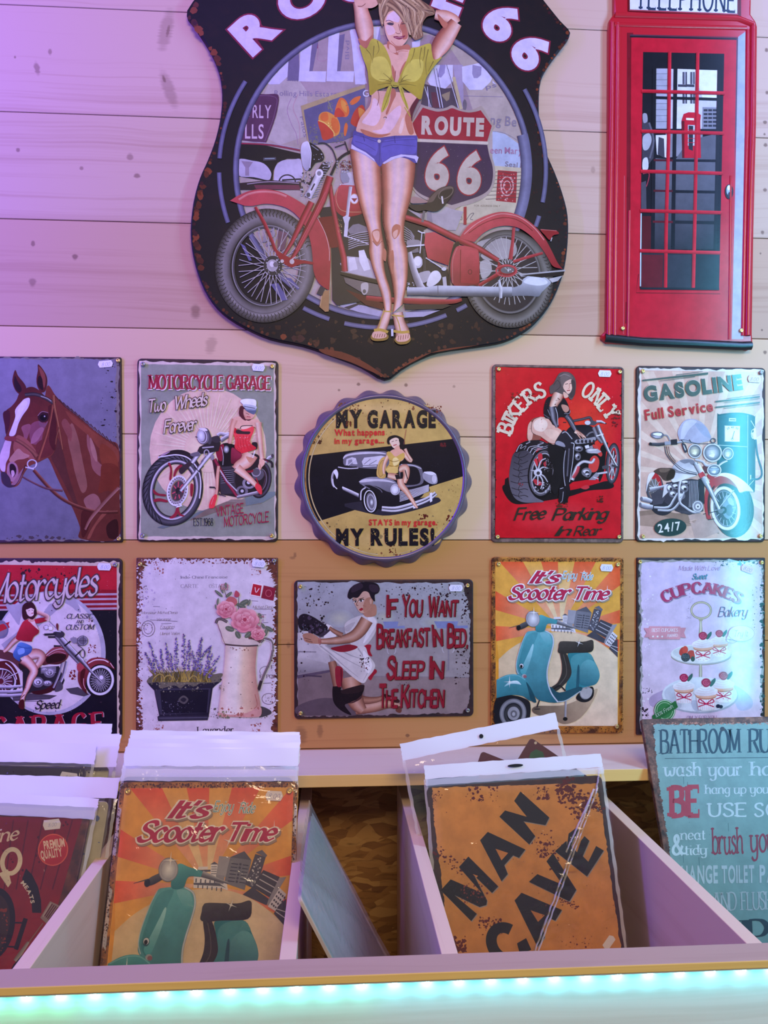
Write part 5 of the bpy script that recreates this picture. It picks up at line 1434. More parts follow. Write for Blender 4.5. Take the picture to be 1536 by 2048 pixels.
A.l('2a2a30', 8, '790 1670 960 1634'); A.tube(['c8ccd0', '5a6068'], '960 1600 10 1050 1490 18 1110 1420 10', 0)
# fender
A.q('a52a34', '820 1690 800 1560 820 1400 880 1290 960 1250 1060 1270 1150 1350 1180 1430 1100 1370 1000 1350 910 1400 860 1500 850 1640 870 1720 830 1720')
A.q('3a1a20', '840 1680 830 1560 850 1440 910 1370 860 1500 856 1660'); A.q(('efeae4', 'd8d4d2', 20), '900 1290 960 1246 1040 1240 1130 1270 1220 1330 1290 1400 1312 1440 1240 1430 1170 1445 1130 1370 1060 1300 970 1270'); A.l('8a8a90', 5, '1312 1440 1240 1430 1170 1446', 1); A.l('3a2a30', 8, '840 1730 900 1720')
# forks
A.tube(['4a464e', 'd8dce0', '8a8e96', '3a363e'], '700 1130 50 780 1270 56 860 1420 50 960 1640 34', 0); A.tube(['e8e4e2', 'c8c0c0', '8a8486'], '720 1150 52 780 1250 54', 0); A.tube(['a02a34', 'c84a50'], '760 1236 56 784 1280 58', 0); A.tube(['d8dce0', '5a5e66'], '790 1290 60 830 1360 62', 0); A.l('f0f4f6', 8, '820 1330 960 1610'); A.e('6a6e76', 970, 1640, 26, 24)
A.p('5a2a30', '780 1170 830 1150 850 1240 800 1240'); A.q('a02a34', '830 1260 900 1240 960 1250 880 1300 850 1300')
# lamps
A.tube(['d8d4d8', '8a868c'], '700 1100 18 780 1120 24 820 1160 24 920 1160 22', 1); A.tube(['e8e4e8', '8a868c'], '1040 1110 16 990 1130 20 950 1160 20', 1)
for (x, y, a, b, cc) in ((700, 1010, 74, 76, 'e8dcb4'), (884, 1026, 102, 100, 'eef4fa'), (1046, 1036, 60, 66, 'e8dcc0'), (902, 1210, 76, 66, 'b8c4d0')):
    A.e('4a4a54', x, y, a, b); A.ring(['6a6a74', 'e4e4ec', '5a5a64'], x, y, a, b, a * .2); A.glow(cc, '5c6470', x - 4, y, a * .78, b * .78); A.q('f8f6f0', '%d %d %d %d %d %d' % (x - a * .4, y + b * .3, x + a * .2, y + b * .1, x + a * .1, y + b * .5)); A.l('7a8490', 4, [(x - a * .5, y - b * .3), (x + a * .5, y - b * .4)])
A.l('9ab0c4', 10, '850 1200 950 1200'); A.l('dfe6ee', 6, '870 1180 930 1180')
# bars and mirror
A.l('8a8a92', 12, '370 840 410 850 436 900', 1); A.q('6a6a74', '236 830 270 808 340 810 376 840 350 872 300 880 250 862'); A.q('eceaf0', '256 830 300 818 350 826 340 850 290 846'); A.q('a8a4ac', '260 850 330 856 340 866 290 872')
A.tube(['5a5a60', '2a2a30'], '240 936 30 320 940 34 400 930 30', 0); A.e('2a2a2e', 232, 934, 16, 16); A.p('2c2c32', '444 890 510 884 516 940 450 944'); A.p('9a9aa2', '380 910 444 906 446 940 384 946'); A.l(['d0d0d6', '6a6a72'], 18, '516 920 600 906 660 914'); A.l('4a4a52', 6, '560 890 620 900 720 930 900 930', 1); A.l('3a3a42', 8, '550 890 580 920'); A.l('3a3a42', 8, '640 890 660 920'); A.ring('4a4a52', 890, 900, 30, 28, 10); A.q('3a3a42', '560 930 600 940 620 1010 590 1020'); A.l('d8d8de', 8, '580 950 600 1000')
A.part('lettering')
gr = '4e6258'
A.p(gr, '146 262 838 184 836 206 146 276'); A.p(gr, '330 272 700 226 700 232 330 276'); A.p(gr, '500 208 780 172 780 176 500 214')
for dx, dy, c, f in ((0, 0, gr, .03), (4, -6, 'c8b8a8', .006), (2, -2, gr, .0)):
    A.t('GASOLINE', 176, 482, 1200, 350, 150, c, 'gro38', f, sp=1.6, dx=dx, dy=dy, h1=150)
A.t('Full Service', 180, 686, 892, 588, 112, 'b23a3c', 'gro30', sp=1.6)
for y in (480, 540): A.p(gr, [(912, y + 4), (1380, y - 48), (1380, y - 34), (912, y + 18)]); A.p(gr, [(1000, y + 20), (1380, y - 22), (1380, y - 18), (1000, y + 24)])
A.p(gr, '1040 456 1380 414 1380 418 1040 460'); A.e('26403c', 440, 1808, 170, 92, -4); A.t('24/7', 316, 1866, 552, 1836, 92, 'd8d4c8', 'gro18', sp=2)
A.build()
for x, y in ((150, 172), (1392, 186), (1384, 1902), (152, 1904)): screw(S, *A.loc(x, y), SIGN_T + A.z, 'steel' if x > 1390 else 'brass')
sticker(S, A, 1508, 758, SIGN_T, 27, 14, 3)
# ------------------------------------------------------------------ dark blue and red motorcycles sign
S = wall_sign('tin_sign', [(-36, 1116), (243.8, 1116.7), (244.6, 1478), (-36, 1480)], 'red and navy tin sign with woman in denim shorts on a maroon motorcycle', 'sign', GRP)
A = Art(S, (0, 1090, 5.25), SIGN_T)
A.part('printed_background')
A.rag('c8b49c', '-150 172 1248 180 1252 2010 -150 2010', 9, 70, 11)
A.p('17151f', '-150 205 1226 222 1230 2010 -150 2010')
A.p('b3202e', '-150 205 1226 222 1228 684 -150 684'); A.p('8f1826', '-150 450 1226 470 1228 684 -150 684')
for y in (505, 555, 608, 655): A.p('b49aa4', [(-150, y + 18), (1227, y), (1227, y + 22), (-150, y + 36)])
A.e('b0acb6', 520, 1135, 590, 650, 0, 64); A.e('d6cac8', 505, 1130, 556, 622, 0, 64)
gy = 'a8a2ac'
A.tube(gy, '40 1080 90 330 860 96 640 580 100', 0); A.p('d6cac8', '300 560 500 480 560 560 420 760 200 800 210 690')
A.q(gy, '60 620 200 620 420 500 640 510 780 560 850 700 800 690 740 640 620 590 420 590 260 660 220 760 200 840 150 780'); A.q('d6cac8', '330 600 430 560 560 560 520 620 420 720 330 740 250 720'); A.e('d6cac8', 480, 560, 150, 60)
A.l('8c8892', 6, '40 1090 160 960', 0)
A.q('7d7480', '-150 860 20 790 90 880 40 980 -150 960'); A.p('b02430', '-40 850 100 806 90 840 104 866 -40 926'); A.ring('6a6c84', -10, 890, 100, 90, 14)
A.p('4a434a', '120 1540 600 1580 520 1620 140 1640'); A.p('4a434a', '690 1510 820 1490 940 1570 880 1590 740 1560'); A.splat('4a434a', 40, 130, 1600, 900, 1760, 3, 9, 2); A.l('55505a', 7, '150 1612 500 1604'); A.l('55505a', 7, '220 1640 460 1640')
A.splat('3a3038', 60, 350, 540, 1080, 1500, 2, 8, 5); A.splat('7c2a30', 30, 920, 1040, 1010, 1140, 4, 14, 6); A.splat('7c2a30', 16, 730, 1300, 800, 1420, 6, 18, 7); A.splat('7c2a30', 16, 720, 1350, 790, 1390, 6, 18, 8); A.splat('7c2a30', 12, 930, 770, 970, 840, 4, 10, 9)
A.splat('3a1a24', 60, 200, 240, 860, 470, 6, 30, 10); A.splat('d86a70', 60, 20, 230, 1210, 480, 2, 6, 12); A.splat('3a2a34', 60, 900, 700, 1220, 1700, 3, 14, 13)
A.part('printed_motorcycle')
mr, md, ml = '5e1c24', '3c1218', '9c4a50'
A.e('1a161c', 20, 1430, 180, 168); A.ring(['d8d0d6', 'b8b0b8'], 20, 1430, 150, 140, 18); A.e('4c2030', 20, 1430, 120, 114); A.spokes('c8bcc4', 7, 10, 1430, 20, 120, 18); A.e('5a1c28', 10, 1430, 30)
A.p((mr, md, 40), crom(nums('-150 1240 0 1220 90 1220 160 1290 200 1380 216 1500 190 1490'), False) + crom(nums('190 1490 160 1400 100 1320 0 1290 -150 1290'), False)); A.l(['b8a8b0', 'e8dce2'], 12, '60 1240 120 1290 160 1360 176 1410', 1)
A.q('5a3034', '-60 1100 60 1110 160 1150 240 1220 300 1290 230 1320 130 1230 0 1190 -60 1190'); A.q('2a1a1e', '200 1240 300 1300 400 1290 300 1340 220 1320')
A.p('28222a', '240 1300 480 1280 620 1270 680 1420 640 1520 460 1540 240 1560'); A.q(md, '330 1540 480 1510 600 1420 620 1440 540 1540 400 1570')
for (x, y, a, b) in ((520, 1340, 60, 54), (400, 1440, 60, 56), (500, 1450, 50, 30), (470, 1310, 40, 20)): A.e('6a646e', x, y, a, b); A.e('c8c2cc', x, y - 6, a * .7, b * .6); A.e('4a444e', x + 4, y + 2, a * .4, b * .35); A.e('dcd6de', x, y, a * .2, b * .2)
for k in range(5): A.l('a09aa4', 6, [(430, 1290 + k * 13), (590, 1284 + k * 13)], cap=0)
A.tube(['d8d2da', '7a747e', '3a343e'], '700 1220 30 660 1380 30 600 1500 26', 1); A.tube(['b8b2ba', '4a444e'], '660 1220 24 620 1360 22 560 1500 20', 1); A.q('4a444c', '620 1420 660 1470 650 1520 580 1540 590 1480')
for y in (1490, 1540, 1580): A.tube(['e6e0e8', 'a8a2b0', '4a444e'], '-150 %d 34 120 %d 34 240 %d 26' % (y, y, y - 10), 0)
A.l('d8d2da', 7, '80 1390 230 1320')
# tank
A.p((ml, md, 80), crom(nums('470 1160 540 1090 620 1062 700 1090 730 1120 700 1200 620 1250 520 1250 450 1260 440 1210'), True)); A.q('2a0c12', '490 1180 580 1140 690 1150 680 1200 600 1230 500 1240'); A.l('d8b0b4', 8, '490 1160 560 1110 640 1090 700 1110', 1); A.l('c89098', 5, '510 1165 600 1120 690 1140', 1); A.p('2a2228', '566 1050 640 1054 640 1068 566 1070')
# front wheel
A.e('17141a', 1050, 1420, 160, 180, 10); A.ring(['c8c0c6', 'f0e8ea', 'c0b8be'], 1056, 1420, 142, 158, 26, 10); A.e('2a262e', 1056, 1420, 114, 130, 10); A.spokes('b8b2bc', 5, 1056, 1420, 20, 118, 24, .88, 10); A.ring('6a646e', 1056, 1420, 84, 96, 8, 10); A.e('8a848e', 1060, 1420, 44, 48); A.e('e0dae2', 1066, 1390, 20, 22)
A.p(('8a3038', md, 60), crom(nums('900 1240 960 1190 1060 1180 1140 1210 1200 1280 1210 1310'), False) + crom(nums('1210 1310 1130 1270 1040 1250 960 1290 920 1380 900 1470 920 1570'), False) + crom(nums('920 1570 860 1510 820 1420 830 1300 880 1250'), False)); A.l(['d8a8ac', 'f0d8da'], 12, '930 1240 1000 1206 1090 1206 1140 1230', 1); A.l('e0b0b4', 8, '1160 1240 1195 1290'); A.q('a84048', '820 1230 870 1250 880 1290 840 1330 810 1300'); A.q('4a1218', '850 1330 900 1300 880 1420 900 1520 850 1440'); A.l('d89094', 7, '880 1400 880 1460 900 1510', 1)
# forks
A.tube(['2a262e', 'c8c2cc', '5a545e', '1a161c'], '600 930 60 720 1070 60 850 1200 50 960 1330 26 1070 1440 22', 0); A.tube(['3a343e', '8a848e', '1a161c'], '590 960 34 700 1100 34 830 1240 26', 0); A.l('e8e2ea', 8, '640 950 780 1100 880 1210'); A.l('1a161c', 16, '680 1060 740 1010'); A.l('1a161c', 14, '790 1170 850 1110')
A.q('3a343e', '560 920 640 900 680 930 660 970 600 970'); A.l('2a262e', 22, '470 940 590 935'); A.l('2a262e', 20, '510 965 580 965'); A.l('d8d2da', 8, '560 900 640 910'); A.ring('4a444e', 486, 864, 26, 26, 8); A.ring('4a444e', 532, 872, 24, 24, 8); A.q('d8d0d4', '466 850 500 844 506 878 474 884'); A.q('e8e0e4', '514 856 548 856 552 888 518 890'); A.l('8a848e', 8, '520 800 600 880'); A.q('6a2a30', '590 850 600 820 616 840 610 900')
A.e('6a646e', 860, 1010, 60, 48); A.ring(['3a343e', 'a8a2ac'], 870, 1004, 56, 54, 14); A.l('3a343e', 5, '816 1004 924 1004'); A.l('3a343e', 5, '876 950 876 1056'); A.q('8a848e', '740 980 800 970 810 1020 770 1030'); A.l('3a343e', 7, '820 1050 880 1100 890 1170', 1); A.ring('4a444e', 870, 1140, 30, 46, 8)
A.part('printed_woman')
sk, sd, sl = 'd09a88', '8a4a44', 'ecc8bc'
A.tube([sd, sk, sl, sk, sd], '210 960 60 140 1020 50 80 1090 40 40 1120 30', 1)
A.tube([sd, sk, sl, sd], '250 1170 120 380 1140 110 440 1170 90 420 1230 70 370 1290 60', 1)
A.tube([sd, sk, sl, sl, sk, sd], '250 1190 120 310 1240 100 360 1320 90 320 1410 70 290 1500 54 250 1580 44 235 1640 50', 1); A.q('4a1418', '205 1640 250 1620 260 1700 240 1726 200 1700'); A.l('4a1418', 8, '260 1570 230 1600'); A.splat('4a2420', 16, 230, 1220, 420, 1560, 3, 8, 8)
A.q(('5a86c0', '2a4a86', 60), '190 1040 230 1020 330 1060 336 1110 300 1150 220 1180 210 1220 150 1180 142 1130 170 1080'); A.q('7aa0d0', '190 1100 250 1080 260 1130 200 1150'); A.l('24407a', 5, '190 1060 260 1080 330 1080', 1)
A.q(('c02a3c', '8e1626', 60), '250 800 310 780 350 800 400 860 410 920 360 960 340 1000 330 1014 220 1000 230 960 220 1000 170 980 200 890')
A.q(('b82436', '8e1626', 0), '355 790 400 770 480 760 500 790 430 816 380 820'); A.tube([sd, sk, sl], '490 790 50 500 750 44 440 720 40 390 700 46', 1)
A.q(sl, '300 790 350 770 380 830 410 890 360 850 320 810'); A.q(sk, '310 740 360 740 360 800 310 800')
A.q('3a1620', '240 640 290 600 340 600 376 650 386 720 350 780 300 770 260 784 236 740'); A.q(sl, '276 680 310 650 350 660 366 700 350 740 316 750 286 720'); A.q('3a1620', '260 640 340 620 372 680 330 660 280 676'); A.l('2a1418', 5, '300 690 316 686'); A.l('2a1418', 5, '336 682 350 684'); A.l('9a1c34', 8, '334 718 352 714'); A.q('3a1620', '240 690 276 690 290 770 250 780'); A.q('3a1620', '360 680 388 700 384 740 360 740')
A.part('lettering')
for c, f in (('4a3a40', .03), ('c8b4b0', -.008)):
    A.t('Motorcycles', -110, 610, 1010, 520, 290, c, 'script', f, sp=.9)
A.t('CLASSIC', 700, 770, 970, 770, 48, '2a2630', 'serifi', sp=1.8); A.t('AND', 802, 822, 876, 822, 34, '2a2630', 'serifi', sp=1.8); A.t('CUSTOM', 692, 888, 980, 886, 52, '2a2630', 'serifi', sp=1.8)
A.t('Speed', 372, 1720, 620, 1712, 86, '2a242c', 'script', .01, sp=1.2)
for dx, c in ((8, 'b89ca0'), (0, '9a1c30')): A.t('GARAGE', -60, 2020, 1090, 1960, 205, c, 'serifb', sp=4.2, dx=dx, dy=dx / 2)
A.build()
screw(S, *A.loc(1214, 208), SIGN_T + A.z, 'steel')
sticker(S, A, 209, 1133.5, SIGN_T, 28, 14, 2)
# ------------------------------------------------------------------ lavender sign
S = wall_sign('tin_sign', [(272.1, 1116.6), (555.3, 1114.6), (556.0, 1484), (272.0, 1484)], 'white shabby tin sign with lavender trough and jug of pink roses', 'sign', GRP, rim='brown_rust', rad=.002)
A = Art(S, (260, 1090, 4.955), SIGN_T)
A.part('printed_background')
wt = 'd2c6c6'
A.rag(wt, '160 150 1330 142 1420 330 1438 430 1440 1000 1444 1500 1400 1945 130 1945 90 1500 92 1000 90 560 106 330', 14, 60, 21)
A.splat('7a4038', 200, 70, 136, 1460, 190, 3, 16, 1); A.splat('7a4038', 220, 64, 150, 130, 1940, 3, 16, 2); A.splat('7a4038', 200, 1400, 150, 1462, 1940, 3, 16, 3); A.splat(wt, 160, 70, 136, 1460, 200, 3, 14, 4); A.splat(wt, 160, 64, 200, 120, 1940, 3, 14, 5)
for (x, y) in ((285, 230), (1255, 240), (280, 1840), (1250, 1820)): A.splat('9a5a50', 34, x - 55, y - 60, x + 55, y + 65, 3, 14, int(x))
A.splat('5a5058', 60, 120, 160, 1400, 1000, 2, 7, 6); A.splat('b8a8b8', 60, 110, 240, 260, 1300, 4, 18, 7)
A.splat('a8989c', 60, 100, 1550, 320, 1760, 2, 8, 8)
ik = '6a5c6c'
A.part('lettering')
A.t('Indo-Chine Francaise', 504, 332, 964, 330, 26, '76707a', 'serif', sp=2.4); A.t('CARTE', 504, 424, 676, 424, 34, '8a828c', 'light', sp=2); A.t('OSTA', 784, 424, 900, 424, 34, '8a828c', 'light', sp=2)
A.t('Lavender', 672, 1868, 1026, 1862, 66, '38303a', 'serif', sp=2)
for (t_, x, y, x1, h) in (('Monsieur Michat', 110, 684, 380, 26), ('Denis', 380, 684, 470, 28), ('Verenne', 260, 752, 400, 30), ('Fougires', 300, 826, 440, 32), ('Uleriot Velon', 296, 892, 490, 30), ('Michat Denis', 1215, 630, 1420, 30)): A.t(t_, x, y, x1, y - 2, h, ik, 'thin', sp=1.4) if all(ch in SK or ch == ' ' for ch in t_) else None
for P in ('230 608 296 610', '200 742 470 756', '310 780 410 776', '300 832 430 830', '1205 552 1270 556', '1230 636 1420 636', '1300 690 1350 690', '1320 770 1370 768'): A.l(ik, 4, P)
A.ring(ik, 180, 828, 68, 80, 5); A.ring(ik, 180, 828, 44, 54, 4); A.splat(ik, 16, 130, 770, 230, 890, 3, 8, 9); A.ring(ik, 1376, 1524, 70, 56, 5); A.splat(ik, 14, 1340, 1490, 1410, 1560, 3, 7, 10); A.ring(ik, 1350, 1250, 66, 50, 4, 0, 150, 300)
A.t('F', 1402, 1226, 1425, 1226, 34, ik, 'serif'); A.t('F', 1290, 1318, 1312, 1318, 34, ik, 'serif'); A.t('POS', 1356, 1318, 1436, 1318, 34, ik, 'serif'); A.l(ik, 5, '1320 1370 1400 1366'); A.splat(ik, 20, 120, 400, 190, 580, 3, 9, 12)
A.p('e4d2d0', '1214 372 1316 392 1298 520 1186 500'); A.p('b02030', '1220 384 1306 402 1290 508 1198 490'); A.p('8a2034', '1326 400 1446 428 1420 552 1300 524'); A.l('e8c0c0', 8, '1240 420 1250 470 1280 430', 1); A.ring('c05a64', 1374, 478, 32, 36, 6)
A.part('printed_trough')
A.splat('5a5450', 160, 780, 1610, 1400, 1720, 3, 14, 13); A.q('4a4442', '1290 1600 1380 1630 1400 1670 1300 1706 1280 1680')
A.p('26222e', crom(nums('170 1362 300 1330 500 1350 700 1340 890 1320 900 1350 850 1390 820 1420'), False) + nums('780 1700 770 1736 280 1744 272 1700 290 1690 240 1440 200 1400'))
A.p('3a3644', '240 1440 360 1420 800 1420 772 1660 300 1680'); A.p('1e1b26', '300 1440 780 1430 760 1660 320 1670'); A.p('34303c', '276 1700 774 1690 770 1734 282 1742'); A.l('5a5664', 7, '290 1716 770 1708')
A.q('5a5450', '480 1536 530 1490 580 1530 536 1576'); A.q('2a2630', '500 1534 530 1510 560 1530 534 1556'); A.splat('6a6672', 60, 300, 1540, 640, 1690, 2, 8, 14)
A.q('6a6250', '170 1340 250 1280 420 1260 620 1250 800 1280 910 1270 906 1310 850 1360 700 1370 640 1400 560 1380 500 1420 440 1390 300 1420 280 1360 190 1370')
A.splat('5a5648', 70, 180, 1290, 900, 1400, 6, 22, 15); A.splat('8a846a', 60, 250, 1360, 720, 1460, 3, 12, 16)
rd = random.Random(5)
for k in range(60):
    x = 220 + k * 10
    A.l(rd.choice(('8a7434', '6a5a2a', 'a89040', '54491f')), (11, 3), [(x + rd.uniform(-10, 10), 1356), (x + rd.uniform(-30, 30), 1290), (x + (x - 500) * .18 + rd.uniform(-20, 20), 1215 + rd.uniform(-20, 40))], 1)
for P in ('330 1350 360 1300 410 1300 430 1350', '580 1350 620 1300 660 1310 670 1350', '240 1320 290 1280 330 1300 340 1350'): A.l(['b8a458', '7a6830'], 13, P, 1)
A.part('printed_lavender')
for i, (x0, y0, x1, y1, w_) in enumerate(((250, 1260, 150, 1060, 40), (300, 1240, 185, 955, 42), (330, 1240, 305, 1030, 34), (390, 1240, 358, 975, 40), (460, 1240, 460, 910, 52), (540, 1230, 535, 880, 60), (580, 1240, 590, 940, 50), (650, 1250, 715, 910, 56), (690, 1270, 700, 1040, 56), (640, 1240, 620, 1050, 50), (735, 1290, 800, 1000, 34), (770, 1240, 890, 1100, 44), (740, 1300, 815, 1080, 40), (780, 1320, 850, 1210, 40), (220, 1240, 240, 1130, 40), (420, 1240, 405, 1070, 34), (710, 1100, 810, 995, 26))):
    A.l('6a7050', 5, [(x0, y0 + 30), (x1, y1)])
    rd = random.Random(i)
    n = int(math.hypot(x1 - x0, y1 - y0) / 11)
    A.step()
    for k in range(n * 3):
        f = rd.random()
        ww = w_ * (.35 + .65 * (1 - abs(2 * f - .8)))
        x = x0 + (x1 - x0) * f + rd.uniform(-.5, .5) * ww
        y = y0 + (y1 - y0) * f + rd.uniform(-6, 6)
        r = rd.uniform(5, 10)
        a = rd.uniform(0, 3)
        c = C(rd.choice(('4c3f78', '6a5c98', '8a7cae', '7a5c8a', 'a08cb8', '463a6a', '6a4c70')))
        A.raw([(x + r * math.cos(a + t), y + r * .8 * math.sin(a + t)) for t in (0, 1.5, 3, 4.5)], [(0, 1, 2, 3)], [c] * 4, (k % 40) * 1.2e-7)
A.part('printed_jug')
A.l(['4a3c3a', '8a7a74', '3a2e2c'], 20, '1300 960 1340 926 1400 950 1415 1030 1390 1150 1340 1260 1300 1360 1276 1440', 1); A.l('e0d4cc', 5, '1330 936 1396 960 1406 1040', 1); A.l('3a2e2e', 30, '1300 1350 1276 1430')
A.p('d4c0ac', crom(nums('860 770 900 740 980 780 1100 900 1270 940 1262 1000 948 985 910 870'), True))
jl = crom(nums('948 990 940 1150 925 1290 905 1440 885 1600 878 1680'), False)
jr = crom(nums('1262 1000 1250 1120 1246 1240 1262 1400 1290 1560 1294 1690'), False)
A.band(['d8b8a4', 'e4d4c4', 'e8d8c4', 'dcc09c', 'd0a888', 'b88470'], jl, jr)
A.q('c89484', '880 1660 1000 1680 1160 1660 1290 1600 1296 1690 1200 1706 1000 1700 890 1700'); A.splat('a86858', 20, 900, 1600, 1290, 1700, 5, 24, 17); A.splat('5a4440', 24, 960, 1100, 1240, 1640, 2, 9, 18); A.l('b0705c', 9, '1240 1480 1262 1580 1230 1620', 1); A.splat('8a5a48', 10, 990, 1010, 1260, 1050, 6, 16, 19); A.splat('8a7a6a', 16, 880, 1380, 940, 1460, 4, 12, 20)
A.l(['3a2c2c', '6a5450'], 16, '946 984 1040 994 1160 1000 1268 994', 1); A.l(['3a302e', '7a6a64', '2a2220'], 28, '855 770 870 738 910 734 960 760', 1); A.l('8a5a50', 5, '870 780 910 900 944 984', 1); A.l('6a4440', 24, '1180 920 1240 930 1290 960', 1)
A.splat('7a7a54', 30, 880, 1640, 980, 1720, 5, 14, 22)
A.part('printed_roses')
for (x, y, a, b, r) in ((880, 480, 50, 14, 40), (910, 440, 40, 12, 70), (980, 490, 40, 14, 140), (950, 400, 30, 12, 90), (1130, 570, 50, 24, 150), (1180, 570, 34, 12, 110), (1100, 600, 50, 18, 20), (990, 830, 46, 26, 20), (1070, 890, 40, 24, 60), (1170, 890, 40, 22, 140), (1380, 830, 44, 20, 30), (1350, 860, 40, 16, 100), (1320, 800, 30, 14, 60), (870, 560, 36, 10, 100), (1000, 690, 44, 22, 30), (1290, 700, 30, 14, 60), (850, 610, 24, 8, 80)):
    A.e('5f6650', x, y, a, b, r); A.l('8a8f72', 4, [(x - a * .7 * math.cos(R(r)), y - a * .7 * math.sin(R(r))), (x + a * .7 * math.cos(R(r)), y + a * .7 * math.sin(R(r)))])
A.l('5a6048', 7, '1080 520 1076 640'); A.l('6a5c48', 6, '930 420 960 520'); A.q('b04a54', '1034 500 1050 450 1086 480 1080 512 1050 516'); A.splat('b07a78', 24, 900, 380, 980, 450, 5, 14, 23); A.splat('a87070', 20, 1270, 670, 1330, 780, 5, 14, 24)
def rose(x, y, r, seed):
    rd = random.Random(seed)
    for q in range(5):
        rr = r * (1 - q * .17)
        n = 7 - q
        for k in range(n):
            a = 6.283 * k / n + q * .6
            A.q(('e8a8a4', 'd07a80', 90) if q % 2 == 0 else ('dc9090', 'c0606c', 90), [(x + rr * .55 * math.cos(a) + rr * .5 * math.cos(t), y + rr * .5 * math.sin(a) + rr * .42 * math.sin(t)) for t in (0, 1.05, 2.1, 3.15, 4.2, 5.25)])
            A.l('b0505c', 4, [(x + rr * .8 * math.cos(a - .4), y + rr * .72 * math.sin(a - .4)), (x + rr * .5 * math.cos(a), y + rr * .5 * math.sin(a)), (x + rr * .8 * math.cos(a + .5), y + rr * .72 * math.sin(a + .5))], 1)
    A.e('a8404e', x, y - r * .05, r * .14)
A.q('b8605c', '950 560 990 510 1050 530 1060 580 1010 610')
rose(955, 640, 98, 1); rose(1140, 745, 138, 2); rose(1270, 882, 70, 3); A.splat('b86068', 16, 1250, 790, 1300, 830, 6, 16, 25)
A.build()
screw(S, *A.loc(104, 188), SIGN_T + A.z, 'brass'); screw(S, *A.loc(1428, 156), SIGN_T + A.z, 'steel')
sticker(S, A, 517.5, 1127, SIGN_T, 28, 14, 5)
# ------------------------------------------------------------------ landscape kitchen sign
S = wall_sign('tin_sign', [(588.8, 1160.7), (946.3, 1158.1), (947.6, 1432), (587.9, 1438.6)], 'landscape tin sign with kneeling woman in white dress and red kitchen joke', 'sign', GRP)
A = Art(S, (570, 1130, 3.84), SIGN_T, gain=1.0)
A.part('printed_background')
A.rag(('a4a4a6', '8c7674', 90), '96 136 1370 136 1420 370 1416 1060 1360 1136 540 1158 96 1160', 6, 40, 31)
A.p('9c908e', '640 500 1410 500 1410 860 640 850'); A.p('8e7a76', '600 850 1412 860 1412 1060 1360 1130 600 1140'); A.p('7a6664', '100 850 600 800 620 1150 100 1150')
A.glow('b8b4a0', 'a0a0a2', 420, 410, 110, 70); A.glow('b8b4a0', 'a0a0a2', 1180, 440, 150, 50); A.glow('b8b4a0', 'a0a0a2', 760, 400, 90, 60)
A.p('7f86ac', '752 434 872 434 862 470 920 466 920 486 640 486 640 470 766 470'); A.p('7f86ac', '1144 432 1332 432 1320 466 1404 464 1404 486 1170 486'); A.p('8c8288', '1250 620 1262 620 1262 810 1250 810')
A.ring('b8b0b4', 836, 650, 18, 34, 7, 0, -90, 90); A.ring('b8b0b4', 1284, 640, 18, 34, 7, 0, -90, 90); A.ring('b8b0b4', 800, 650, 18, 34, 7, 0, 90, 270); A.ring('b8b0b4', 1222, 640, 18, 34, 7, 0, 90, 270); A.l('857c80', 4, '640 856 1410 862')
A.p('c0b6b4', '96 520 280 560 320 640 350 730 330 770 100 790'); A.p('8a8084', '100 660 240 664 240 672 100 672'); A.p(('c4bab6', '7a7074', 90), '96 700 380 770 376 800 100 836'); A.p('5a4a58', '94 846 374 800 374 818 96 872'); A.l('4a3a48', 12, '160 848 280 856'); A.q('5c4c50', '100 1080 300 1020 500 1060 560 1150 300 1156 100 1150')
A.splat('2a141e', 70, 150, 140, 380, 320, 2, 11, 1); A.splat('2a141e', 90, 770, 140, 1360, 240, 2, 10, 2); A.splat('2a141e', 40, 1350, 180, 1415, 480, 3, 14, 3); A.splat('2a141e', 60, 700, 300, 1400, 420, 2, 6, 4); A.splat('2a141e', 50, 1300, 620, 1414, 920, 3, 12, 5); A.splat('2a141e', 30, 1160, 210, 1260, 290, 4, 14, 6); A.splat('2a141e', 40, 100, 150, 200, 900, 2, 9, 7); A.splat('2a141e', 30, 860, 840, 960, 930, 2, 6, 8)
A.part('printed_woman')
sk, sd, sl = 'b07c62', '6a3c30', 'cca088'
# lower leg and stockings
A.tube([sk, sl, sk, sd], '540 1120 60 680 1090 80 800 1070 60 890 1090 40', 1); A.tube([sd, sk, sd], '560 1030 70 640 1040 56 720 1030 40 760 1010 30', 1); A.q(sd, '860 1090 890 1085 896 1120 880 1136 850 1120'); A.q('3a1c1c', '760 990 830 1010 880 1040 860 1060 780 1030')
A.tube([sd, sk, sl, sk, sd], '500 860 170 520 960 140 550 1060 120 600 1120 70', 1)
A.p('1c1118', crom(nums('372 920 430 940 440 960 600 920 590 1000 560 1030 490 1060 460 1080 510 1150 450 1130 390 1080 366 1020'), True)); A.q('4a2a2a', '490 1060 540 1040 590 1000 580 1030 520 1060')
A.q('2a1a1e', '440 960 600 920 596 960 560 980 450 990'); A.tube([sd, sk, sd], '360 740 60 390 860 70 400 930 60', 1)
A.q('8e2030', '390 780 440 790 444 860 430 930 400 930 386 860'); A.l('5a1020', 7, '430 800 436 940')
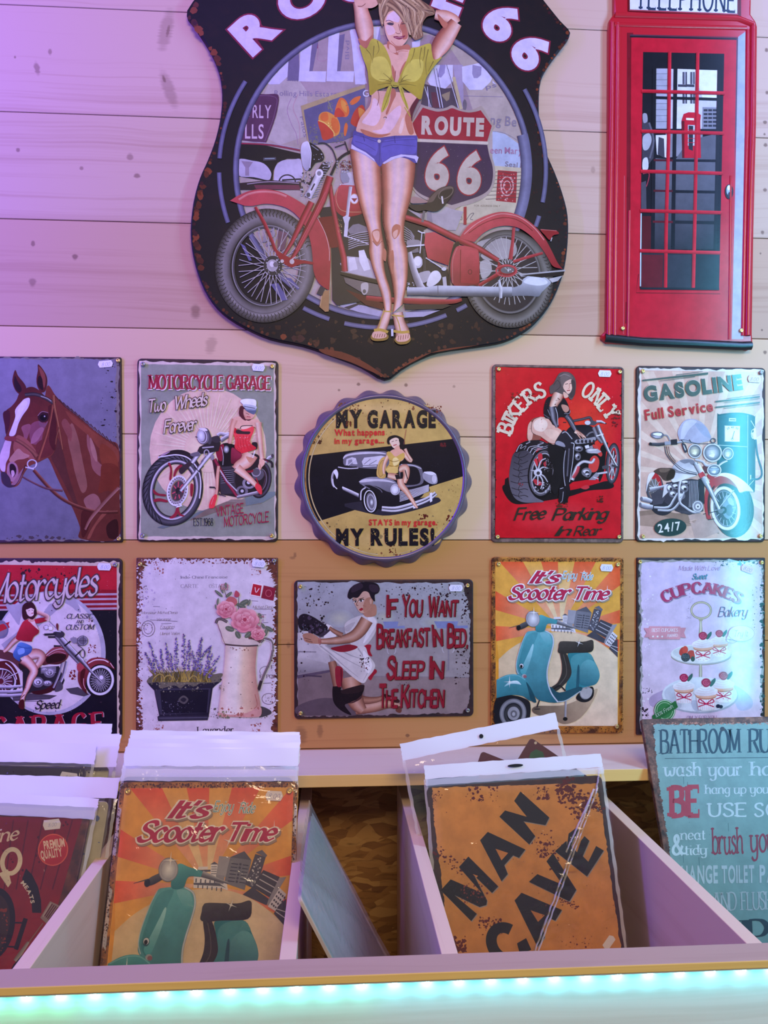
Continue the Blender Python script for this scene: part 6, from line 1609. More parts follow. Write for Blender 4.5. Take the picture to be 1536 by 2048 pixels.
# dress
A.q('a01c30', '600 620 660 612 654 660 670 700 640 690 610 650'); A.q('a01c30', '640 830 690 800 706 820 680 850 660 884 640 870')
A.p('d0c6c0', crom(nums('240 600 300 610 360 650 440 640 600 620 640 690 690 760 680 810 640 860 600 908 520 860 420 770 340 690 280 650'), True))
for P in ('270 620 360 690 460 780 560 860', '300 610 400 680 500 740 620 800', '420 650 520 700 640 730', '560 640 600 700 640 800 600 890'): A.l('a8a09e', (12, 3), P, 1)
A.q('e6deda', '600 660 640 700 670 770 640 830 610 780')
A.p('c8beba', crom(nums('456 480 470 440 540 400 620 380 660 380 700 410 710 470 670 560 610 620 520 620 500 600 470 540'), True)); A.q('e2dad6', '640 390 690 410 700 460 640 560 600 600 640 480'); A.q('b0a6a4', '456 480 500 450 540 440 500 500 470 510')
A.q('8a1c2c', '350 640 430 620 500 610 560 630 500 660 420 668'); A.splat('2a1a20', 50, 570, 690, 650, 820, 2, 10, 9); A.splat('6a2a30', 24, 580, 720, 640, 800, 2, 8, 10)
# skirt held up, tray of dark fruit
A.q('cfc5c0', '110 520 180 510 260 560 320 540 340 460 380 500 390 560 300 620 200 600 130 560'); A.q('ddd3ce', '310 460 350 470 390 540 350 560 300 560')
A.q('231a24', '106 400 150 374 220 400 280 440 330 480 300 530 260 546 190 510 130 500 104 470'); A.q('3a2e3a', '260 540 340 490 350 500 290 550')
A.splat('4a3a4a', 24, 110, 390, 320, 530, 6, 20, 11); A.splat('8a94a0', 12, 120, 450, 320, 510, 3, 8, 12); A.splat('17101a', 24, 110, 380, 320, 530, 6, 18, 14)
# arms
A.tube([sd, sk, sl, sk, sd], '630 420 100 580 500 96 520 550 84 430 575 64 330 585 48 270 585 40', 1); A.tube([sd, sk, sd], '440 540 40 380 510 34 340 480 24', 1)
A.q(sk, '140 530 200 524 260 560 280 600 220 604 160 590 140 560'); A.l(sd, 5, '150 560 200 576'); A.l(sd, 5, '160 580 210 592'); A.ring('8a2a34', 268, 585, 9, 30, 5)
# neck, head
A.q(sk, '600 340 690 300 700 380 650 400 610 390'); A.q(sl, '520 250 560 200 640 200 670 250 670 310 620 360 580 366 546 320'); A.q(sk, '620 260 670 250 670 310 610 364 600 320'); A.q(sl, '650 268 664 264 666 290 656 300')
A.q('1e1620', '480 240 500 180 560 140 620 130 700 140 728 180 716 214 690 230 690 280 660 250 640 210 600 204 560 250 520 250 500 262'); A.q('342632', '520 160 580 140 600 170 550 200 510 210'); A.q('342632', '650 150 710 160 720 200 680 210 650 190')
A.e('e4d8d0', 537, 282, 12, 7, -10); A.e('1e1416', 540, 282, 6, 7); A.l('1a1012', 5, '524 278 538 272 552 278', 1); A.e('e4d8d0', 586, 275, 16, 8, -10); A.e('1e1416', 584, 275, 7, 8); A.l('1a1012', 6, '566 274 584 264 608 266', 1); A.l('3a2420', 5, '518 268 530 260 548 264', 1); A.l('3a2420', 5, '566 262 604 252', 1); A.q('a02430', '570 340 590 328 600 340 590 350 576 350'); A.l(sd, 5, '556 280 548 306 562 310', 1); A.l('a8705a', 8, '600 310 620 320')
A.part('lettering')
rr = '8e1c2a'
for dx, c in ((6, '4a141c'), (0, rr)):
    for (b, r, x0, y0, x1, y1, h) in (('I', 'F', 782, 396, 856, 392, 160), ('Y', 'OU', 900, 392, 1048, 390, 158), ('W', 'ANT', 1100, 392, 1322, 392, 150), ('B', 'REAKFAST', 706, 632, 1106, 618, 166), ('I', 'N', 1140, 622, 1206, 614, 158), ('B', 'ED,', 1248, 624, 1400, 620, 162), ('S', 'LEEP', 784, 870, 1060, 866, 160), ('I', 'N', 1112, 870, 1206, 866, 164), ('T', 'HE', 726, 1090, 860, 1086, 164), ('K', 'ITCHEN', 892, 1088, 1214, 1086, 164)):
        wb, wr = glyph(b, 'comic')[0], sum(glyph(ch, 'comic')[0] + 1.6 for ch in r)
        f = wb * 1.25 / (wb * 1.25 + wr + 1.8)
        A.lkey = 'line%d' % (y0 // 150)
        A.t(b, x0, y0, x0 + (x1 - x0) * f, y0 + (y1 - y0) * f, h, c, 'comic', dx=dx, dy=dx / 2)
        g = f + 1.4 / (wb * 1.25 + wr + 1.8)
        A.t(r, x0 + (x1 - x0) * g, y0 + (y1 - y0) * g, x1, y1, h * .76, c, 'comic', sp=1.6, dx=dx, dy=dx / 2)
A.part('worn_specks')
A.splat('8c7a78', 60, 700, 240, 1400, 1090, 2, 6, 15)
A.build()
screws4(S, SIGN_T + A.z, .011, 'bbsb')
sticker(S, A, 911.5, 1176, SIGN_T, 28, 13, 0)
# ------------------------------------------------------------------ cupcakes sign
S = wall_sign('tin_sign', [(1272.8, 1115.7), (1530.3, 1114.8), (1530.8, 1468), (1274, 1468)], 'pale lilac tin sign with cupcakes on a two-tier stand', 'sign', GRP, rad=.002)
A = Art(S, (1256, 1090, 5.25), SIGN_T, mat='print_gloss')
A.part('printed_background')
A.rag('9a9490', '112 160 1420 160 1420 700 1412 1900 136 1940 124 900', 8, 40, 41)
A.rag(('c9b6d2', 'd6bcca', 90), '136 184 1400 176 1408 600 1400 1880 150 1900 142 900', 8, 50, 42)
A.splat('17121a', 110, 1380, 200, 1440, 1900, 5, 26, 1); A.splat('e4dce0', 60, 130, 250, 270, 1800, 3, 14, 2); A.splat('3a2e36', 60, 900, 150, 1440, 230, 4, 20, 3); A.splat('3a2e36', 30, 150, 1500, 260, 1560, 3, 9, 4); A.splat('3a2e36', 40, 140, 1700, 220, 1900, 4, 18, 5); A.splat('3a2e36', 20, 620, 500, 700, 780, 2, 7, 6); A.splat('3a2e36', 40, 1300, 330, 1360, 900, 2, 7, 7); A.splat('b8a4c0', 20, 610, 620, 670, 780, 4, 16, 8)
A.q('b098b4', '230 1600 330 1540 460 1500 400 1640 300 1700 230 1680'); A.q('b8b0c8', '1100 1480 1230 1540 1310 1640 1280 1720 1150 1720')
A.part('printed_cake_stand')
A.ring(['6a5a44', 'cfc4a8', '7a6c50'], 768, 686, 114, 96, 22); A.p('a89c80', '736 772 792 772 780 800 748 800'); A.tube(['8a8068', 'd8d0b8', '7a7058'], '764 800 24 764 860 30 762 940 40', 1)
A.e('a8a4a4', 766, 1152, 320, 108); A.e('d6d4d2', 764, 1142, 316, 102); A.e('c4c4c4', 690, 1130, 220, 70); A.l('8a7c60', 5, A.ell(766, 1152, 320, 108, 0, 40, 10, 170))
A.tube(['8a8068', 'd0c8b0', '7a7058'], '762 1256 24 762 1330 34 760 1420 30', 1)
A.e('a4a4ac', 756, 1580, 404, 190); A.e('d2d2d6', 752, 1568, 396, 182); A.q('bcbcc4', '380 1540 500 1470 560 1640 540 1720 440 1680'); A.q('b4b4c0', '660 1640 760 1640 780 1730 700 1740')
A.e('b03a34', 576, 1116, 36, 50, 30); A.e('c8483c', 600, 1100, 30, 40); A.e('b8463c', 664, 1150, 46, 46); A.e('3a4246', 604, 1180, 48, 46); A.splat('5a666a', 30, 566, 1140, 640, 1220, 4, 9, 9); A.e('3a5048', 680, 1196, 22, 28)
A.part('printed_cupcakes')
def cup(x, y, s, pat):
    w = 118 * s
    A.p('f0e2e2', [(x - w * .86, y - 120 * s), (x + w * .86, y - 120 * s), (x + w * .66, y), (x + w * .3, y + 14 * s), (x - w * .3, y + 14 * s), (x - w * .66, y)])
    if pat:
        A.splat('d06a8c', 50, x - w * .62, y - 110 * s, x + w * .62, y + 4 * s, 3 * s, 7 * s, int(x))
    else:
        for k in range(9): A.l('e0b4bc', 6 * s, [(x - w * .8 + k * w * .2, y - 112 * s), (x - w * .62 + k * w * .155, y + 8 * s)], cap=0)
    A.e('b87a60', x, y - 128 * s, w * .86, 34 * s); A.e('dca68c', x, y - 140 * s, w * .88, 34 * s)
    A.q(('f6f0f0', 'd8c8cc', 90), [(x - 118 * s, y - 150 * s), (x - 108 * s, y - 190 * s), (x - 60 * s, y - 214 * s), (x - 20 * s, y - 248 * s), (x + 40 * s, y - 240 * s), (x + 80 * s, y - 208 * s), (x + 112 * s, y - 190 * s), (x + 104 * s, y - 150 * s), (x + 40 * s, y - 132 * s), (x - 50 * s, y - 130 * s)])
    for k in range(4): A.l('d8bcc0', (6 * s, 2 * s), [(x - (100 - 18 * k) * s, y - (162 + 22 * k) * s), (x, y - (150 + 22 * k) * s), (x + (104 - 20 * k) * s, y - (172 + 22 * k) * s)], 1)
    A.q('3a6058', [(x + 30 * s, y - 250 * s), (x + 86 * s, y - 308 * s), (x + 90 * s, y - 270 * s), (x + 50 * s, y - 222 * s)])
    A.q('9a1c46', [(x - 46 * s, y - 270 * s), (x - 20 * s, y - 302 * s), (x + 24 * s, y - 300 * s), (x + 46 * s, y - 262 * s), (x + 20 * s, y - 222 * s), (x - 24 * s, y - 224 * s)]); A.ring('d05a7c', x, y - 262 * s, 30 * s, 26 * s, 5 * s, 0, 0, 300); A.ring('c84a70', x, y - 262 * s, 14 * s, 12 * s, 5 * s)
    rb = 'b81c4c'
    for sg in (-1, 1): A.l(rb, 10 * s, [(x, y - 50 * s), (x + sg * 60 * s, y - 96 * s), (x + sg * 74 * s, y - 70 * s), (x, y - 50 * s)], 1); A.l(rb, 9 * s, [(x, y - 50 * s), (x + sg * 76 * s, y - 24 * s)])
cup(958, 1160, .88, 1); cup(786, 1210, .98, 1); cup(586, 1650, .98, 0); cup(1000, 1640, 1.02, 1); cup(818, 1722, 1.06, 0)
A.e('22283c', 944, 1690, 22, 20); A.e('22283c', 974, 1696, 20, 18)
A.part('lettering')
A.t('Made With Love', 530, 268, 960, 264, 50, '9a84a4', 'thin', sp=1.6); A.t('Sweet', 672, 360, 822, 356, 56, '3c8494', 'script', .012, sp=1.2)
for d, c in ((7, 'ead8e2'), (10, '8a6a88'), (0, 'a63a60')): A.t('CUPCAKES', 0, 0, 0, 0, 112, c, 'serifb', sp=1.6, arc=(760, 1250, 746, 240, 301.5), dx=d, dy=d)
A.t('Bakery', 946, 752, 1240, 748, 100, '5a4a74', 'script', -.015, sp=1.2)
A.p('c88894', '164 872 240 870 240 970 170 968 196 924'); A.p('c88894', '606 868 540 868 540 966 606 976 586 920'); A.p('d2929c', '222 852 548 856 546 990 220 988')
A.t('BEST CUPCAKES', 250, 910, 520, 910, 34, 'f0e0e4', 'light', .01, sp=1.2); A.t('AWARD', 408, 966, 520, 962, 30, 'f0e0e4', 'light', .01, sp=1.2)
for k in range(3): A.p('f4e6ea', [(260 + 48 * k + (15 if i % 2 == 0 else 6) * math.sin(i * .6283), 960 - (15 if i % 2 == 0 else 6) * math.cos(i * .6283)) for i in range(10)])
A.ring('a888a8', 1186, 928, 138, 86, 5); A.e('d6d0de', 1186, 928, 134, 82); A.p('d6d0de', '1052 940 1090 990 1024 985'); A.l('a888a8', 4, '1050 950 1080 990 1026 988 1050 1020 1100 1030 1140 1008', 1); A.t('Try It', 1104, 960, 1250, 958, 62, '8a7a9c', 'thin', sp=1.8)
A.t('ONLY FOR YOU', 616, 1836, 926, 1832, 44, '8a6a84', 'light', sp=1.4)
A.e('3a7a44', 382, 1738, 112, 116, 0, 40); A.ring('d4dcc8', 382, 1738, 106, 110, 6); A.ring('a8c8a0', 382, 1738, 84, 88, 5); A.splat('c8dcc0', 40, 310, 1660, 460, 1820, 3, 7, 10, lambda x, y: .5 < ((x - 382) / 106) ** 2 + ((y - 1738) / 110) ** 2 < .8)
A.p('2f6a3a', '250 1790 496 1632 522 1700 500 1716 290 1850 266 1860 250 1810'); A.t('100%', 290, 1812, 366, 1768, 36, 'd8e4d0', 'thin', sp=1.4); A.t('Fresh', 380, 1762, 470, 1706, 40, 'd8e4d0', 'thin', sp=1.4)
A.build()
for x, y, k in ((122, 176, 'brass'), (1398, 184, 'brass'), (148, 1944, 'steel')): screw(S, *A.loc(x, y), SIGN_T + A.z, k)
sticker(S, A, 1494.5, 1138, SIGN_T, 27, 14, 20, text='8.00')
# ------------------------------------------------------------------ big road shield
TS = .014
OUT = nums('374 20 385 45 405 75 425 110 439 150 444 190 441 232 431 277 416 318 400 354 389 392 383 430 381 470 386 512 397 552 414 590 442 624 484 652 540 677 606 691 670 713 722 733 770 759 803 739 832 722 880 703 958 692 1011 682 1053 661 1080 637 1103 605 1119 570 1130 532 1136 484 1136 432 1126 388 1110 344 1092 302 1081 255 1078 208 1082 161 1100 125 1126 90 1141 65 1120 40 1088 0 1060 -38 985 -62 880 -58 765 -92 650 -74 545 -84 470 -68 420 -36')
c = W(765, 340, -TS)
S = empty('shield_sign', Matrix.Translation((c.x, 0, c.z)), 'huge black road shield sign with a red motorcycle and woman in yellow top', 'sign', 'signs on the plank wall that are not rectangular')
L = [W(x, y, -TS) - c for x, y in crom(OUT, True, 3)]
pressed('board', [(p.x, p.z) for p in L], TS, M['black_board'], S, .002)
A = Art(S, (0, 0, 1.0), TS, mat='print_board', dz=6e-6, gain=.95)
def onb(x, y, P=OUT):
    x, y = 760 + (x - 760) / .975, 340 + (y - 340) / .975
    r = False
    for i in range(len(P)):
        (a, b), (c_, d) = P[i - 1], P[i]
        if (b > y) != (d > y) and x < (c_ - a) * (y - b) / (d - b) + a: r = not r
    return r
def fr(ox=0, oy=0, k=1.0): A.ox, A.oy, A.k = ox, oy, k
A.part('rusty_edge')
rd = random.Random(4)
E_ = crom(OUT, True, 6)
for i, (x, y) in enumerate(E_):
    if y < 0 or rd.random() < .35: continue
    dx, dy = 765 - x, 380 - y
    l = math.hypot(dx, dy)
    big = (540 < x < 760 and y > 680) or (x < 420 and 330 < y < 560) or (x < 450 and y < 140)
    r = rd.uniform(2, 5) * (1.9 if big else 1)
    x, y = x + dx / l * (r * 1.15 + 2), y + dy / l * (r * 1.15 + 2)
    m = 7
    A.step() if i % 8 == 0 else None
    A.raw([(x + r * rd.uniform(.6, 1.1) * math.cos(6.283 * q / m), y + r * rd.uniform(.6, 1.1) * math.sin(6.283 * q / m)) for q in range(m)], [tuple(range(m))], [C(rd.choice(('5a2a1e', '7a3a24', '47201c', '3a1820')))] * m, rd.random() * 4e-6)
A.splat('2c1216', 120, 470, 640, 1010, 690, 2, 9, 2, onb); A.splat('24101a', 80, 1060, 120, 1080, 400, 1, 4, 3, onb); A.splat('24101a', 80, 1090, 400, 1128, 560, 1, 4, 5, onb)
A.q('6a2e20', '640 698 690 706 735 728 770 754 740 742 700 724 650 708'); A.q('6a2e20', '800 738 840 712 900 698 960 690 880 700 830 722')
A.part('lettering')
for c_, f in (('7a2038', .03), ('cdbfe4', 0)):
    A.t('ROUTE 66', 0, 0, 0, 0, 70, c_, 'gro55', f, sp=1.6, arc=(765, 340, 346, 221, 326.5))
# ---- collage inside the circle
A.part('printed_collage')
A.clip = (765, 340, 293)
CXs, CYs = 765, 340
A.e('a8998f', CXs, CYs, 290, 292, 0, 72)
A.p('98838a', '668 70 860 70 900 96 1040 300 1056 440 1040 460 940 300 660 300'); A.p('ac9c94', '930 170 1015 190 1052 300 1060 400 1000 420 970 300'); A.p('b0a4a0', '520 120 600 84 620 270 560 290 500 260'); A.p('a08c90', '590 150 640 70 700 60 720 180 620 190')
A.p('b4a47e', '930 330 1062 334 1056 440 990 452 900 445'); A.p('a8b0c4', '985 262 1010 268 1054 300 1058 336 985 336')
fr(430, 60, 5.12)
A.l('9a7a90', 6, '780 700 740 820 780 960 830 1060 850 1180', 1); A.l('b08890', 6, '850 660 800 800 860 960 870 1160', 1); A.l('a07a8a', 5, '1060 200 1050 300 1100 320 1150 300', 1); A.p('8a4a68', '1012 140 1056 140 1056 190 1012 190')
A.t('Rolling Hills Estate', 608, 672, 1250, 684, 56, '80748a', 'gro5'); A.t('Estat', 735, 520, 850, 528, 50, '80748a', 'gro5'); A.t('Palos', 868, 890, 910, 1100, 50, '80748a', 'gro5'); A.t('Blvd', 1372, 300, 1376, 110, 42, '80748a', 'gro5')
wl, ws = 'c4bed8', '6e6480'
A.p(ws, '745 290 860 220 866 520 745 520'); A.p(wl, '520 540 590 440 640 440 640 340 745 270 742 480 660 556 560 558')
for x in (870, 1155):
    A.p(ws, [(x + 100, 60), (x + 175, 40), (x + 130, 420), (x + 90, 424)])
    A.p(wl, [(x + (8 if x > 900 else 0), 60 if x > 900 else 180), (x + 120, 10 if x > 900 else 110), (x + 95, 424), (x + 270, 424), (x + 262, 534), (x - 14, 526)])
A.p(wl, '1380 10 1440 0 1500 180 1536 330 1536 560 1436 556 1440 420')
fr(680, 0, 5.908)
A.p(wl, '120 340 170 330 230 600 320 990 180 1000 150 640'); A.p('8f86a6', '380 320 470 320 480 480 440 470 400 440'); A.p(wl, '390 320 470 318 440 470 400 460'); A.p('5c6890', '0 640 100 600 100 1000 0 1000') if False else None
A.p(wl, '850 500 950 470 940 580 850 570')
fr(820, 130, 5.486)
A.p('9c8ea6', '470 0 580 0 590 480 540 470'); A.p(wl, '570 20 760 -20 840 60 900 150 880 190 790 275 650 275 575 180'); A.p('8f86a4', '685 0 785 20 780 110 740 146 700 146 682 100'); A.p(wl, '260 0 470 0 470 180 380 268 260 270 190 180'); A.p('9086aa', '330 0 390 0 380 90 340 140 300 130'); A.p(wl, '905 170 950 220 905 200'); A.t('ps', 835, 268, 950, 240, 50, '7a708a', 'gro5'); A.l('8a7a94', 5, '590 340 1020 350')
A.p('4a4048', '160 210 380 260 480 250 530 470 250 480 120 430'); A.p('5a3038', '230 300 280 300 330 470 250 470'); A.p('8a7a60', '340 330 440 290 430 380 400 400')
for P in ('160 240 230 460', '190 240 210 460', '280 40 360 470', '250 40 330 470', '390 0 530 470'): A.l('b8b4c8', 9, P); A.l('2a2634', 5, [(p[0] + 12, p[1]) for p in nums(P)])
A.l('b8a880', 34, '480 140 560 480'); A.e('6a6068', 600, 440, 22, 60)
A.t('g Beach', 930, 660, 1270, 690, 104, '857a88', 'gro18') if False else A.t('ng Be', 880, 650, 1165, 676, 106, '857a88', 'gro18')
A.t('een Mary', 880, 970, 1230, 980, 76, 'a0708e', 'gro5'); A.t('Seal Be', 1042, 1112, 1290, 1136, 56, '7a7080', 'gro8'); A.l('98909c', 5, '910 730 1010 740 1120 790 1250 880', 1)
A.p('bcb094', '930 1108 1220 1130 1216 1720 500 1740 520 1600'); A.p('9a2430', '962 1156 1174 1172 1162 1514 942 1492')
A.ring('cf9a94', 1064, 1330, 74, 110, 14); A.ring('cf9a94', 1064, 1330, 44, 60, 10); A.splat('cf9a94', 40, 956, 1170, 1160, 1500, 5, 14, 7)
for k in range(8): A.l('4a3c40', 6, [(900 - k * 10, 1180 + 42 * k), (1010, 1172 + 42 * k), (1080, 1190 + 38 * k), (1215, 1176 + 40 * k)], 1)
A.t('FOR ADDRESS ONLY', 704, 1556, 990, 1560, 22, '7a705e', 'gro5')
for P in ('500 1720 530 1640 560 1620 540 1680 570 1700 560 1620', '620 1700 660 1640 700 1630 660 1690 690 1700', '190 1660 260 1640 300 1680 330 1630 400 1640 350 1760'): A.l('55505a', 6, P, 1)
fr(430, 60, 5.12)
A.p('54304a', crom(nums('400 656 520 660 648 670 640 820 600 960 540 1120 520 1162'), False) + nums('256 1128 270 1000 320 840')); A.l('7a5a74', 4, '400 676 620 690 618 820 580 960 510 1140', 1)
A.t('RLY', 384, 900, 574, 904, 138, 'c4a8b8', 'gro12'); A.t('LLS', 308, 1112, 498, 1114, 152, 'c4a8b8', 'gro12'); A.l('c4a8b8', 12, '324 884 352 884')
# poppies postcard
A.p('a8946a', '880 780 1400 600 1536 560 1536 1060 1400 1090 1020 1180 950 1150 900 900'); A.p('5c5878', '908 822 1536 596 1536 1040 1300 1140 1010 1180 960 1140')
A.t('G', 1520, 690, 1580, 680, 70, 'c8c8d8', 'gro12')
A.splat('77745c', 60, 960, 970, 1060, 1170, 5, 16, 8); A.splat('77745c', 50, 1180, 1040, 1320, 1160, 5, 14, 9); A.l('8a8a70', 8, '1160 730 1200 840'); A.splat('77745c', 20, 1150, 720, 1210, 830, 5, 14, 10)
o1, o2, o3 = 'b8402a', 'cf6a30', 'd08a3c'
A.q(o3, '1060 900 1090 850 1150 840 1210 870 1250 900 1280 980 1270 1060 1220 1090 1150 1040 1080 980'); A.q(o1, '1056 930 1110 950 1180 1000 1224 1060 1210 1100 1110 1130 1080 1040 1060 980'); A.q(o2, '1090 860 1150 850 1160 920 1120 940 1080 910'); A.q(o2, '1200 900 1260 930 1270 1030 1230 1060 1190 990'); A.l('e0c060', 9, '1060 930 1130 960 1210 1040 1220 1090', 1); A.splat('e0c860', 10, 1140, 950, 1200, 1000, 4, 9, 11)
A.q(o2, '1270 710 1310 700 1350 740 1376 830 1350 890 1290 890 1240 880 1230 820'); A.q(o3, '1290 720 1340 750 1350 850 1300 800'); A.q(o1, '1230 830 1270 800 1330 880 1260 895 1224 890'); A.q(o2, '1380 750 1420 700 1490 680 1470 730 1410 770'); A.q(o1, '1390 930 1430 830 1500 770 1536 820 1530 960 1470 1000 1400 970'); A.q(o3, '1470 800 1536 840 1510 930 1480 900'); A.q(o2, '1320 1010 1340 950 1360 990 1340 1080 1322 1080')
A.l('6a6a50', 6, '1340 780 1400 750'); A.l('6a6a50', 6, '1330 960 1390 920')
# car top
A.p('14141a', '250 1170 500 1180 880 1270 880 1320 740 1320 640 1360 600 1440 590 1560 240 1500'); A.l('8a2040', 14, '256 1164 560 1180 870 1236', 1); A.l('b8a8b4', 6, '256 1146 560 1164 870 1220', 1)
A.q('b0a8b8', '240 1330 380 1340 500 1370 570 1450 572 1510 540 1540 400 1510 240 1490'); A.p('8e7f8c', '270 1344 390 1354 350 1410 350 1496 310 1494 310 1410'); A.q('b8b0c0', '620 1400 690 1340 800 1330 880 1336 880 1540 640 1556 604 1520'); A.ring('2a262e', 740, 1560, 90, 80, 14, 0, 180, 360); A.l('2a262e', 18, '690 1540 880 1530'); A.l('4a464e', 30, '500 1325 620 1320'); A.l('8aa0a0', 8, '510 1320 610 1318')
A.p('2a1e24', '250 1570 560 1540 880 1560 880 1640 400 1640 240 1640'); A.l('9a8a94', 9, '330 1580 560 1556 860 1572', 1); A.p('6a3040', '400 1590 860 1590 880 1640 420 1630')
A.p('8a3a3c', '330 1620 500 1600 700 1610 600 1660') if False else None
# rings
A.clip = None
A.part('printed_rings')
fr()
rg = ['3c3a54', '75738e', '5c5a76', '2c2a40']
A.ring(rg, CXs, CYs, 299, 300, 12, n=90)
A.ring(['5c5a76', '7a7894', '3c3a54'], CXs, CYs, 299, 300, 22, 0, -14, 22, 24)
for a0, a1 in ((184, 213), (161, 179), (-29.7, 11.6), (16.5, 20.5), (109, 119), (67, 103.5), (59, 63)): A.ring(['454360', '716f8c', '454360'], CXs, CYs + (2 if a0 < 120 and a0 > 50 else 0), 331, 329 if a0 > 150 or a0 < 30 else 318, 9, 0, a0, a1, 20)
fr(680, 320, 5.388)
A.p('a49cb0', '0 1490 200 1530 330 1600 480 1640 900 1640 1080 1620 900 1690 700 1700 480 1700 200 1640 0 1580'); A.p('2a2432', '40 1590 200 1540 230 1550 100 1610')
# small shield
A.part('printed_road_shield')
fr(820, 130, 5.486)
A.p('a09084', crom(nums('120 440 240 470 320 490 400 470 460 445 530 480 620 500 700 490 780 452'), False) + crom(nums('780 452 860 580 925 680'), False) + crom(nums('925 680 880 760 850 880 880 980 920 1080 936 1200 920 1320 870 1410 780 1480 660 1530 540 1560 456 1612'), False) + crom(nums('456 1612 380 1550 280 1520 150 1470 60 1400 0 1300 -30 1160 0 1000 50 880 60 780 10 650'), False))
A.p('93202e', crom(nums('140 470 230 500 310 515 400 500 460 478 540 505 640 525 720 515 774 500'), False) + nums('896 672 846 842 90 812 16 660'))
A.p('3a2438', '60 850 848 880') if False else None
A.p('3a2740', nums('64 846 846 880') + crom(nums('846 880 870 1000 905 1120 906 1250 870 1360 780 1430 620 1490 456 1540'), False) + crom(nums('456 1540 330 1500 160 1440 60 1370 0 1260 0 1100 40 960 64 846'), False))
A.t('ROUTE', 122, 750, 808, 776, 186, 'bdae9c', 'gro62', sp=1.6)
A.p('c0b2a0', '80 815 858 845 858 875 80 845')
for f, c_ in ((.022, '94242e'), (0, 'b8aa98')):
    A.t('66', 150, 1330, 760, 1408, 440, c_, 'gro48', f, sp=2.6)
A.splat('8a7a78', 60, 130, 560, 860, 1400, 2, 5, 12); A.p('94242e', '588 1560 620 1556 620 1755 588 1755')
# ---- motorcycle
A.part('printed_motorcycle')
rd1, rd2, rd3, rl = '8f1c26', '6a1219', '4a0c12', 'b8444a'
fr(420, 280, 5.12)
# engine block and frame behind
A.p('1e1c22', '1100 700 1536 650 1536 1700 1500 1640 1250 1540 1240 1100'); fr(680, 320, 5.388)
A.p('1c1a20', '0 440 760 500 1100 520 1000 700 900 760 960 1100 1160 1180 1180 1380 700 1400 420 1600 200 1560 0 1400')
A.p('a49a9a', '720 530 860 580 1000 560 1100 490 1200 530 1330 560 1250 760 1020 760 880 640'); A.p('8a8288', '930 560 980 540 1000 700 940 660')
A.p('b0aaaa', '0 1120 80 1040 300 1060 420 1200 420 1320 60 1220'); A.p('cfcaca', '90 1060 160 1050 190 1180 100 1200'); A.p('d8d4d4', '200 980 260 970 300 1080 330 1180 260 1200 210 1100')
A.p('7c7678', '140 700 200 690 300 730 310 780 110 800 80 760')
for k in range(7): A.l('b0aaac', 7, [(90, 820 + 24 * k), (200, 790 + 22 * k), (310, 770 + 24 * k)], 0, 0)
for k in range(7): A.l('9c9698', 7, [(690, 720 + 26 * k), (760, 770 + 22 * k), (800, 830 + 14 * k)], 0, 0)
A.tube(['d0cccc', '8a8486'], '92 290 34 80 480 32 66 600 34', 0); A.p('c8c4c6', '30 620 60 600 110 620 90 680 70 830 46 830 50 690'); A.l('d0ccce', 8, '70 826 200 870 310 910'); A.l('4a464a', 10, '40 260 140 290'); A.q('8a8890', '10 120 80 110 130 190 100 260 20 240'); A.l('d8d4d6', 12, '0 270 130 270')
A.splat('6a3a30', 30, 0, 0, 120, 120, 5, 16, 20); A.splat('c8c4c0', 20, 0, 0, 120, 140, 4, 12, 21)
# tank
fr(420, 280, 5.12)
A.p((rl, rd1, 80), crom(nums('1280 560 1330 470 1420 440 1536 460 1560 600 1580 740 1400 790 1300 740 1260 640'), True)); A.l('c8a070', 4, '1310 500 1290 600 1330 710 1430 740 1560 740', 1); A.ring('c8a070', 1478, 606, 46, 54, 5); A.e('d8d0d4', 1478, 606, 40, 48); A.p('8a2a34', '1446 600 1510 600 1478 640'); A.tube(['d4d0d0', '8c8688'], '1440 480 34 1420 640 32 1405 780 30', 0); A.p('c4c0c2', '1370 790 1400 770 1436 800 1420 840 1405 1000 1370 990 1380 850'); A.p('b8b4b8', '1330 460 1420 440 1430 400 1400 340 1460 330 1480 470')
A.p('6a1219', '1100 800 1260 780 1310 1100 1240 1110'); A.tube([rd2, rl, rd1, rd3], '1230 460 40 1260 700 50 1320 1000 58 1370 1210 64 1380 1350 66', 0)
for (x, y) in ((1330, 840), (1330, 900)): A.splat('b89a60', 10, x - 20, y - 30, x + 24, y + 60, 4, 10, x)
# fork springs
A.l('1a181c', 90, '1050 470 1190 260', 0); A.splat('a8a4a6', 50, 920, 330, 1060, 600, 4, 16, 22); A.splat('2a262a', 40, 930, 330, 1060, 600, 4, 14, 23)
for k in range(15): A.l('8a8688', 8, [(1050 + 10 * k - (k > 9) * 4, 590 - 26 * k), (1100 + 9.5 * k, 574 - 24 * k)], 0)
A.tube(['8a8688', 'd8d4d6', 'a8a4a6'], '1000 590 80 1060 480 72 1120 350 74', 0); A.e('d8d4d6', 1120, 345, 40, 44); A.e('7a767a', 1118, 346, 22, 24); A.e('4a464a', 1008, 566, 20, 24); A.tube('3a363a', '1036 520 16 1072 450 16', 0)
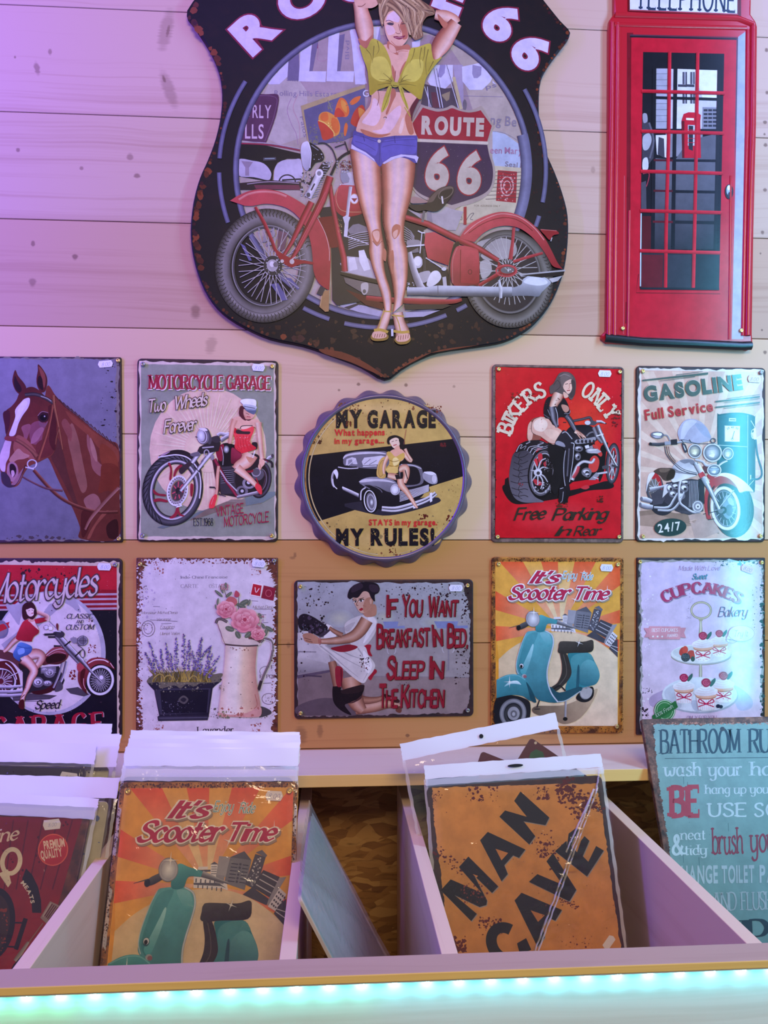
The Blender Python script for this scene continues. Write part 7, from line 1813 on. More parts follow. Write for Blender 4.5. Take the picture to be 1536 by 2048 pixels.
# lamp
A.q('14141a', '1000 40 1060 50 1130 100 1170 170 1150 220 1080 240 1020 320 980 240'); A.l('8a8a90', 7, '1040 60 1110 110', 1); A.splat('c8ccd0', 10, 1060, 120, 1160, 210, 3, 9, 24); A.q(('d0ccd8', '9a96a4', 70), '940 50 980 20 1010 30 1030 140 1020 280 990 320 950 270 930 140'); A.l('f0eef4', 6, '1010 30 1036 140 1024 290', 1)
A.l(['14141a', '3a3a40'], 14, '1110 40 1180 40 1250 100 1290 200 1300 270', 1); A.l('1a1a20', 26, '1240 360 1320 200 1440 120', 1); A.l('1a1a20', 12, '1380 20 1420 140'); A.l('1a1a20', 10, '1280 80 1390 40'); A.splat('9a9490', 40, 1290, 210, 1450, 350, 4, 14, 25); A.splat('6a2020', 20, 1330, 210, 1450, 320, 5, 14, 26); A.splat('c8c4c4', 16, 1150, 210, 1260, 300, 4, 12, 27)
# front wheel
A.ring(['2a2826', '57534f', '7d7873', '6b6661', '35322f'], 570, 1290, 515, 585, (158, 168), 8, n=80)
A.ring(['4e4a46', '8c8680', '4e4a46'], 570, 1285, 470, 540, (50, 50), 8, 40, 140, 40)
for k in range(64):
    a = 40 + k * 4.6
    P = [A.ell(570, 1290, r1, r2, 8, 1, a + d, a + d)[0] for r1, r2, d in ((512, 582, 0), (490, 558, 1.6), (466, 534, 0), (440, 506, 1.4))]
    A.l('23211f', 7, P)
A.ring(['1c1a1c', '8c8886', '2a282a', '5a5658'], 580, 1290, 358, 420, 30, 8, n=70)
A.splat('8c8488', 30, 480, 890, 680, 1100, 10, 40, 28); A.p('6a4a50', '700 930 800 960 760 1150 690 1120'); A.p('5a567e', '310 1060 360 1090 430 1240 400 1240'); A.p('5a567e', '620 1480 700 1470 800 1640 740 1650'); A.p('5a567e', '770 1410 830 1420 920 1520 900 1540')
A.spokes('a8a09c', 7, 640, 1290, 60, 392, 40, .88, 8, 2, .62)
A.e('2c2a2c', 645, 1290, 96, 100); A.splat('b0acac', 24, 570, 1220, 720, 1380, 5, 13, 29); A.e('a49e9c', 640, 1290, 58, 62); A.e('d8d2d0', 636, 1276, 24, 30); A.e('6a6464', 674, 1280, 26, 26)
# front fender
A.p((rl, rd1, 70), crom(nums('206 628 300 570 420 524 560 510 700 530 820 580 980 680 1090 800 1160 920 1220 1060 1236 1200 1230 1400 1222 1545'), False) + crom(nums('1222 1545 1160 1510 1100 1450 1060 1340 1050 1200 1030 1050 980 900 900 790 800 710 680 670 560 660 440 680 360 680'), False))
A.l(['d89088', 'c46460'], 22, '300 616 400 560 540 536 680 548 780 584', 1); A.l('d8b0a0', 5, '1100 800 1180 960 1220 1120 1222 1240', 1); A.p('9a7448', '1150 1556 1222 1540 1216 1760 1180 1764 1120 1712'); A.l('c8a878', 5, '1150 1560 1130 1700')
A.tube([rl, rd1, rd2], '465 690 30 560 860 36 640 1050 34 670 1140 34', 0)
# fork legs
A.tube([rd2, rl, rd1, rd3], '1040 640 66 960 800 66 840 1050 44 760 1180 36', 0); A.tube([rd2, rl, rd1, rd3], '1230 380 76 1150 620 80 1010 900 72 900 1120 50 840 1220 40', 0); A.l('c05a5a', 6, '1180 540 1040 830 880 1130'); A.q(rd1, '640 1080 700 1140 780 1190 860 1220 1050 1254 1050 1280 960 1270 890 1290 830 1310 760 1270 690 1190'); A.e('c0b8a8', 840, 1250, 24, 26); A.e('c0b8a8', 740, 1246, 18, 18); A.l('c8c0b0', 9, '840 1226 880 1200')
# frame bottom and rear
fr(420, 280, 5.12)
A.p('1c1a20', '1250 1500 1536 1560 1536 1660 1300 1700 1250 1640'); A.p('2a2630', '1130 1500 1180 1520 1150 1600 1090 1580')
fr(680, 320, 5.388)
A.tube(['2a2420', '14120f'], '10 1220 40 200 1270 50 420 1320 44', 0); A.l('8a7a6c', 6, '10 1206 420 1296'); A.p('6a6058', '40 1270 420 1350 470 1480 280 1460 60 1330'); A.q('b0a89c', '230 1340 300 1330 300 1420 260 1460 230 1420'); A.e('5a544c', 262, 1420, 18, 22); A.p(rd3, '60 1400 300 1480 480 1560 460 1620 280 1570'); A.tube([rl, rd1, rd2], '280 1490 50 480 1510 56 900 1530 60 1200 1530 50 1310 1510 30', 1); A.p('2a2222', '690 1560 1130 1560 1200 1570 1100 1610 700 1620')
A.q('8a8484', '730 870 850 870 860 920 730 930'); A.p('6a6668', '740 1000 840 950 850 1000 770 1010'); A.l('c8c4c4', 16, '700 940 910 920'); A.l('c8c4c4', 10, '880 800 860 1010'); A.l('d0ccca', 14, '840 770 880 790 910 790'); A.e('b8b4b6', 838, 1106, 52, 66); A.e('dedada', 836, 1096, 40, 50); A.tube(['3a3638', '1a181a'], '900 960 34 905 1120 36 905 1290 40', 0); A.l('c8c4c2', 12, '925 1060 1020 1120 1110 1180', 1); A.e('c8c4c2', 1118, 1180, 26, 20); A.q('a49e9e', '840 1230 960 1200 970 1280 900 1330 840 1300'); A.q('d4d0ce', '930 1350 980 1220 1050 1200 1090 1260 1060 1320 990 1366'); A.tube(['d4d0d0', '8a8486', '5a5456'], '740 1000 60 790 1180 70 860 1360 80 920 1410 60', 1); A.p('b8b2b0', '1100 1270 1140 1260 1150 1360 1110 1360'); A.splat('b8b2b0', 20, 720, 1320, 800, 1430, 6, 18, 31)
fr(800, 340, 4.389)
A.ring(['2c2a28', '5e5a54', '77726b', '5a564f', '2e2c2a'], 950, 960, 390, 432, (114, 120), -10, n=80)
for k in range(44):
    a = -20 + k * 4.6
    if a > 172: break
    P = [A.ell(950, 960, r1, r2, -10, 1, a + d, a + d)[0] for r1, r2, d in ((386, 428, 0), (366, 408, 1.6), (350, 390, 0))]
    A.l('282624', 7, P)
A.e('2a262a', 945, 920, 292, 346, -10); A.q('a09894', '680 640 860 600 1000 640 1000 760 760 800 690 720'); A.q('a8a09a', '700 820 780 800 800 900 720 960'); A.ring(['1c1a1c', '77726e', '2c2a2c'], 945, 920, 292, 350, 26, -10, n=60)
A.spokes('b4aea8', 6, 945, 890, 40, 300, 34, .86, -10, 3, .6)
A.e('3c383a', 945, 885, 66, 60); A.splat('b8b2b0', 16, 890, 840, 1000, 940, 5, 12, 32)
A.tube(['5a2024', rl, rd1], '500 610 60 700 700 50 860 800 40', 0); A.tube([rd2, rl, rd1, rd3], '40 420 50 240 480 56 460 590 56 640 670 50 860 800 42', 0)
A.p((rl, rd1, 60), '222 560 300 550 470 640 420 844 240 780 212 650'); A.q('1a1618', '470 660 520 650 450 840 440 1020 420 1020 430 830')
A.p((rl, rd1, 70), crom(nums('520 600 600 490 720 420 860 376 980 384 1090 430 1190 510 1270 610 1330 720 1380 820 1424 874'), False) + crom(nums('1424 874 1340 850 1290 770 1230 680 1150 590 1050 520 940 495 830 510 730 560 650 640'), False)); A.l('d08884', 7, '560 570 680 470 850 396 980 400 1080 440 1180 520 1260 620', 1); A.l(rd2, 6, '600 560 720 480 860 430 980 430 1080 474 1160 540', 1)
A.q(rd1, '1230 530 1310 540 1370 540 1390 566 1340 580 1310 620 1270 580'); A.l('c06060', 6, '1230 528 1370 540'); A.l('b8b2b0', 8, '1320 630 1330 600')
A.tube([rl, rd1], '996 510 26 985 640 26 966 790 36', 0); A.tube([rl, rd1], '990 810 24 1120 770 26 1250 734 22', 0); A.tube([rl, rd1, rd2], '690 1020 30 790 960 32 890 900 40', 0)
A.p(rd1, '860 800 890 850 960 840 1010 850 1024 900 980 930 900 930 850 870'); A.ring(rl, 930, 890, 96, 56, 14); A.e('6a6664', 940, 884, 60, 30); A.splat('d8d2cc', 8, 900, 860, 990, 900, 5, 12, 33)
A.p((rl, rd2, 60), crom(nums('470 720 520 670 640 690 690 740 690 1000 640 1016 470 1016 440 860'), True)); A.p((rl, rd1, 80), '530 706 684 712 696 990 660 1004 526 994'); A.l(rd2, 6, '530 706 526 994'); A.ring(rd3, 612, 900, 18, 22, 5); A.l('c0706c', 5, '500 690 460 800 460 1000', 1)
A.tube(['c4c4c8', 'aeb0b4', '6a6c70', '35363a'], '60 1070 70 200 1070 70 330 1066 94 600 1070 92 880 1076 90 980 1076 92', 0); A.p(('c0c2c8', '6a6c72', 90), crom(nums('980 1040 1060 1010 1080 960 1160 926 1250 940 1320 990 1280 1040 1240 1080 1210 1116 1130 1110 980 1110'), False)); A.q('d0d2da', '1080 990 1160 940 1260 960 1290 1000 1200 1020'); A.tube(['e0e0e0', '8a8a8c'], '866 970 20 880 1060 30 880 1130 26', 0); A.l('4a4a4c', 5, '330 1020 332 1112'); A.p('a8a4a4', '1040 920 1446 880 1446 894 1060 942'); A.p('1a181c', '1060 930 1440 894 1430 930 1240 950'); A.p('b8b4b4', '1300 960 1420 934 1380 980 1330 994')
# saddle
A.q('26211f', '70 310 160 310 230 300 270 230 340 170 420 146 470 160 466 210 420 280 360 350 300 374 220 360 150 370 90 340'); A.q('5a4a40', '240 290 280 230 350 170 440 150 466 170 400 180 330 220 290 280'); A.ring('6a5c50', 400, 210, 76, 44, 8, -35); A.q('9a7a70', '110 240 190 260 240 290 130 300 90 290'); A.l('d0c8c0', 14, '366 240 374 300'); A.l('6a6460', 22, '210 370 196 460')
# ---- woman
A.part('printed_woman')
fr(680, 320, 5.388)
k0, k1, k2, k3, k4 = '6e3028', 'b06a50', 'd8a690', 'd2b0b4', 'e0bcb0'
L1 = crom(nums('108 -112 112 -40 130 60 150 220 185 380 240 580 290 740 316 880 312 1000 340 1140 400 1320 440 1440 468 1560 480 1650'), False)
R1 = crom(nums('436 -60 440 60 440 160 448 320 446 480 436 620 444 740 462 860 480 960 470 1100 490 1240 540 1400 556 1530 548 1650'), False)
A.band([k0, k1, k2, k3, k4, k3, k2, k1, k0], L1, R1)
L2 = crom(nums('442 -60 440 60 452 200 462 380 466 560 474 700 500 840 520 960 520 1100 560 1280 580 1440 580 1560 560 1660'), False)
R2 = crom(nums('814 -100 812 -10 806 140 780 330 740 500 706 620 688 740 690 860 724 980 730 1120 724 1280 700 1430 676 1560 680 1660'), False)
A.band([k0, k1, k2, k3, k4, k3, k2, k1, k0], L2, R2)
A.l(k0, (10, 4), '448 160 456 400 460 640 482 780 510 940 516 1100 556 1280 574 1440', 1); A.q(k1, '340 800 370 760 430 760 440 860 400 930 360 890'); A.q(k2, '350 800 380 770 420 780 424 850 396 890'); A.l(k0, 5, '350 880 400 934 440 890 470 880', 1); A.q(k1, '560 740 600 700 650 720 640 800 590 860 560 820'); A.q(k2, '570 790 620 760 610 830 580 850'); A.l(k0, 5, '480 780 500 850 530 900', 1); A.q(k1, '470 960 500 1000 490 1100 460 1060'); A.q(k1, '530 1040 570 980 580 1120 560 1240')
A.tube([k0, k2, k4, k2, k0], '514 1640 84 480 1740 100 440 1840 110 420 1900 140', 1); A.tube([k0, k2, k4, k2, k0], '620 1650 110 640 1760 120 670 1850 150 676 1920 160', 1)
go = 'b8943c'
A.q('8a6a2c', '332 1900 370 1880 500 1880 520 1920 480 1950 380 1956 336 1936'); A.q('8a6a2c', '584 1940 640 1900 740 1900 762 1940 720 1984 630 1990'); A.q(k2, '350 1870 400 1840 480 1860 500 1910 420 1930 350 1916'); A.q(k2, '600 1920 650 1880 740 1880 748 1930 700 1960 620 1960')
for k in range(5): A.l(k0, 6, [(370 + 26 * k, 1920 - k * 2), (380 + 26 * k, 1880)]); A.l(k0, 6, [(625 + 26 * k, 1950 - k * 6), (630 + 26 * k, 1900 - k * 4)])
A.l(go, 30, '370 1840 440 1836 512 1860', 1); A.l(go, 28, '580 1850 660 1862 740 1856', 1); A.l(go, 14, '466 1636 546 1640'); A.l(go, 14, '560 1680 684 1690'); A.l(go, 10, '470 1640 440 1720 420 1800 400 1840', 1); A.l(go, 10, '600 1690 630 1760 650 1850', 1); A.l('d0ccd8', 24, '560 1830 562 1900')
fr(680, 0, 5.908)
A.p('4c4488', crom(nums('172 1556 300 1600 460 1640 640 1616 800 1604 904 1612 908 1740 905 1870 890 1940 800 1890 700 1870 600 1890 520 1920 470 1980 400 1900 300 1820 200 1760 136 1720 150 1640'), True)); A.p('5c54a0', crom(nums('180 1600 300 1640 440 1680 420 1850 300 1790 160 1710'), True)); A.p('5850a0', crom(nums('500 1690 700 1650 890 1650 890 1820 760 1830 600 1860 500 1920'), True))
A.l('3a3370', 6, '170 1600 300 1640 460 1690 660 1670 900 1660', 1); A.l('3a3370', 7, '462 1700 470 1800 460 1960', 1); A.l('3a3370', 5, '500 1750 640 1720 890 1740', 1); A.l('3a3370', 5, '180 1680 300 1720 420 1790', 1); A.l('3a3370', 9, '275 1620 290 1680'); A.l('3a3370', 9, '640 1620 650 1700'); A.e('c8b8b0', 462, 1680, 20, 20)
A.p('c4bada', '136 1716 200 1760 300 1810 400 1890 420 1930 300 1850 200 1800 132 1770'); A.p('c4bada', '500 1940 600 1870 720 1836 900 1850 926 1870 905 1940 880 1890 760 1860 640 1890 520 1950'); A.l('6a5a9a', 4, '140 1770 300 1840 410 1920', 1)
# midriff
ml_, mr_ = crom(nums('352 1080 370 1160 350 1260 290 1340 230 1420 190 1540 200 1568'), False), crom(nums('950 1120 900 1250 860 1350 848 1440 880 1560 900 1612'), False)
n_ = min(len(ml_), len(mr_))
A.p(k2, ml_ + nums('460 1642 640 1616') + mr_[::-1])
A.q('e0bcc0', '440 1200 480 1340 460 1440 400 1500 300 1480 260 1450 330 1360 370 1280 390 1180'); A.q('dab4ba', '520 1480 560 1380 700 1260 720 1340 680 1440 600 1560 500 1600 380 1560 480 1540'); A.q(k1, '770 1380 850 1260 900 1220 920 1180 860 1340 846 1440 870 1580 820 1600 780 1500'); A.q('5a2028', '830 1280 920 1150 946 1170 900 1260 860 1360 846 1450 830 1360'); A.q(k1, '600 1080 640 1060 660 1130 620 1220 560 1360 540 1340 590 1200'); A.l(k0, 6, '440 1060 460 1160 440 1260', 1); A.q(k1, '240 1540 330 1560 450 1600 600 1590 460 1640 300 1610'); A.q(k4, '690 1570 720 1450 750 1400 750 1500 720 1590'); A.e(k0, 532, 1404, 20, 12); A.e('d8c8c0', 530, 1408, 14, 6)
# arms
A.tube([k1, k2, k4, k2, k0], '230 40 160 250 150 170 280 300 210 300 420 190 305 560 110', 1); A.q(k2, '165 10 230 -40 440 -40 450 60 380 110 300 110 200 100'); A.l(k0, 7, '210 90 260 90 300 60', 1); A.q(k1, '215 470 300 500 380 430 370 530 310 585 250 560')
A.tube([k1, k2, k4, k2, k0], '1120 190 110 1230 210 150 1340 250 130 1380 290 90', 1); A.tube([k1, k4, k2, k1, k0], '1370 280 150 1300 380 190 1220 500 220 1150 620 180 1130 720 70', 1); A.q(k1, '1150 180 1230 260 1270 300 1230 350 1170 270')
# top
A.q(k2, '500 560 620 540 760 570 830 600 820 700 740 860 690 980 640 980 600 860 560 700'); A.l(k0, 7, '655 850 650 920 640 980', 1); A.q(k1, '560 580 640 600 690 660 640 650'); A.l(k1, 6, '680 660 700 620 800 620', 1); A.q(k1, '610 780 650 870 640 960 616 900'); A.q(k1, '700 900 730 800 780 740 720 930')
yl, yd, yh = 'b4a83a', '766a20', 'c8bc4e'
A.p((yl, 'a4922a', 90), crom(nums('230 545 310 590 370 480 440 490 520 560 570 660 600 760 614 900 640 985 600 1020 520 1050 440 1080 356 1140 340 1020 320 840 270 700'), True)); A.p((yl, 'a4922a', 90), crom(nums('830 590 920 570 1060 530 1080 620 1110 720 1200 690 1120 790 1020 930 980 1080 950 1190 860 1130 760 1060 680 1010 700 930 760 790 800 690'), True))
A.q(yh, '400 700 520 690 590 800 600 920 500 980 380 920 360 800'); A.q(yh, '780 800 860 720 980 740 960 900 880 980 760 960 730 920')
for P in ('310 600 360 660 370 720', '440 500 460 600 430 660', '400 560 390 680 380 760', '620 990 540 960 460 950', '620 1000 540 1000 440 1020', '610 970 560 920 510 880', '700 990 780 960 840 960', '700 1010 800 1010 900 1030', '720 970 760 920 800 900', '960 580 940 700 950 820', '1040 600 1010 760 1020 900', '1000 570 990 680 970 740', '880 590 860 680 820 760', '1100 740 1040 860'): A.l(yd, (11, 3), P, 1)
A.q(yl, '600 990 640 980 690 1000 680 1040 620 1040'); A.q(yl, '570 1040 610 1040 590 1140 560 1260 490 1340 510 1200'); A.q(yl, '690 1030 740 1060 760 1150 800 1260 800 1310 740 1200 710 1120'); A.l(yd, 7, '600 1050 560 1180 510 1310', 1); A.l(yd, 6, '720 1060 760 1180 790 1290', 1); A.l(yl, 10, '760 1280 830 1390'); A.l(yd, 10, '620 1024 680 1030')
# neck, face, hair
A.q(k1, '570 500 680 560 800 540 830 600 740 600 640 620 560 580'); A.q(k2, '580 540 640 570 660 640 590 620')
A.q(k2, '520 240 560 160 640 130 740 170 780 260 800 380 800 470 740 550 680 566 620 540 570 490 530 380'); A.q('d8b8c4', '560 200 640 150 700 190 690 280 600 260 550 270'); A.q('dcb4b8', '540 320 620 330 650 400 600 430 560 420'); A.q(k1, '700 330 730 400 740 480 790 470 800 400 780 300 730 280')
A.l('5a3840', 8, '540 268 580 258 630 284', 1); A.q('4a3c48', '556 300 590 288 630 296 620 316 580 314'); A.l('2a2028', 6, '550 296 590 286 636 298', 1); A.l('5a3840', 7, '720 280 760 270'); A.l('2a2028', 8, '722 300 770 296'); A.l(k0, 6, '656 400 680 416 710 410', 1); A.l(k0, 5, '690 300 700 360 720 400', 1); A.q('7a2038', '626 450 670 444 700 450 770 436 740 468 700 484 660 474'); A.l('d8a0a8', 5, '650 460 690 464 740 456', 1); A.l(k1, 6, '600 500 660 556 720 560', 1)
hb, hl, hd = '8a6648', 'bc9a74', '5a3c30'
A.q(hb, '450 -60 900 -60 960 20 1100 120 1110 190 1020 220 960 330 980 440 900 490 860 470 830 420 800 380 790 300 740 240 700 170 640 140 560 170 530 240 500 330 470 260 460 100')
for i, P in enumerate(('470 60 40 480 180 44 500 300 30', '500 0 60 560 90 60 520 210 40', '600 -40 70 700 60 80 780 190 70 800 320 50 830 430 24', '680 -60 80 800 40 90 870 180 80 880 320 60 900 470 30', '780 -60 80 890 60 80 930 190 70 940 330 50 960 440 24', '860 -40 70 960 60 60 1040 140 50 1100 180 40', '900 60 60 980 160 60 960 260 40 900 360 50 870 460 24', '560 60 60 640 110 60 720 200 50 770 290 40')):
    A.tube([(hd, 'a07e5c', 'cdb08c', hl, hd), ('4a3028', hb, hl, 'a07e5c', hd)][i % 2], P, 1)
rd = random.Random(8)
for i in range(34):
    a = i / 33
    x0, y0 = 560 + 230 * a, -20 + 40 * math.sin(a * 3)
    pt = [(x0, y0), (700 + 260 * a, 60 + 90 * a + rd.uniform(-20, 20)), (760 + 200 * a + rd.uniform(-20, 20), 220 + 60 * rd.random()), (820 + 140 * a + rd.uniform(-30, 30), 380 + 70 * rd.random())]
    A.l(rd.choice((hl, hd, 'a07e5c', 'cdb08c')), (8, 2), pt, 1)
for i in range(12): A.l(rd.choice((hl, hd, 'cdb08c')), (8, 3), [(620 - i * 10, -30 + i * 3), (540 - i * 6, 60 + i * 5), (490 - i, 140 + i * 9), (510 - i * 2, 230 + i * 5)], 1)
for i in range(10): A.l(rd.choice((hl, hd, 'a07e5c')), (8, 3), [(860 + i * 6, 40 + i * 8), (960 + i * 8, 110 + i * 7), (1080 + i * 2, 130 + i * 7)], 1)
fr()
A.build()
# ------------------------------------------------------------------ telephone box sign
TP = .010
P4 = [W(x, y, -TP) for x, y in ((1221, -60), (1518, -60), (1504, 690), (1207, 688))]
c = W(1362, 340, -TP)
S = empty('telephone_box_sign', Matrix.Translation((c.x, 0, c.z)), 'tall red embossed tin sign shaped like a telephone box', 'sign', 'signs on the plank wall that are not rectangular')
A = Art(S, (1180, 0, 2.845), TP, dz=1e-5)
def lo(pts): return [A.loc(x, y) for x, y in pts]
OUTP = nums('136 -80 840 -80 905 -60 920 0 918 80 946 120 955 150 950 700 935 1300 925 1900 930 1960 905 1990 860 1980 100 1950 66 1925 66 1905 92 1880 100 1300 104 700 106 160 112 110 136 76')
pressed('panel', lo(OUTP), TP, plain('red_enamel', 'ae1428', .22), S, .004)
M['red_enamel'] = bpy.data.materials['red_enamel']
def bead(name, pts, wpx, h, mat):
    """raised rounded rib pressed out of the sheet"""
    P = pts if isinstance(pts, list) else nums(pts)
    A_, B_ = [], []
    for i in range(len(P)):
        a, b = P[max(0, i - 1)], P[min(len(P) - 1, i + 1)]
        dx, dy = b[0] - a[0], b[1] - a[1]
        l = math.hypot(dx, dy)
        A_.append((P[i][0] + dy / l * wpx / 2, P[i][1] - dx / l * wpx / 2)); B_.append((P[i][0] - dy / l * wpx / 2, P[i][1] + dx / l * wpx / 2))
    V, Fc = [], []
    nn = 9
    for a, b in zip(A_, B_):
        for k in range(nn):
            f = k / (nn - 1)
            lx, lz = A.loc(a[0] + (b[0] - a[0]) * f, a[1] + (b[1] - a[1]) * f)
            V.append((lx, -TP - h * math.sin(math.pi * f) ** .7, lz))
    for r in range(len(P) - 1):
        for k in range(nn - 1):
            Fc.append((r * nn + k, r * nn + k + 1, (r + 1) * nn + k + 1, (r + 1) * nn + k))
    return link(name, V, Fc, mat, S, True)
for P, w_, h in (('124 130 120 700 112 1300 106 1920', 30, .004), ('156 130 152 700 146 1300 140 1920', 26, .003), ('224 1200 218 1700 214 1930', 18, .003), ('926 150 922 700 908 1300 896 1910', 34, .005), ('896 170 892 700 880 1300 868 1910', 22, .003), ('140 86 840 104 930 140', 34, .004), ('136 140 500 150 890 160', 26, .003), ('800 1000 796 1500 790 1930', 14, .002)):
    bead('embossed_rib', P, w_, h, M['red_enamel'])
bead('black_foot', '84 1922 300 1944 600 1956 860 1968 918 1966', 50, .006, plain('black_enamel', '15181c', .3))
A.part('printed_frame')
r0, r1, r2 = 'b0142a', '6a0c1a', 'c42434'
A.p('6e1020', '210 186 246 186 240 1940 206 1940')
A.p(('2a3040', '8a1424', 90), '228 196 842 210 842 232 228 212'); A.l('141822', 9, '228 208 836 222'); A.p(('8a94a8', 'a89aac', 20), '843 210 884 180 872 1930 806 1930 828 1000 838 500'); A.l('3a3a4a', 7, '838 220 830 700 812 1200 800 1600'); A.p(r0, '232 214 834 228 822 1000 806 1936 224 1932 228 1000')
A.l(r1, 6, '232 214 228 1000 222 1928'); A.l(r1, 5, '276 1560 262 1666 740 1672'); A.l(r1, 9, '222 330 220 440'); A.l(r1, 9, '214 1010 212 1120'); A.l(r1, 8, '206 1720 204 1840')
A.l('b84a58', 4, '196 1000 190 1900')
A.part('printed_window')
A.p('13151d', '302 296 764 306 734 1650 282 1640')
A.p('b4b0c0', '374 390 726 400 722 740 366 735'); A.p('d4d8ec', '600 398 726 400 724 560 640 556 600 440'); A.p('9a98a8', '374 390 440 390 440 735 366 735'); A.p('c4c2ce', '498 392 600 396 600 730 490 736')
for k in range(9): A.l('6a6874', 3, [(374, 420 + 34 * k), (440, 420 + 34 * k)], cap=0)
for x in (540, 584):
    for y in (450, 560): A.p('4a4854', [(x - 14, y - 40), (x + 12, y - 40), (x + 12, y + 30), (x - 14, y + 30)]); A.l('b0aebb', 4, [(x, y - 40), (x, y + 30)], cap=0)
    A.p('3a3844', [(x - 40, 480), (x + 10, 482), (x + 10, 496), (x - 40, 494)])
A.p('7c7a88', '640 610 726 612 724 740 636 740')
for i in range(3):
    for j in range(5): A.p('2a2a34', [(646 + 26 * i, 622 + 22 * j), (668 + 26 * i, 622 + 22 * j), (668 + 26 * i, 634 + 22 * j), (646 + 26 * i, 634 + 22 * j)])
A.p('7a7884', '430 735 640 735 640 870 430 900'); A.p('54535e', '560 800 722 760 716 940 470 930'); A.p(('5c5b66', '2a2a32', 90), '362 900 716 930 708 1420 360 1420'); A.p('c8c4cc', '372 770 450 768 440 900 380 880'); A.p('3a3844', '390 780 420 790 424 900 384 880')
A.p('24262e', '296 1440 735 1446 730 1650 284 1640'); A.p('5a1420', '296 1450 416 1450 412 1640 290 1640'); A.p('4a101a', '296 1230 356 1230 356 1430 294 1430'); A.p('30313a', '440 1450 576 1452 574 1640 440 1640')
for P in ('486 390 478 920 470 1430', '366 390 356 1420'): A.l('13151d', 22, P, cap=0)
A.l('13151d', 16, '366 556 726 566', cap=0); A.l('13151d', 14, '360 740 722 742', cap=0); A.l('4a1420', 12, '362 912 470 914', cap=0); A.l('13151d', 14, '470 914 716 916', cap=0); A.l('4a1420', 12, '360 1086 470 1088', cap=0); A.l('13151d', 16, '470 1090 710 1094', cap=0); A.l('5a1420', 12, '356 1262 470 1264', cap=0); A.l('1a1b22', 18, '470 1264 706 1268', cap=0); A.l('1a1b22', 20, '734 400 712 1420', cap=0)
# payphone at the left, small red box in the view
A.p('3a3842', '296 650 322 646 330 700 350 740 366 800 360 900 330 940 296 960'); A.q('8a8894', '300 650 322 650 326 690 304 700'); A.q('a09ea8', '300 780 336 760 350 800 330 850 302 850'); A.q('c0beca', '300 910 326 900 330 960 300 970'); A.l('5a5864', 10, '336 700 362 800 340 900', 1); A.l('8a3040', 6, '300 990 336 990 320 1060 296 1070', 1); A.p('44424c', '290 1040 318 1030 320 1190 290 1190'); A.l('b0bcc8', 7, '290 1215 286 1630', cap=0)
A.p('b0142a', '520 690 532 650 560 640 610 642 630 656 626 690 630 900 524 900'); A.p('5a0c18', '520 690 536 690 536 900 524 900'); A.p('d8d0d4', '546 672 590 674 590 686 546 684'); A.p('b0b0bc', '556 712 600 714 596 830 556 830'); A.p('2a2830', '560 716 586 718 584 860 560 850')
for k in range(4): A.l('b0142a', 3, [(556, 740 + 24 * k), (600, 742 + 24 * k)], cap=0)
# glazing bars in front of the view
A.part('printed_glazing_bars')
for P in ('452 296 446 800 432 1300 428 1645', '612 300 604 800 594 1300 586 1645'): A.l(['c42434', 'b0142a', '80101e'], 20, P, cap=0)
for y, x0, x1 in ((524, 292, 766), (752, 290, 762), (980, 286, 756), (1204, 284, 750), (1432, 282, 744)): A.l(['c42434', 'b0142a', '80101e'], 20, [(x0, y - 4), (x1, y + 8)], cap=0)
A.p('1c2029', '284 1636 734 1640 734 1652 284 1648')
A.part('printed_door_handle')
A.e('1a1e26', 790, 1092, 24, 42); A.e('8aa0b8', 790, 1084, 15, 30); A.e('dce8f4', 788, 1070, 8, 14); A.e('2a3038', 792, 1110, 9, 16)
A.part('printed_sign_panel')
A.p('5a0c18', '214 -70 858 -60 858 100 214 66'); A.p('c9c6dc', '224 -70 838 -62 836 80 226 56'); A.l('a8404e', 5, '222 60 840 84')
A.part('lettering')
A.t('TELEPHONE', 262, 50, 822, 70, 128, '28364e', 'light', .02, sp=3)
A.build()
screw(S, *A.loc(184, 1870), TP + A.z); screw(S, *A.loc(858, 1882), TP + A.z)
# ------------------------------------------------------------------ signs and bags in the bins
def lean(px, py, d, tilt, roll=0.0, yaw=0.0, drop=0.0):
    """frame of a leaning sheet whose top middle is seen at the pixel, d metres in front of the lens; drop = distance from there down to the frame's origin"""
    p = W(px, py, CAM.y + d)
    Rm = Matrix.Rotation(R(yaw), 4, 'Z') @ Matrix.Rotation(-R(tilt), 4, 'X') @ Matrix.Rotation(R(roll), 4, 'Y')
    return Matrix.Translation(p) @ Rm @ Matrix.Translation((0, 0, -drop))


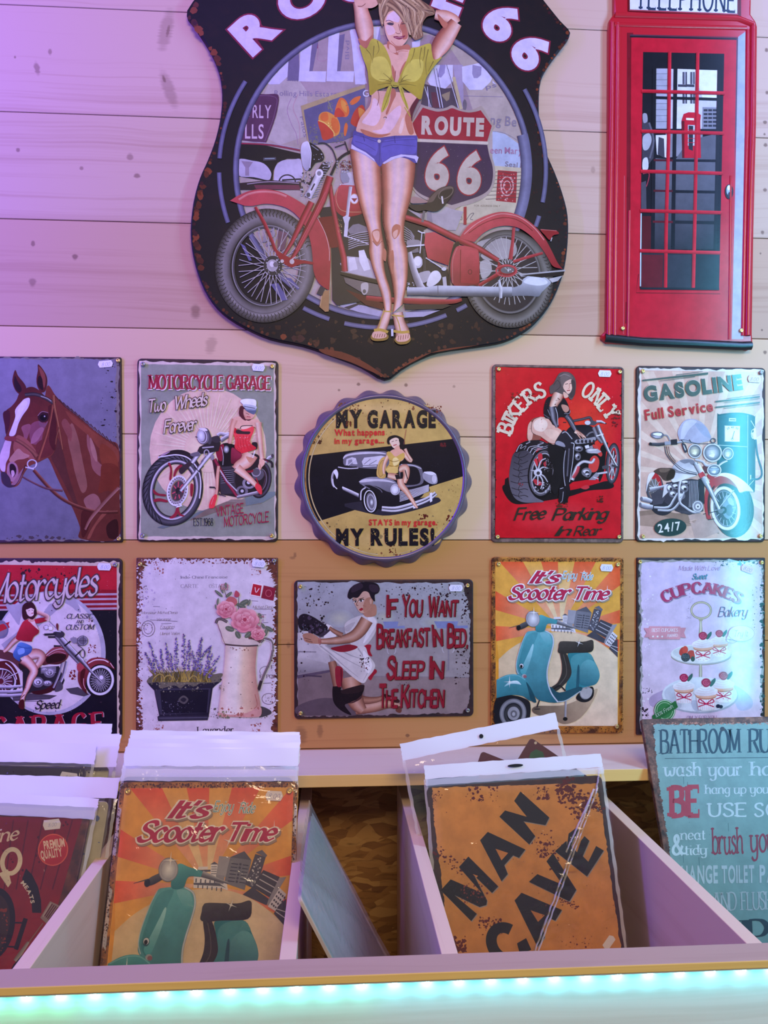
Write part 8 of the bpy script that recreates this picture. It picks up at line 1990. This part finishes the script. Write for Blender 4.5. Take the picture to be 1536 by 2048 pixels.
def crumple(name, w_, z0, z1, y, amp, seed, mat, parent, nx=26, nz=34, creases=(), wav=1.0, th=0.0):
    """slightly crumpled sheet of plastic in the frame's x-z plane"""
    rd = random.Random(seed)
    waves = [(rd.uniform(15, 60) * wav, rd.uniform(15, 60) * wav, rd.uniform(0, 6.28), rd.uniform(.3, 1)) for _ in range(7)]
    V, Fc = [], []
    for j in range(nz + 1):
        for i in range(nx + 1):
            x = -w_ / 2 + w_ * i / nx
            z = z0 + (z1 - z0) * j / nz
            h = sum(a * math.sin(p * x + q * z + f) for p, q, f, a in waves) / 3.0
            v = amp * (h - 1)
            for (ax, az, bx, bz, hh, wd) in creases:
                dx, dz = bx - ax, bz - az
                l = math.hypot(dx, dz)
                t = ((x - ax) * dx + (z - az) * dz) / l / l
                if -.05 < t < 1.05:
                    dd = abs((x - ax) * dz - (z - az) * dx) / l
                    v -= hh * math.exp(-(dd / wd) ** 2)
            edge = min(i, nx - i)
            xx = x + (rd.uniform(-1, 1) * .0008 if edge == 0 else 0)
            V.append((xx, y + v, z + (rd.uniform(-1, 1) * .0006 if j in (0, nz) else 0)))
    for j in range(nz):
        for i in range(nx):
            a = j * (nx + 1) + i
            Fc.append((a, a + 1, a + nx + 2, a + nx + 1))
    if th:
        n0 = len(V)
        V += [(x, y2 + th, z) for x, y2, z in V]
        Fc += [tuple(n0 + k for k in reversed(f)) for f in list(Fc)]
    return link(name, V, Fc, mat, parent, True)


def bag(mw, w_, h_, head, label, seed, group='clear plastic bags standing in the bins', amp=.0011, front=-.0075, back=.0035, creases=(), hz=.0, film=True, nz=40, milky=0.0, slot=None):
    """flat clear bag with a white header strip; frame at the bag's top middle"""
    b = empty('plastic_bag', mw, label, 'bag', group)
    ym = (front + back) / 2
    crumple('header_strip', w_, -head, 0, ym, .0012, seed, M['white_plastic'], b, 26, 8, wav=1.3, th=.0007)
    if film:
        crumple('front_film', w_, -h_, -head - milky, front, amp, seed + 1, M['film'], b, 30, nz, creases)
        if milky:
            crumple('milky_band', w_, -head - milky, -head, front * .8, amp, seed + 2, M['film_milky'], b, 26, 8)
    if film:
        hb = max(.02, h_ * .97)
        for sx in (-1, 1):
            o = crumple('side_seam', .0045, -hb, -head, (front + back) / 2, .0012, seed + 5 + sx, M['film_seam'], b, 2, 40, wav=2.2)
            o.location.x = sx * (w_ / 2 - .0012)
    if slot:
        link('hang_hole', [(slot[0] + slot[2] * math.cos(6.283 * i / 20), ym - .0031, slot[1] + slot[3] * math.sin(6.283 * i / 20)) for i in range(20)], [tuple(range(20))], M['hole'], b)
    return b


# --- second bin: scooter sign in its bag, more bags behind it
m0 = lean(421, 1566, 1.085, 21, 1.1)
S2 = copy_tree(scooter_sign)
S2.matrix_world = m0 @ Matrix.Translation((0, 0, -.1578))
S2['label'] = 'orange sunburst scooter tin sign standing in a clear bag in the bin'
S2['group'] = 'tin signs standing in the bins'
bag(m0 @ Matrix.Translation((0, 0, .046)), .240, .37, .024, 'clear bag around the front orange scooter sign', 3, milky=.020, front=-.0095)
for k in range(5):
    mk = m0 @ Matrix.Translation((.001 * (k % 2) - .002, .009 + .0055 * k, .049 + .0062 * k)) @ Matrix.Rotation(R((.4, -.5, .2, -.3, .5)[k]), 4, 'Y')
    bag(mk, .243, .36, .03, 'bag behind the front scooter sign, header %s of five' % ('nearest', 'second', 'third', 'fourth', 'farthest')[k], 20 + 3 * k, film=False, front=-.001, back=.001)
    if k < 3:
        e = empty('tin_sign', mk @ Matrix.Translation((-.004, -.0012, -.21)), ('dark edge of tin sign right behind the scooter sign in the bin', 'dark edge of second tin sign behind the bagged scooter sign', 'dark edge of third tin sign behind the bagged scooter sign')[k], 'sign', 'tin signs standing in the bins')
        pressed('plate', rrect(.2372, .3155, .008), .001, M['dark_rust'], e, .0004, -.0005)

# --- first bin: red barbecue sign in front, others behind
MB = lean(60, 1631, 1.085, 27, 4.0)
S = empty('tin_sign', MB, 'red barbecue tin sign with white letter Q in the left bin', 'sign', 'tin signs standing in the bins')
pressed('plate', [(x - .037, z - .165) for x, z in rrect(.237, .33, .004)], SIGN_T, M['brown_rust'], S)
A = Art(S, (0, 1430, 3.723), SIGN_T)
A.part('printed_background')
A.p(('7c1a24', '9c2a24', 90), '-330 752 616 764 480 1250 270 1960 -470 2400 -440 1900')
for k in range(7): A.l('5e1420', 10, [(-120 + 110 * k, 780), (-150 + 90 * k, 1300)], cap=0)
A.splat('4a121a', 80, 0, 770, 560, 1200, 3, 16, 3)
A.part('printed_emblems')
A.p('b42a2c', A.ell(395, 1004, 110, 118, 15)); A.ring('d8604a', 395, 1004, 112, 120, 8, 15)
A.t('PREMIUM', 330, 1000, 484, 976, 62, 'e0c8bc', 'gro40', sp=1); A.t('QUALITY', 308, 1074, 466, 1048, 62, 'e0c8bc', 'gro40', sp=1)
A.ring('d8ccb8', 84, 1090, 82, 108, 34, 12); A.p('d8ccb8', '-10 1180 60 1150 84 1250 60 1284 30 1240'); A.splat('8a6a5c', 20, 30, 1000, 160, 1260, 2, 6, 4)
A.t('ine', -20, 948, 126, 928, 96, 'd8c4b8', 'script', sp=1.4)
A.p('1c1a1c', '194 1142 240 1190 284 1280 306 1380 308 1474 240 1472 236 1400 212 1310 164 1222'); A.t('MEATS', 0, 0, 0, 0, 30, 'd8d0c8', 'gro30', sp=1.4, arc=(-30, 1440, 262, -46, -8))
A.p('19181a', A.ell(-60, 1560, 170, 280, 10)); A.p('3a2a24', A.ell(-60, 1560, 130, 230, 10)); A.splat('8a3a24', 20, 0, 1400, 60, 1760, 6, 20, 5); A.l('19181a', 34, '190 1520 120 1740'); A.l('19181a', 12, '100 1546 190 1548'); A.l('19181a', 12, '60 1724 130 1728'); A.p('19181a', '160 1790 210 1800 130 1930 60 1940 100 1860')
A.p('8c7c78', '374 1386 444 1420 350 1556 300 1510'); A.l('b0a09a', 8, '380 1400 320 1500')
for k in range(4): A.l('5a2024', 8, [(390 + 14 * k, 1408 + 8 * k), (334 + 10 * k, 1496 + 10 * k)])
A.l('8a6a5c', 8, '320 1550 210 1700'); A.tube(['b0a8a0', '6a6260'], '212 1690 20 150 1780 30 110 1830 24', 0)
A.t('BBQ', 366, 752, 496, 750, 30, '8a7a70', 'gro30')
A.build()
sticker(S, A, 104, 1649, SIGN_T, 36, 20, -6)
bag(MB @ Matrix.Translation((-.039, 0, .026)), .256, .36, .012, 'clear bag around the red barbecue sign', 53, milky=.016, front=-.0088)
# cream sign and dark sign behind it
for (px, py, d, col, lab, dx, seed, spot) in ((90, 1600, 1.105, 'c4bca8', 'cream tin sign peeping out behind the red barbecue sign', -.03, 61, '5a6a9a'), (70, 1534, 1.143, '241c30', 'dark tin sign with white sticker behind the cream sign', -.045, 71, '8a8a9a'), (105, 1530, 1.172, 'c8c4b4', 'pale cream tin sign at the very back of the left bin', -.035, 81, '9a8a7a')):
    mk = lean(px, py, d, 25, 2.5)
    e = empty('tin_sign', mk, lab, 'sign', 'tin signs standing in the bins')
    o = pressed('plate', [(x + dx, z - .165) for x, z in rrect(.237, .33, .008)], .003, plain('tin_' + col, col, .4, noise=.5), e, .0008)
    B = Art(e, (0, 0, 1.0), .003)
    B.part('printed_marks')
    rd = random.Random(seed)
    B.splat(spot, 26, px - 60, py + 30, px + 110, py + 160, 2, 9, seed); B.splat('2a2024', 20, px - 60, py + 4, px + 110, py + 20, 1, 3, seed)
    B.build()
    if col == '241c30':
        B.part('x'); B.parts = []
        sticker(e, B, 138, 1554, .003, 36, 18, 8)
    bag(mk @ Matrix.Translation((dx + .002, 0, (.032, .034, .046)[(61, 71, 81).index(seed)])), .252, .3, .028, ('bag header just above the cream sign in the left bin', 'rumpled bag header above the dark sign in the left bin', 'second bag header from the top in the left bin')[(61, 71, 81).index(seed)], seed + 1, front=-.006, milky=.0, amp=.0018)
for k, (px, py, d, lab) in enumerate(((90, 1490, 1.166, 'third bag header from the top in the left bin'), (96, 1466, 1.205, 'upright bag header next to the topmost one in the left bin'), (84, 1448, 1.222, 'topmost bag header with a hole in the left bin'))):
    bag(lean(px, py, d, 22, (2, 1.4, 1.0)[k]) @ Matrix.Translation((-.028, 0, 0)), .27, .2, (.03, .034, .03)[k], lab, 90 + 4 * k, front=-.002, back=.001, film=k == 2, slot=(-.037, -.02, .0026, .0026) if k == 2 else None)

# --- third bin: orange MAN CAVE sign, tilted bag behind it
MC = lean(1028, 1562, 1.11, 15.5, -2.6)
S = empty('tin_sign', MC, 'orange tin sign reading MAN CAVE in diagonal black letters', 'sign', 'tin signs standing in the bins')
pressed('plate', [(x, z - .165) for x, z in rrect(.2585, .33, .008)], SIGN_T, M['dark_rust'], S)
A = Art(S, (780, 1400, 2.844), SIGN_T, gain=1.3)
A.part('printed_background')
A.rag(('c8924c', 'b87a44', 80), '240 498 1172 474 1206 640 1312 1420 1380 1800 430 1800 340 1420 252 700', 3, 60, 5)
ru = '5a1f1c'
def diag(n, x, y, l, w_, seed, r0=2, r1=9):
    rd = random.Random(seed)
    A.step()
    for _ in range(n):
        f, g = rd.random(), rd.gauss(0, .4)
        xx, yy, r = x + l * f - w_ * g * .6, y + l * f * .9 + w_ * g * .6, rd.uniform(r0, r1)
        m = 6
        A.raw([(xx + r * rd.uniform(.4, 1.3) * math.cos(6.283 * q / m) * 1.2, yy + r * rd.uniform(.4, 1.2) * math.sin(6.283 * q / m)) for q in range(m)], [tuple(range(m))], [C(ru)] * m, rd.random() * 6e-6)
diag(150, 950, 480, 170, 90, 1, 4, 14); diag(50, 1130, 570, 80, 40, 2); diag(60, 250, 830, 170, 60, 3); diag(60, 840, 780, 140, 110, 4, 2, 8); diag(60, 960, 1100, 100, 30, 5, 2, 6); diag(40, 250, 540, 30, 60, 6, 1, 4)
A.splat(ru, 50, 420, 476, 620, 580, 2, 12, 7); A.splat(ru, 60, 830, 490, 910, 570, 3, 14, 8); A.splat(ru, 70, 500, 1230, 640, 1340, 3, 14, 9); A.splat(ru, 40, 360, 1340, 440, 1440, 6, 20, 10); A.splat(ru, 60, 830, 800, 900, 900, 2, 12, 11); A.splat(ru, 90, 260, 520, 1280, 1400, 1, 4, 12); A.splat(ru, 30, 950, 1340, 1150, 1420, 2, 8, 13)
A.part('lettering')
def man(P, c='1c1c1e'):
    A.p('8a8a90', [(x + 4, y + 5) for x, y in nums(P)])
    A.p('1e1e20', P)
# M A N
man('288 1082 345 1020 520 1096 ' .strip() + ' 392 950 446 890 616 1060 580 1098 480 1000 552 1140 548 1166 510 1178 368 1110 494 1216 462 1258')
A.p('c48446', '470 990 500 1000 492 1010')
man('512 798 556 750 770 850 734 898 700 884 650 940 670 990 634 1032'); A.p('c48446', '600 846 672 870 634 912')
man('622 664 654 628 778 664 706 574 742 520 906 668 884 712 760 690 826 774 792 822')
# C A V E
A.ring('1e1e20', 660, 1385, 108, 128, 62, -35, 110, 330); A.p('1e1e20', '722 1384 774 1354 804 1420 740 1450')
man('708 1140 748 1096 978 1194 940 1256 908 1240 866 1290 880 1350 838 1404'); A.p('bc7a42', '800 1196 880 1224 842 1262')
man('790 1034 838 990 980 1050 890 918 926 870 1060 1080 1020 1146')
man('938 860 1004 800 1006 830 1016 760 1060 726 1074 740 1040 800 1030 830 1064 866 1086 800 1106 774 1134 800 1096 888 1128 920 1172 830 1216 856 1120 1004')
A.part('worn_specks')
A.splat('7a3a34', 70, 400, 1040, 560, 1160, 2, 9, 15); A.splat('6a3a34', 50, 840, 1060, 1000, 1230, 1, 6, 16)
A.build()
sticker(S, A, 780 + 1245 / 2.844, 1400 + 1378 / 2.844, SIGN_T, 30, 15, -55, text='')
cr = [(.112, -.06, -.055, -.345, .0045, .0022), (.119, -.055, -.028, -.335, .0035, .0018), (.088, -.15, .02, -.30, .003, .004), (-.10, -.30, -.13, -.36, .003, .002)]
bag(MC @ Matrix.Translation((.001, 0, .030)), .262, .40, .019, 'clear bag around the orange sign, long crease across it', 113, milky=.009, front=-.0098, creases=cr, nz=90, slot=(.002, -.0085, .0115, .0022))
bm_ = [o for o in bpy.data.objects if o.get('label', '').startswith('clear bag around the orange')][0]
for q, (ax, az, bx, bz) in enumerate(((.112, -.048, -.052, -.350), (.118, -.046, -.020, -.300), (-.098, -.29, -.125, -.37), (.112, -.048, .060, -.13), (.124, -.02, .112, -.06))):
    rd = random.Random(q)
    V, n_ = [], 40
    dx, dz = bx - ax, bz - az
    l = math.hypot(dx, dz)
    for i in range(n_ + 1):
        f = i / n_
        x, z = ax + dx * f + rd.uniform(-.0006, .0006), az + dz * f
        h = (.0028 + rd.uniform(-.0008, .0008)) * math.sin(math.pi * min(1, max(.03, f)) ) ** .4
        for k, (o_, y_) in enumerate(((-.0011, 0), (-.0003, h), (.0006, h * .8), (.0013, 0))):
            V.append((x + dz / l * o_, -.0112 - y_, z - dx / l * o_))
    link('film_fold', V, [(4 * i + k, 4 * i + k + 1, 4 * i + k + 5, 4 * i + k + 4) for i in range(n_) for k in range(3)], M['film_seam'], bm_, True)
# sign between the two bags: pale top edge showing
mk = lean(1010, 1548, 1.135, 15.5, -1.0)
e = empty('tin_sign', mk, 'mint and peach tin sign whose top edge shows above the orange sign', 'sign', 'tin signs standing in the bins')
pressed('plate', [(x, z - .165) for x, z in rrect(.237, .33, .008)], .003, plain('mint_print', '7a9488', .45), e, .0008)
B = Art(e, (780, 1400, 2.844), .003)
B.part('printed_marks')
B.p('c49a78', '510 420 640 416 620 446 500 450'); B.p('d0b89a', '660 414 760 412 750 440 650 444'); B.splat('2a2c30', 70, 790, 405, 1060, 436, 2, 6, 3); B.splat('c8c0b8', 30, 280, 420, 500, 440, 2, 8, 4)
B.build()
MT = lean(956, 1456, 1.165, 14, -10.0)
bag(MT, .243, .33, .0245, 'tilted clear bag with white header and round hole behind the orange sign', 131, front=-.006, amp=.002, slot=(.0015, -.0125, .0032, .0032), milky=.0)
for (px, py, d, rot, lab, gx) in ((1066, 1478, 1.1615, 35, 'maroon cornered tin sign with green middle inside the tilted bag', 1), (968, 1504, 1.1665, 22, 'maroon tin sign corner left of the other one in the tilted bag', 0)):
    p = W(px, py, CAM.y + d)
    mk = Matrix.Translation(p) @ Matrix.Rotation(-R(14), 4, 'X') @ Matrix.Rotation(R(rot), 4, 'Y')
    e = empty('tin_sign', mk, lab, 'sign', 'tin signs standing in the bins')
    w2, h2 = (.13, .10) if gx else (.10, .12)
    pressed('plate', [(x + w2 / 2 - .004, z - h2 / 2) for x, z in rrect(w2, h2, .005)], .002, plain('maroon_print', '571a22', .4), e, .0006)
    if gx:
        B = Art(e, (780, 1400, 2.844), .002)
        B.part('printed_panel'); B.p('3c6a4c', '800 300 830 280 870 296 880 330 790 330'); B.e('d8d0c8', 828, 244, 8, 8); B.build()

# --- grey-backed bagged sheet leaning to the left in the empty bin
a = Vector((-.0465, -.550, 1.128)); c = Vector((-.0455, -.285, 1.137))
dn = Vector((.074, -.012, -.162)).normalized()
ex = (c - a).normalized()
nrm = ex.cross(dn).normalized()
if nrm.x < 0: nrm = -nrm
Mg = Matrix((( ex.x, -nrm.x, -dn.x, a.x), (ex.y, -nrm.y, -dn.y, a.y), (ex.z, -nrm.z, -dn.z, a.z), (0, 0, 0, 1)))
g = empty('bagged_sign_back', Mg @ Matrix.Translation((.1325, 0, 0)), 'grey back of a bagged sign leaning against a divider in the empty bin', 'bagged sign')
pressed('grey_backing', [(x, z - .165) for x, z in rrect(.262, .29, .006)], .004, M['grey_board'], g, .001)
crumple('front_film', .272, -.305, -.002, -.0062, .0022, 151, M['film_grey'], g, 30, 40, ((-.12, -.02, .05, -.3, .002, .003), (-.1, -.01, .1, -.2, .002, .003)))
crumple('bag_flap', .05, -.29, -.03, .003, .0016, 157, M['film_milky'], g, 10, 30).location = (.148, 0, 0)

# --- right bin: bathroom rules board
MR = lean(1436, 1437, 1.262, 24.9, -.3)
S = empty('board_sign', MR, 'turquoise wooden board sign of bathroom rules leaning on the shelf', 'sign')
TB = .008
x0 = S.matrix_basis.inverted() @ (CAM + ray(1294.5, 1439.5) * 1.26)
pressed('board', [(x, z - .21) for x, z in rrect(-2 * x0.x, .42, .003)], TB, rust_mat('burnt_board_edge', '2c1c1c', '6a463a', 'a5765c', 60), S, .0012)
A = Art(S, (1180, 1400, 3.657), TB, mat='print_matt')
A.part('painted_ground')
A.rag(('7a9e98', '587a78', 90), '462 186 1400 166 1400 1900 700 1900 584 1100 548 880 500 560', 5, 70, 7)  # lighter towards the top: the blue light there is put into the colour
A.splat('b07a66', 140, 440, 160, 1320, 182, 2, 9, 2); A.splat('2a4448', 70, 470, 168, 1310, 190, 1, 5, 3); A.splat('35585a', 40, 500, 300, 900, 1200, 1, 3, 4)
for (x, y) in ((556, 330), (682, 556), (712, 600), (1010, 900), (680, 1130), (796, 1150)): A.l('3a5c60', 3, [(x, y), (x + 4, y + 60)])
A.part('lettering')
dk, wh, rd_ = '2c4652', 'a9c0c0', '9a3a48'
A.t('BATHROOM', 520, 392, 1092, 384, 172, dk, 'serifb', -.012, sp=1.5); A.t('RULES', 1170, 384, 1520, 380, 170, dk, 'serifb', -.012, sp=1.5)
A.e('3a4048', 968, 212, 18, 16); A.l(dk, 4, '548 428 1400 420')
A.t('wash', 550, 556, 806, 554, 100, wh, 'serif', sp=2); A.t('your', 874, 556, 1110, 552, 100, wh, 'serif', sp=2); A.t('hands', 1184, 552, 1560, 548, 100, wh, 'serif', sp=2)
A.t('BE', 600, 850, 796, 846, 212, rd_, 'serifb', .02, sp=2.4); A.t('hang up your', 846, 686, 1340, 682, 66, wh, 'serif', sp=1.8)
A.t('USE', 872, 852, 1140, 850, 96, wh, 'light', .02, sp=2.6); A.t('SOAP', 1206, 852, 1560, 848, 96, wh, 'light', .02, sp=2.6)
A.t('&', 606, 1130, 676, 1130, 140, wh, 'serif', .02); A.t('neat', 668, 1022, 842, 1020, 72, wh, 'serif', sp=1.8); A.t('tidy', 696, 1134, 850, 1130, 72, wh, 'serif', sp=1.8)
A.t('brush', 900, 1126, 1116, 1120, 190, '7c3044', 'light', .01, sp=1.6); A.t('your', 1180, 1112, 1400, 1106, 190, '7c3044', 'light', .01, sp=1.6)
A.t('CHANGE', 610, 1340, 935, 1336, 130, '94a8aa', 'gro30', sp=1.4); A.t('TOILET', 962, 1336, 1202, 1332, 128, '94a8aa', 'gro30', sp=1.4); A.t('PAPER', 1240, 1332, 1520, 1326, 128, '94a8aa', 'gro30', sp=1.4)
A.t('AND', 900, 1540, 1070, 1536, 130, '8a9c9e', 'serif', sp=1.2); A.t('FLUSH', 1110, 1536, 1330, 1530, 130, '8a9c9e', 'serif', sp=1.2)
A.t('ID', 1130, 1734, 1300, 1726, 124, '22343e', 'serifb', sp=1.5)
A.build()
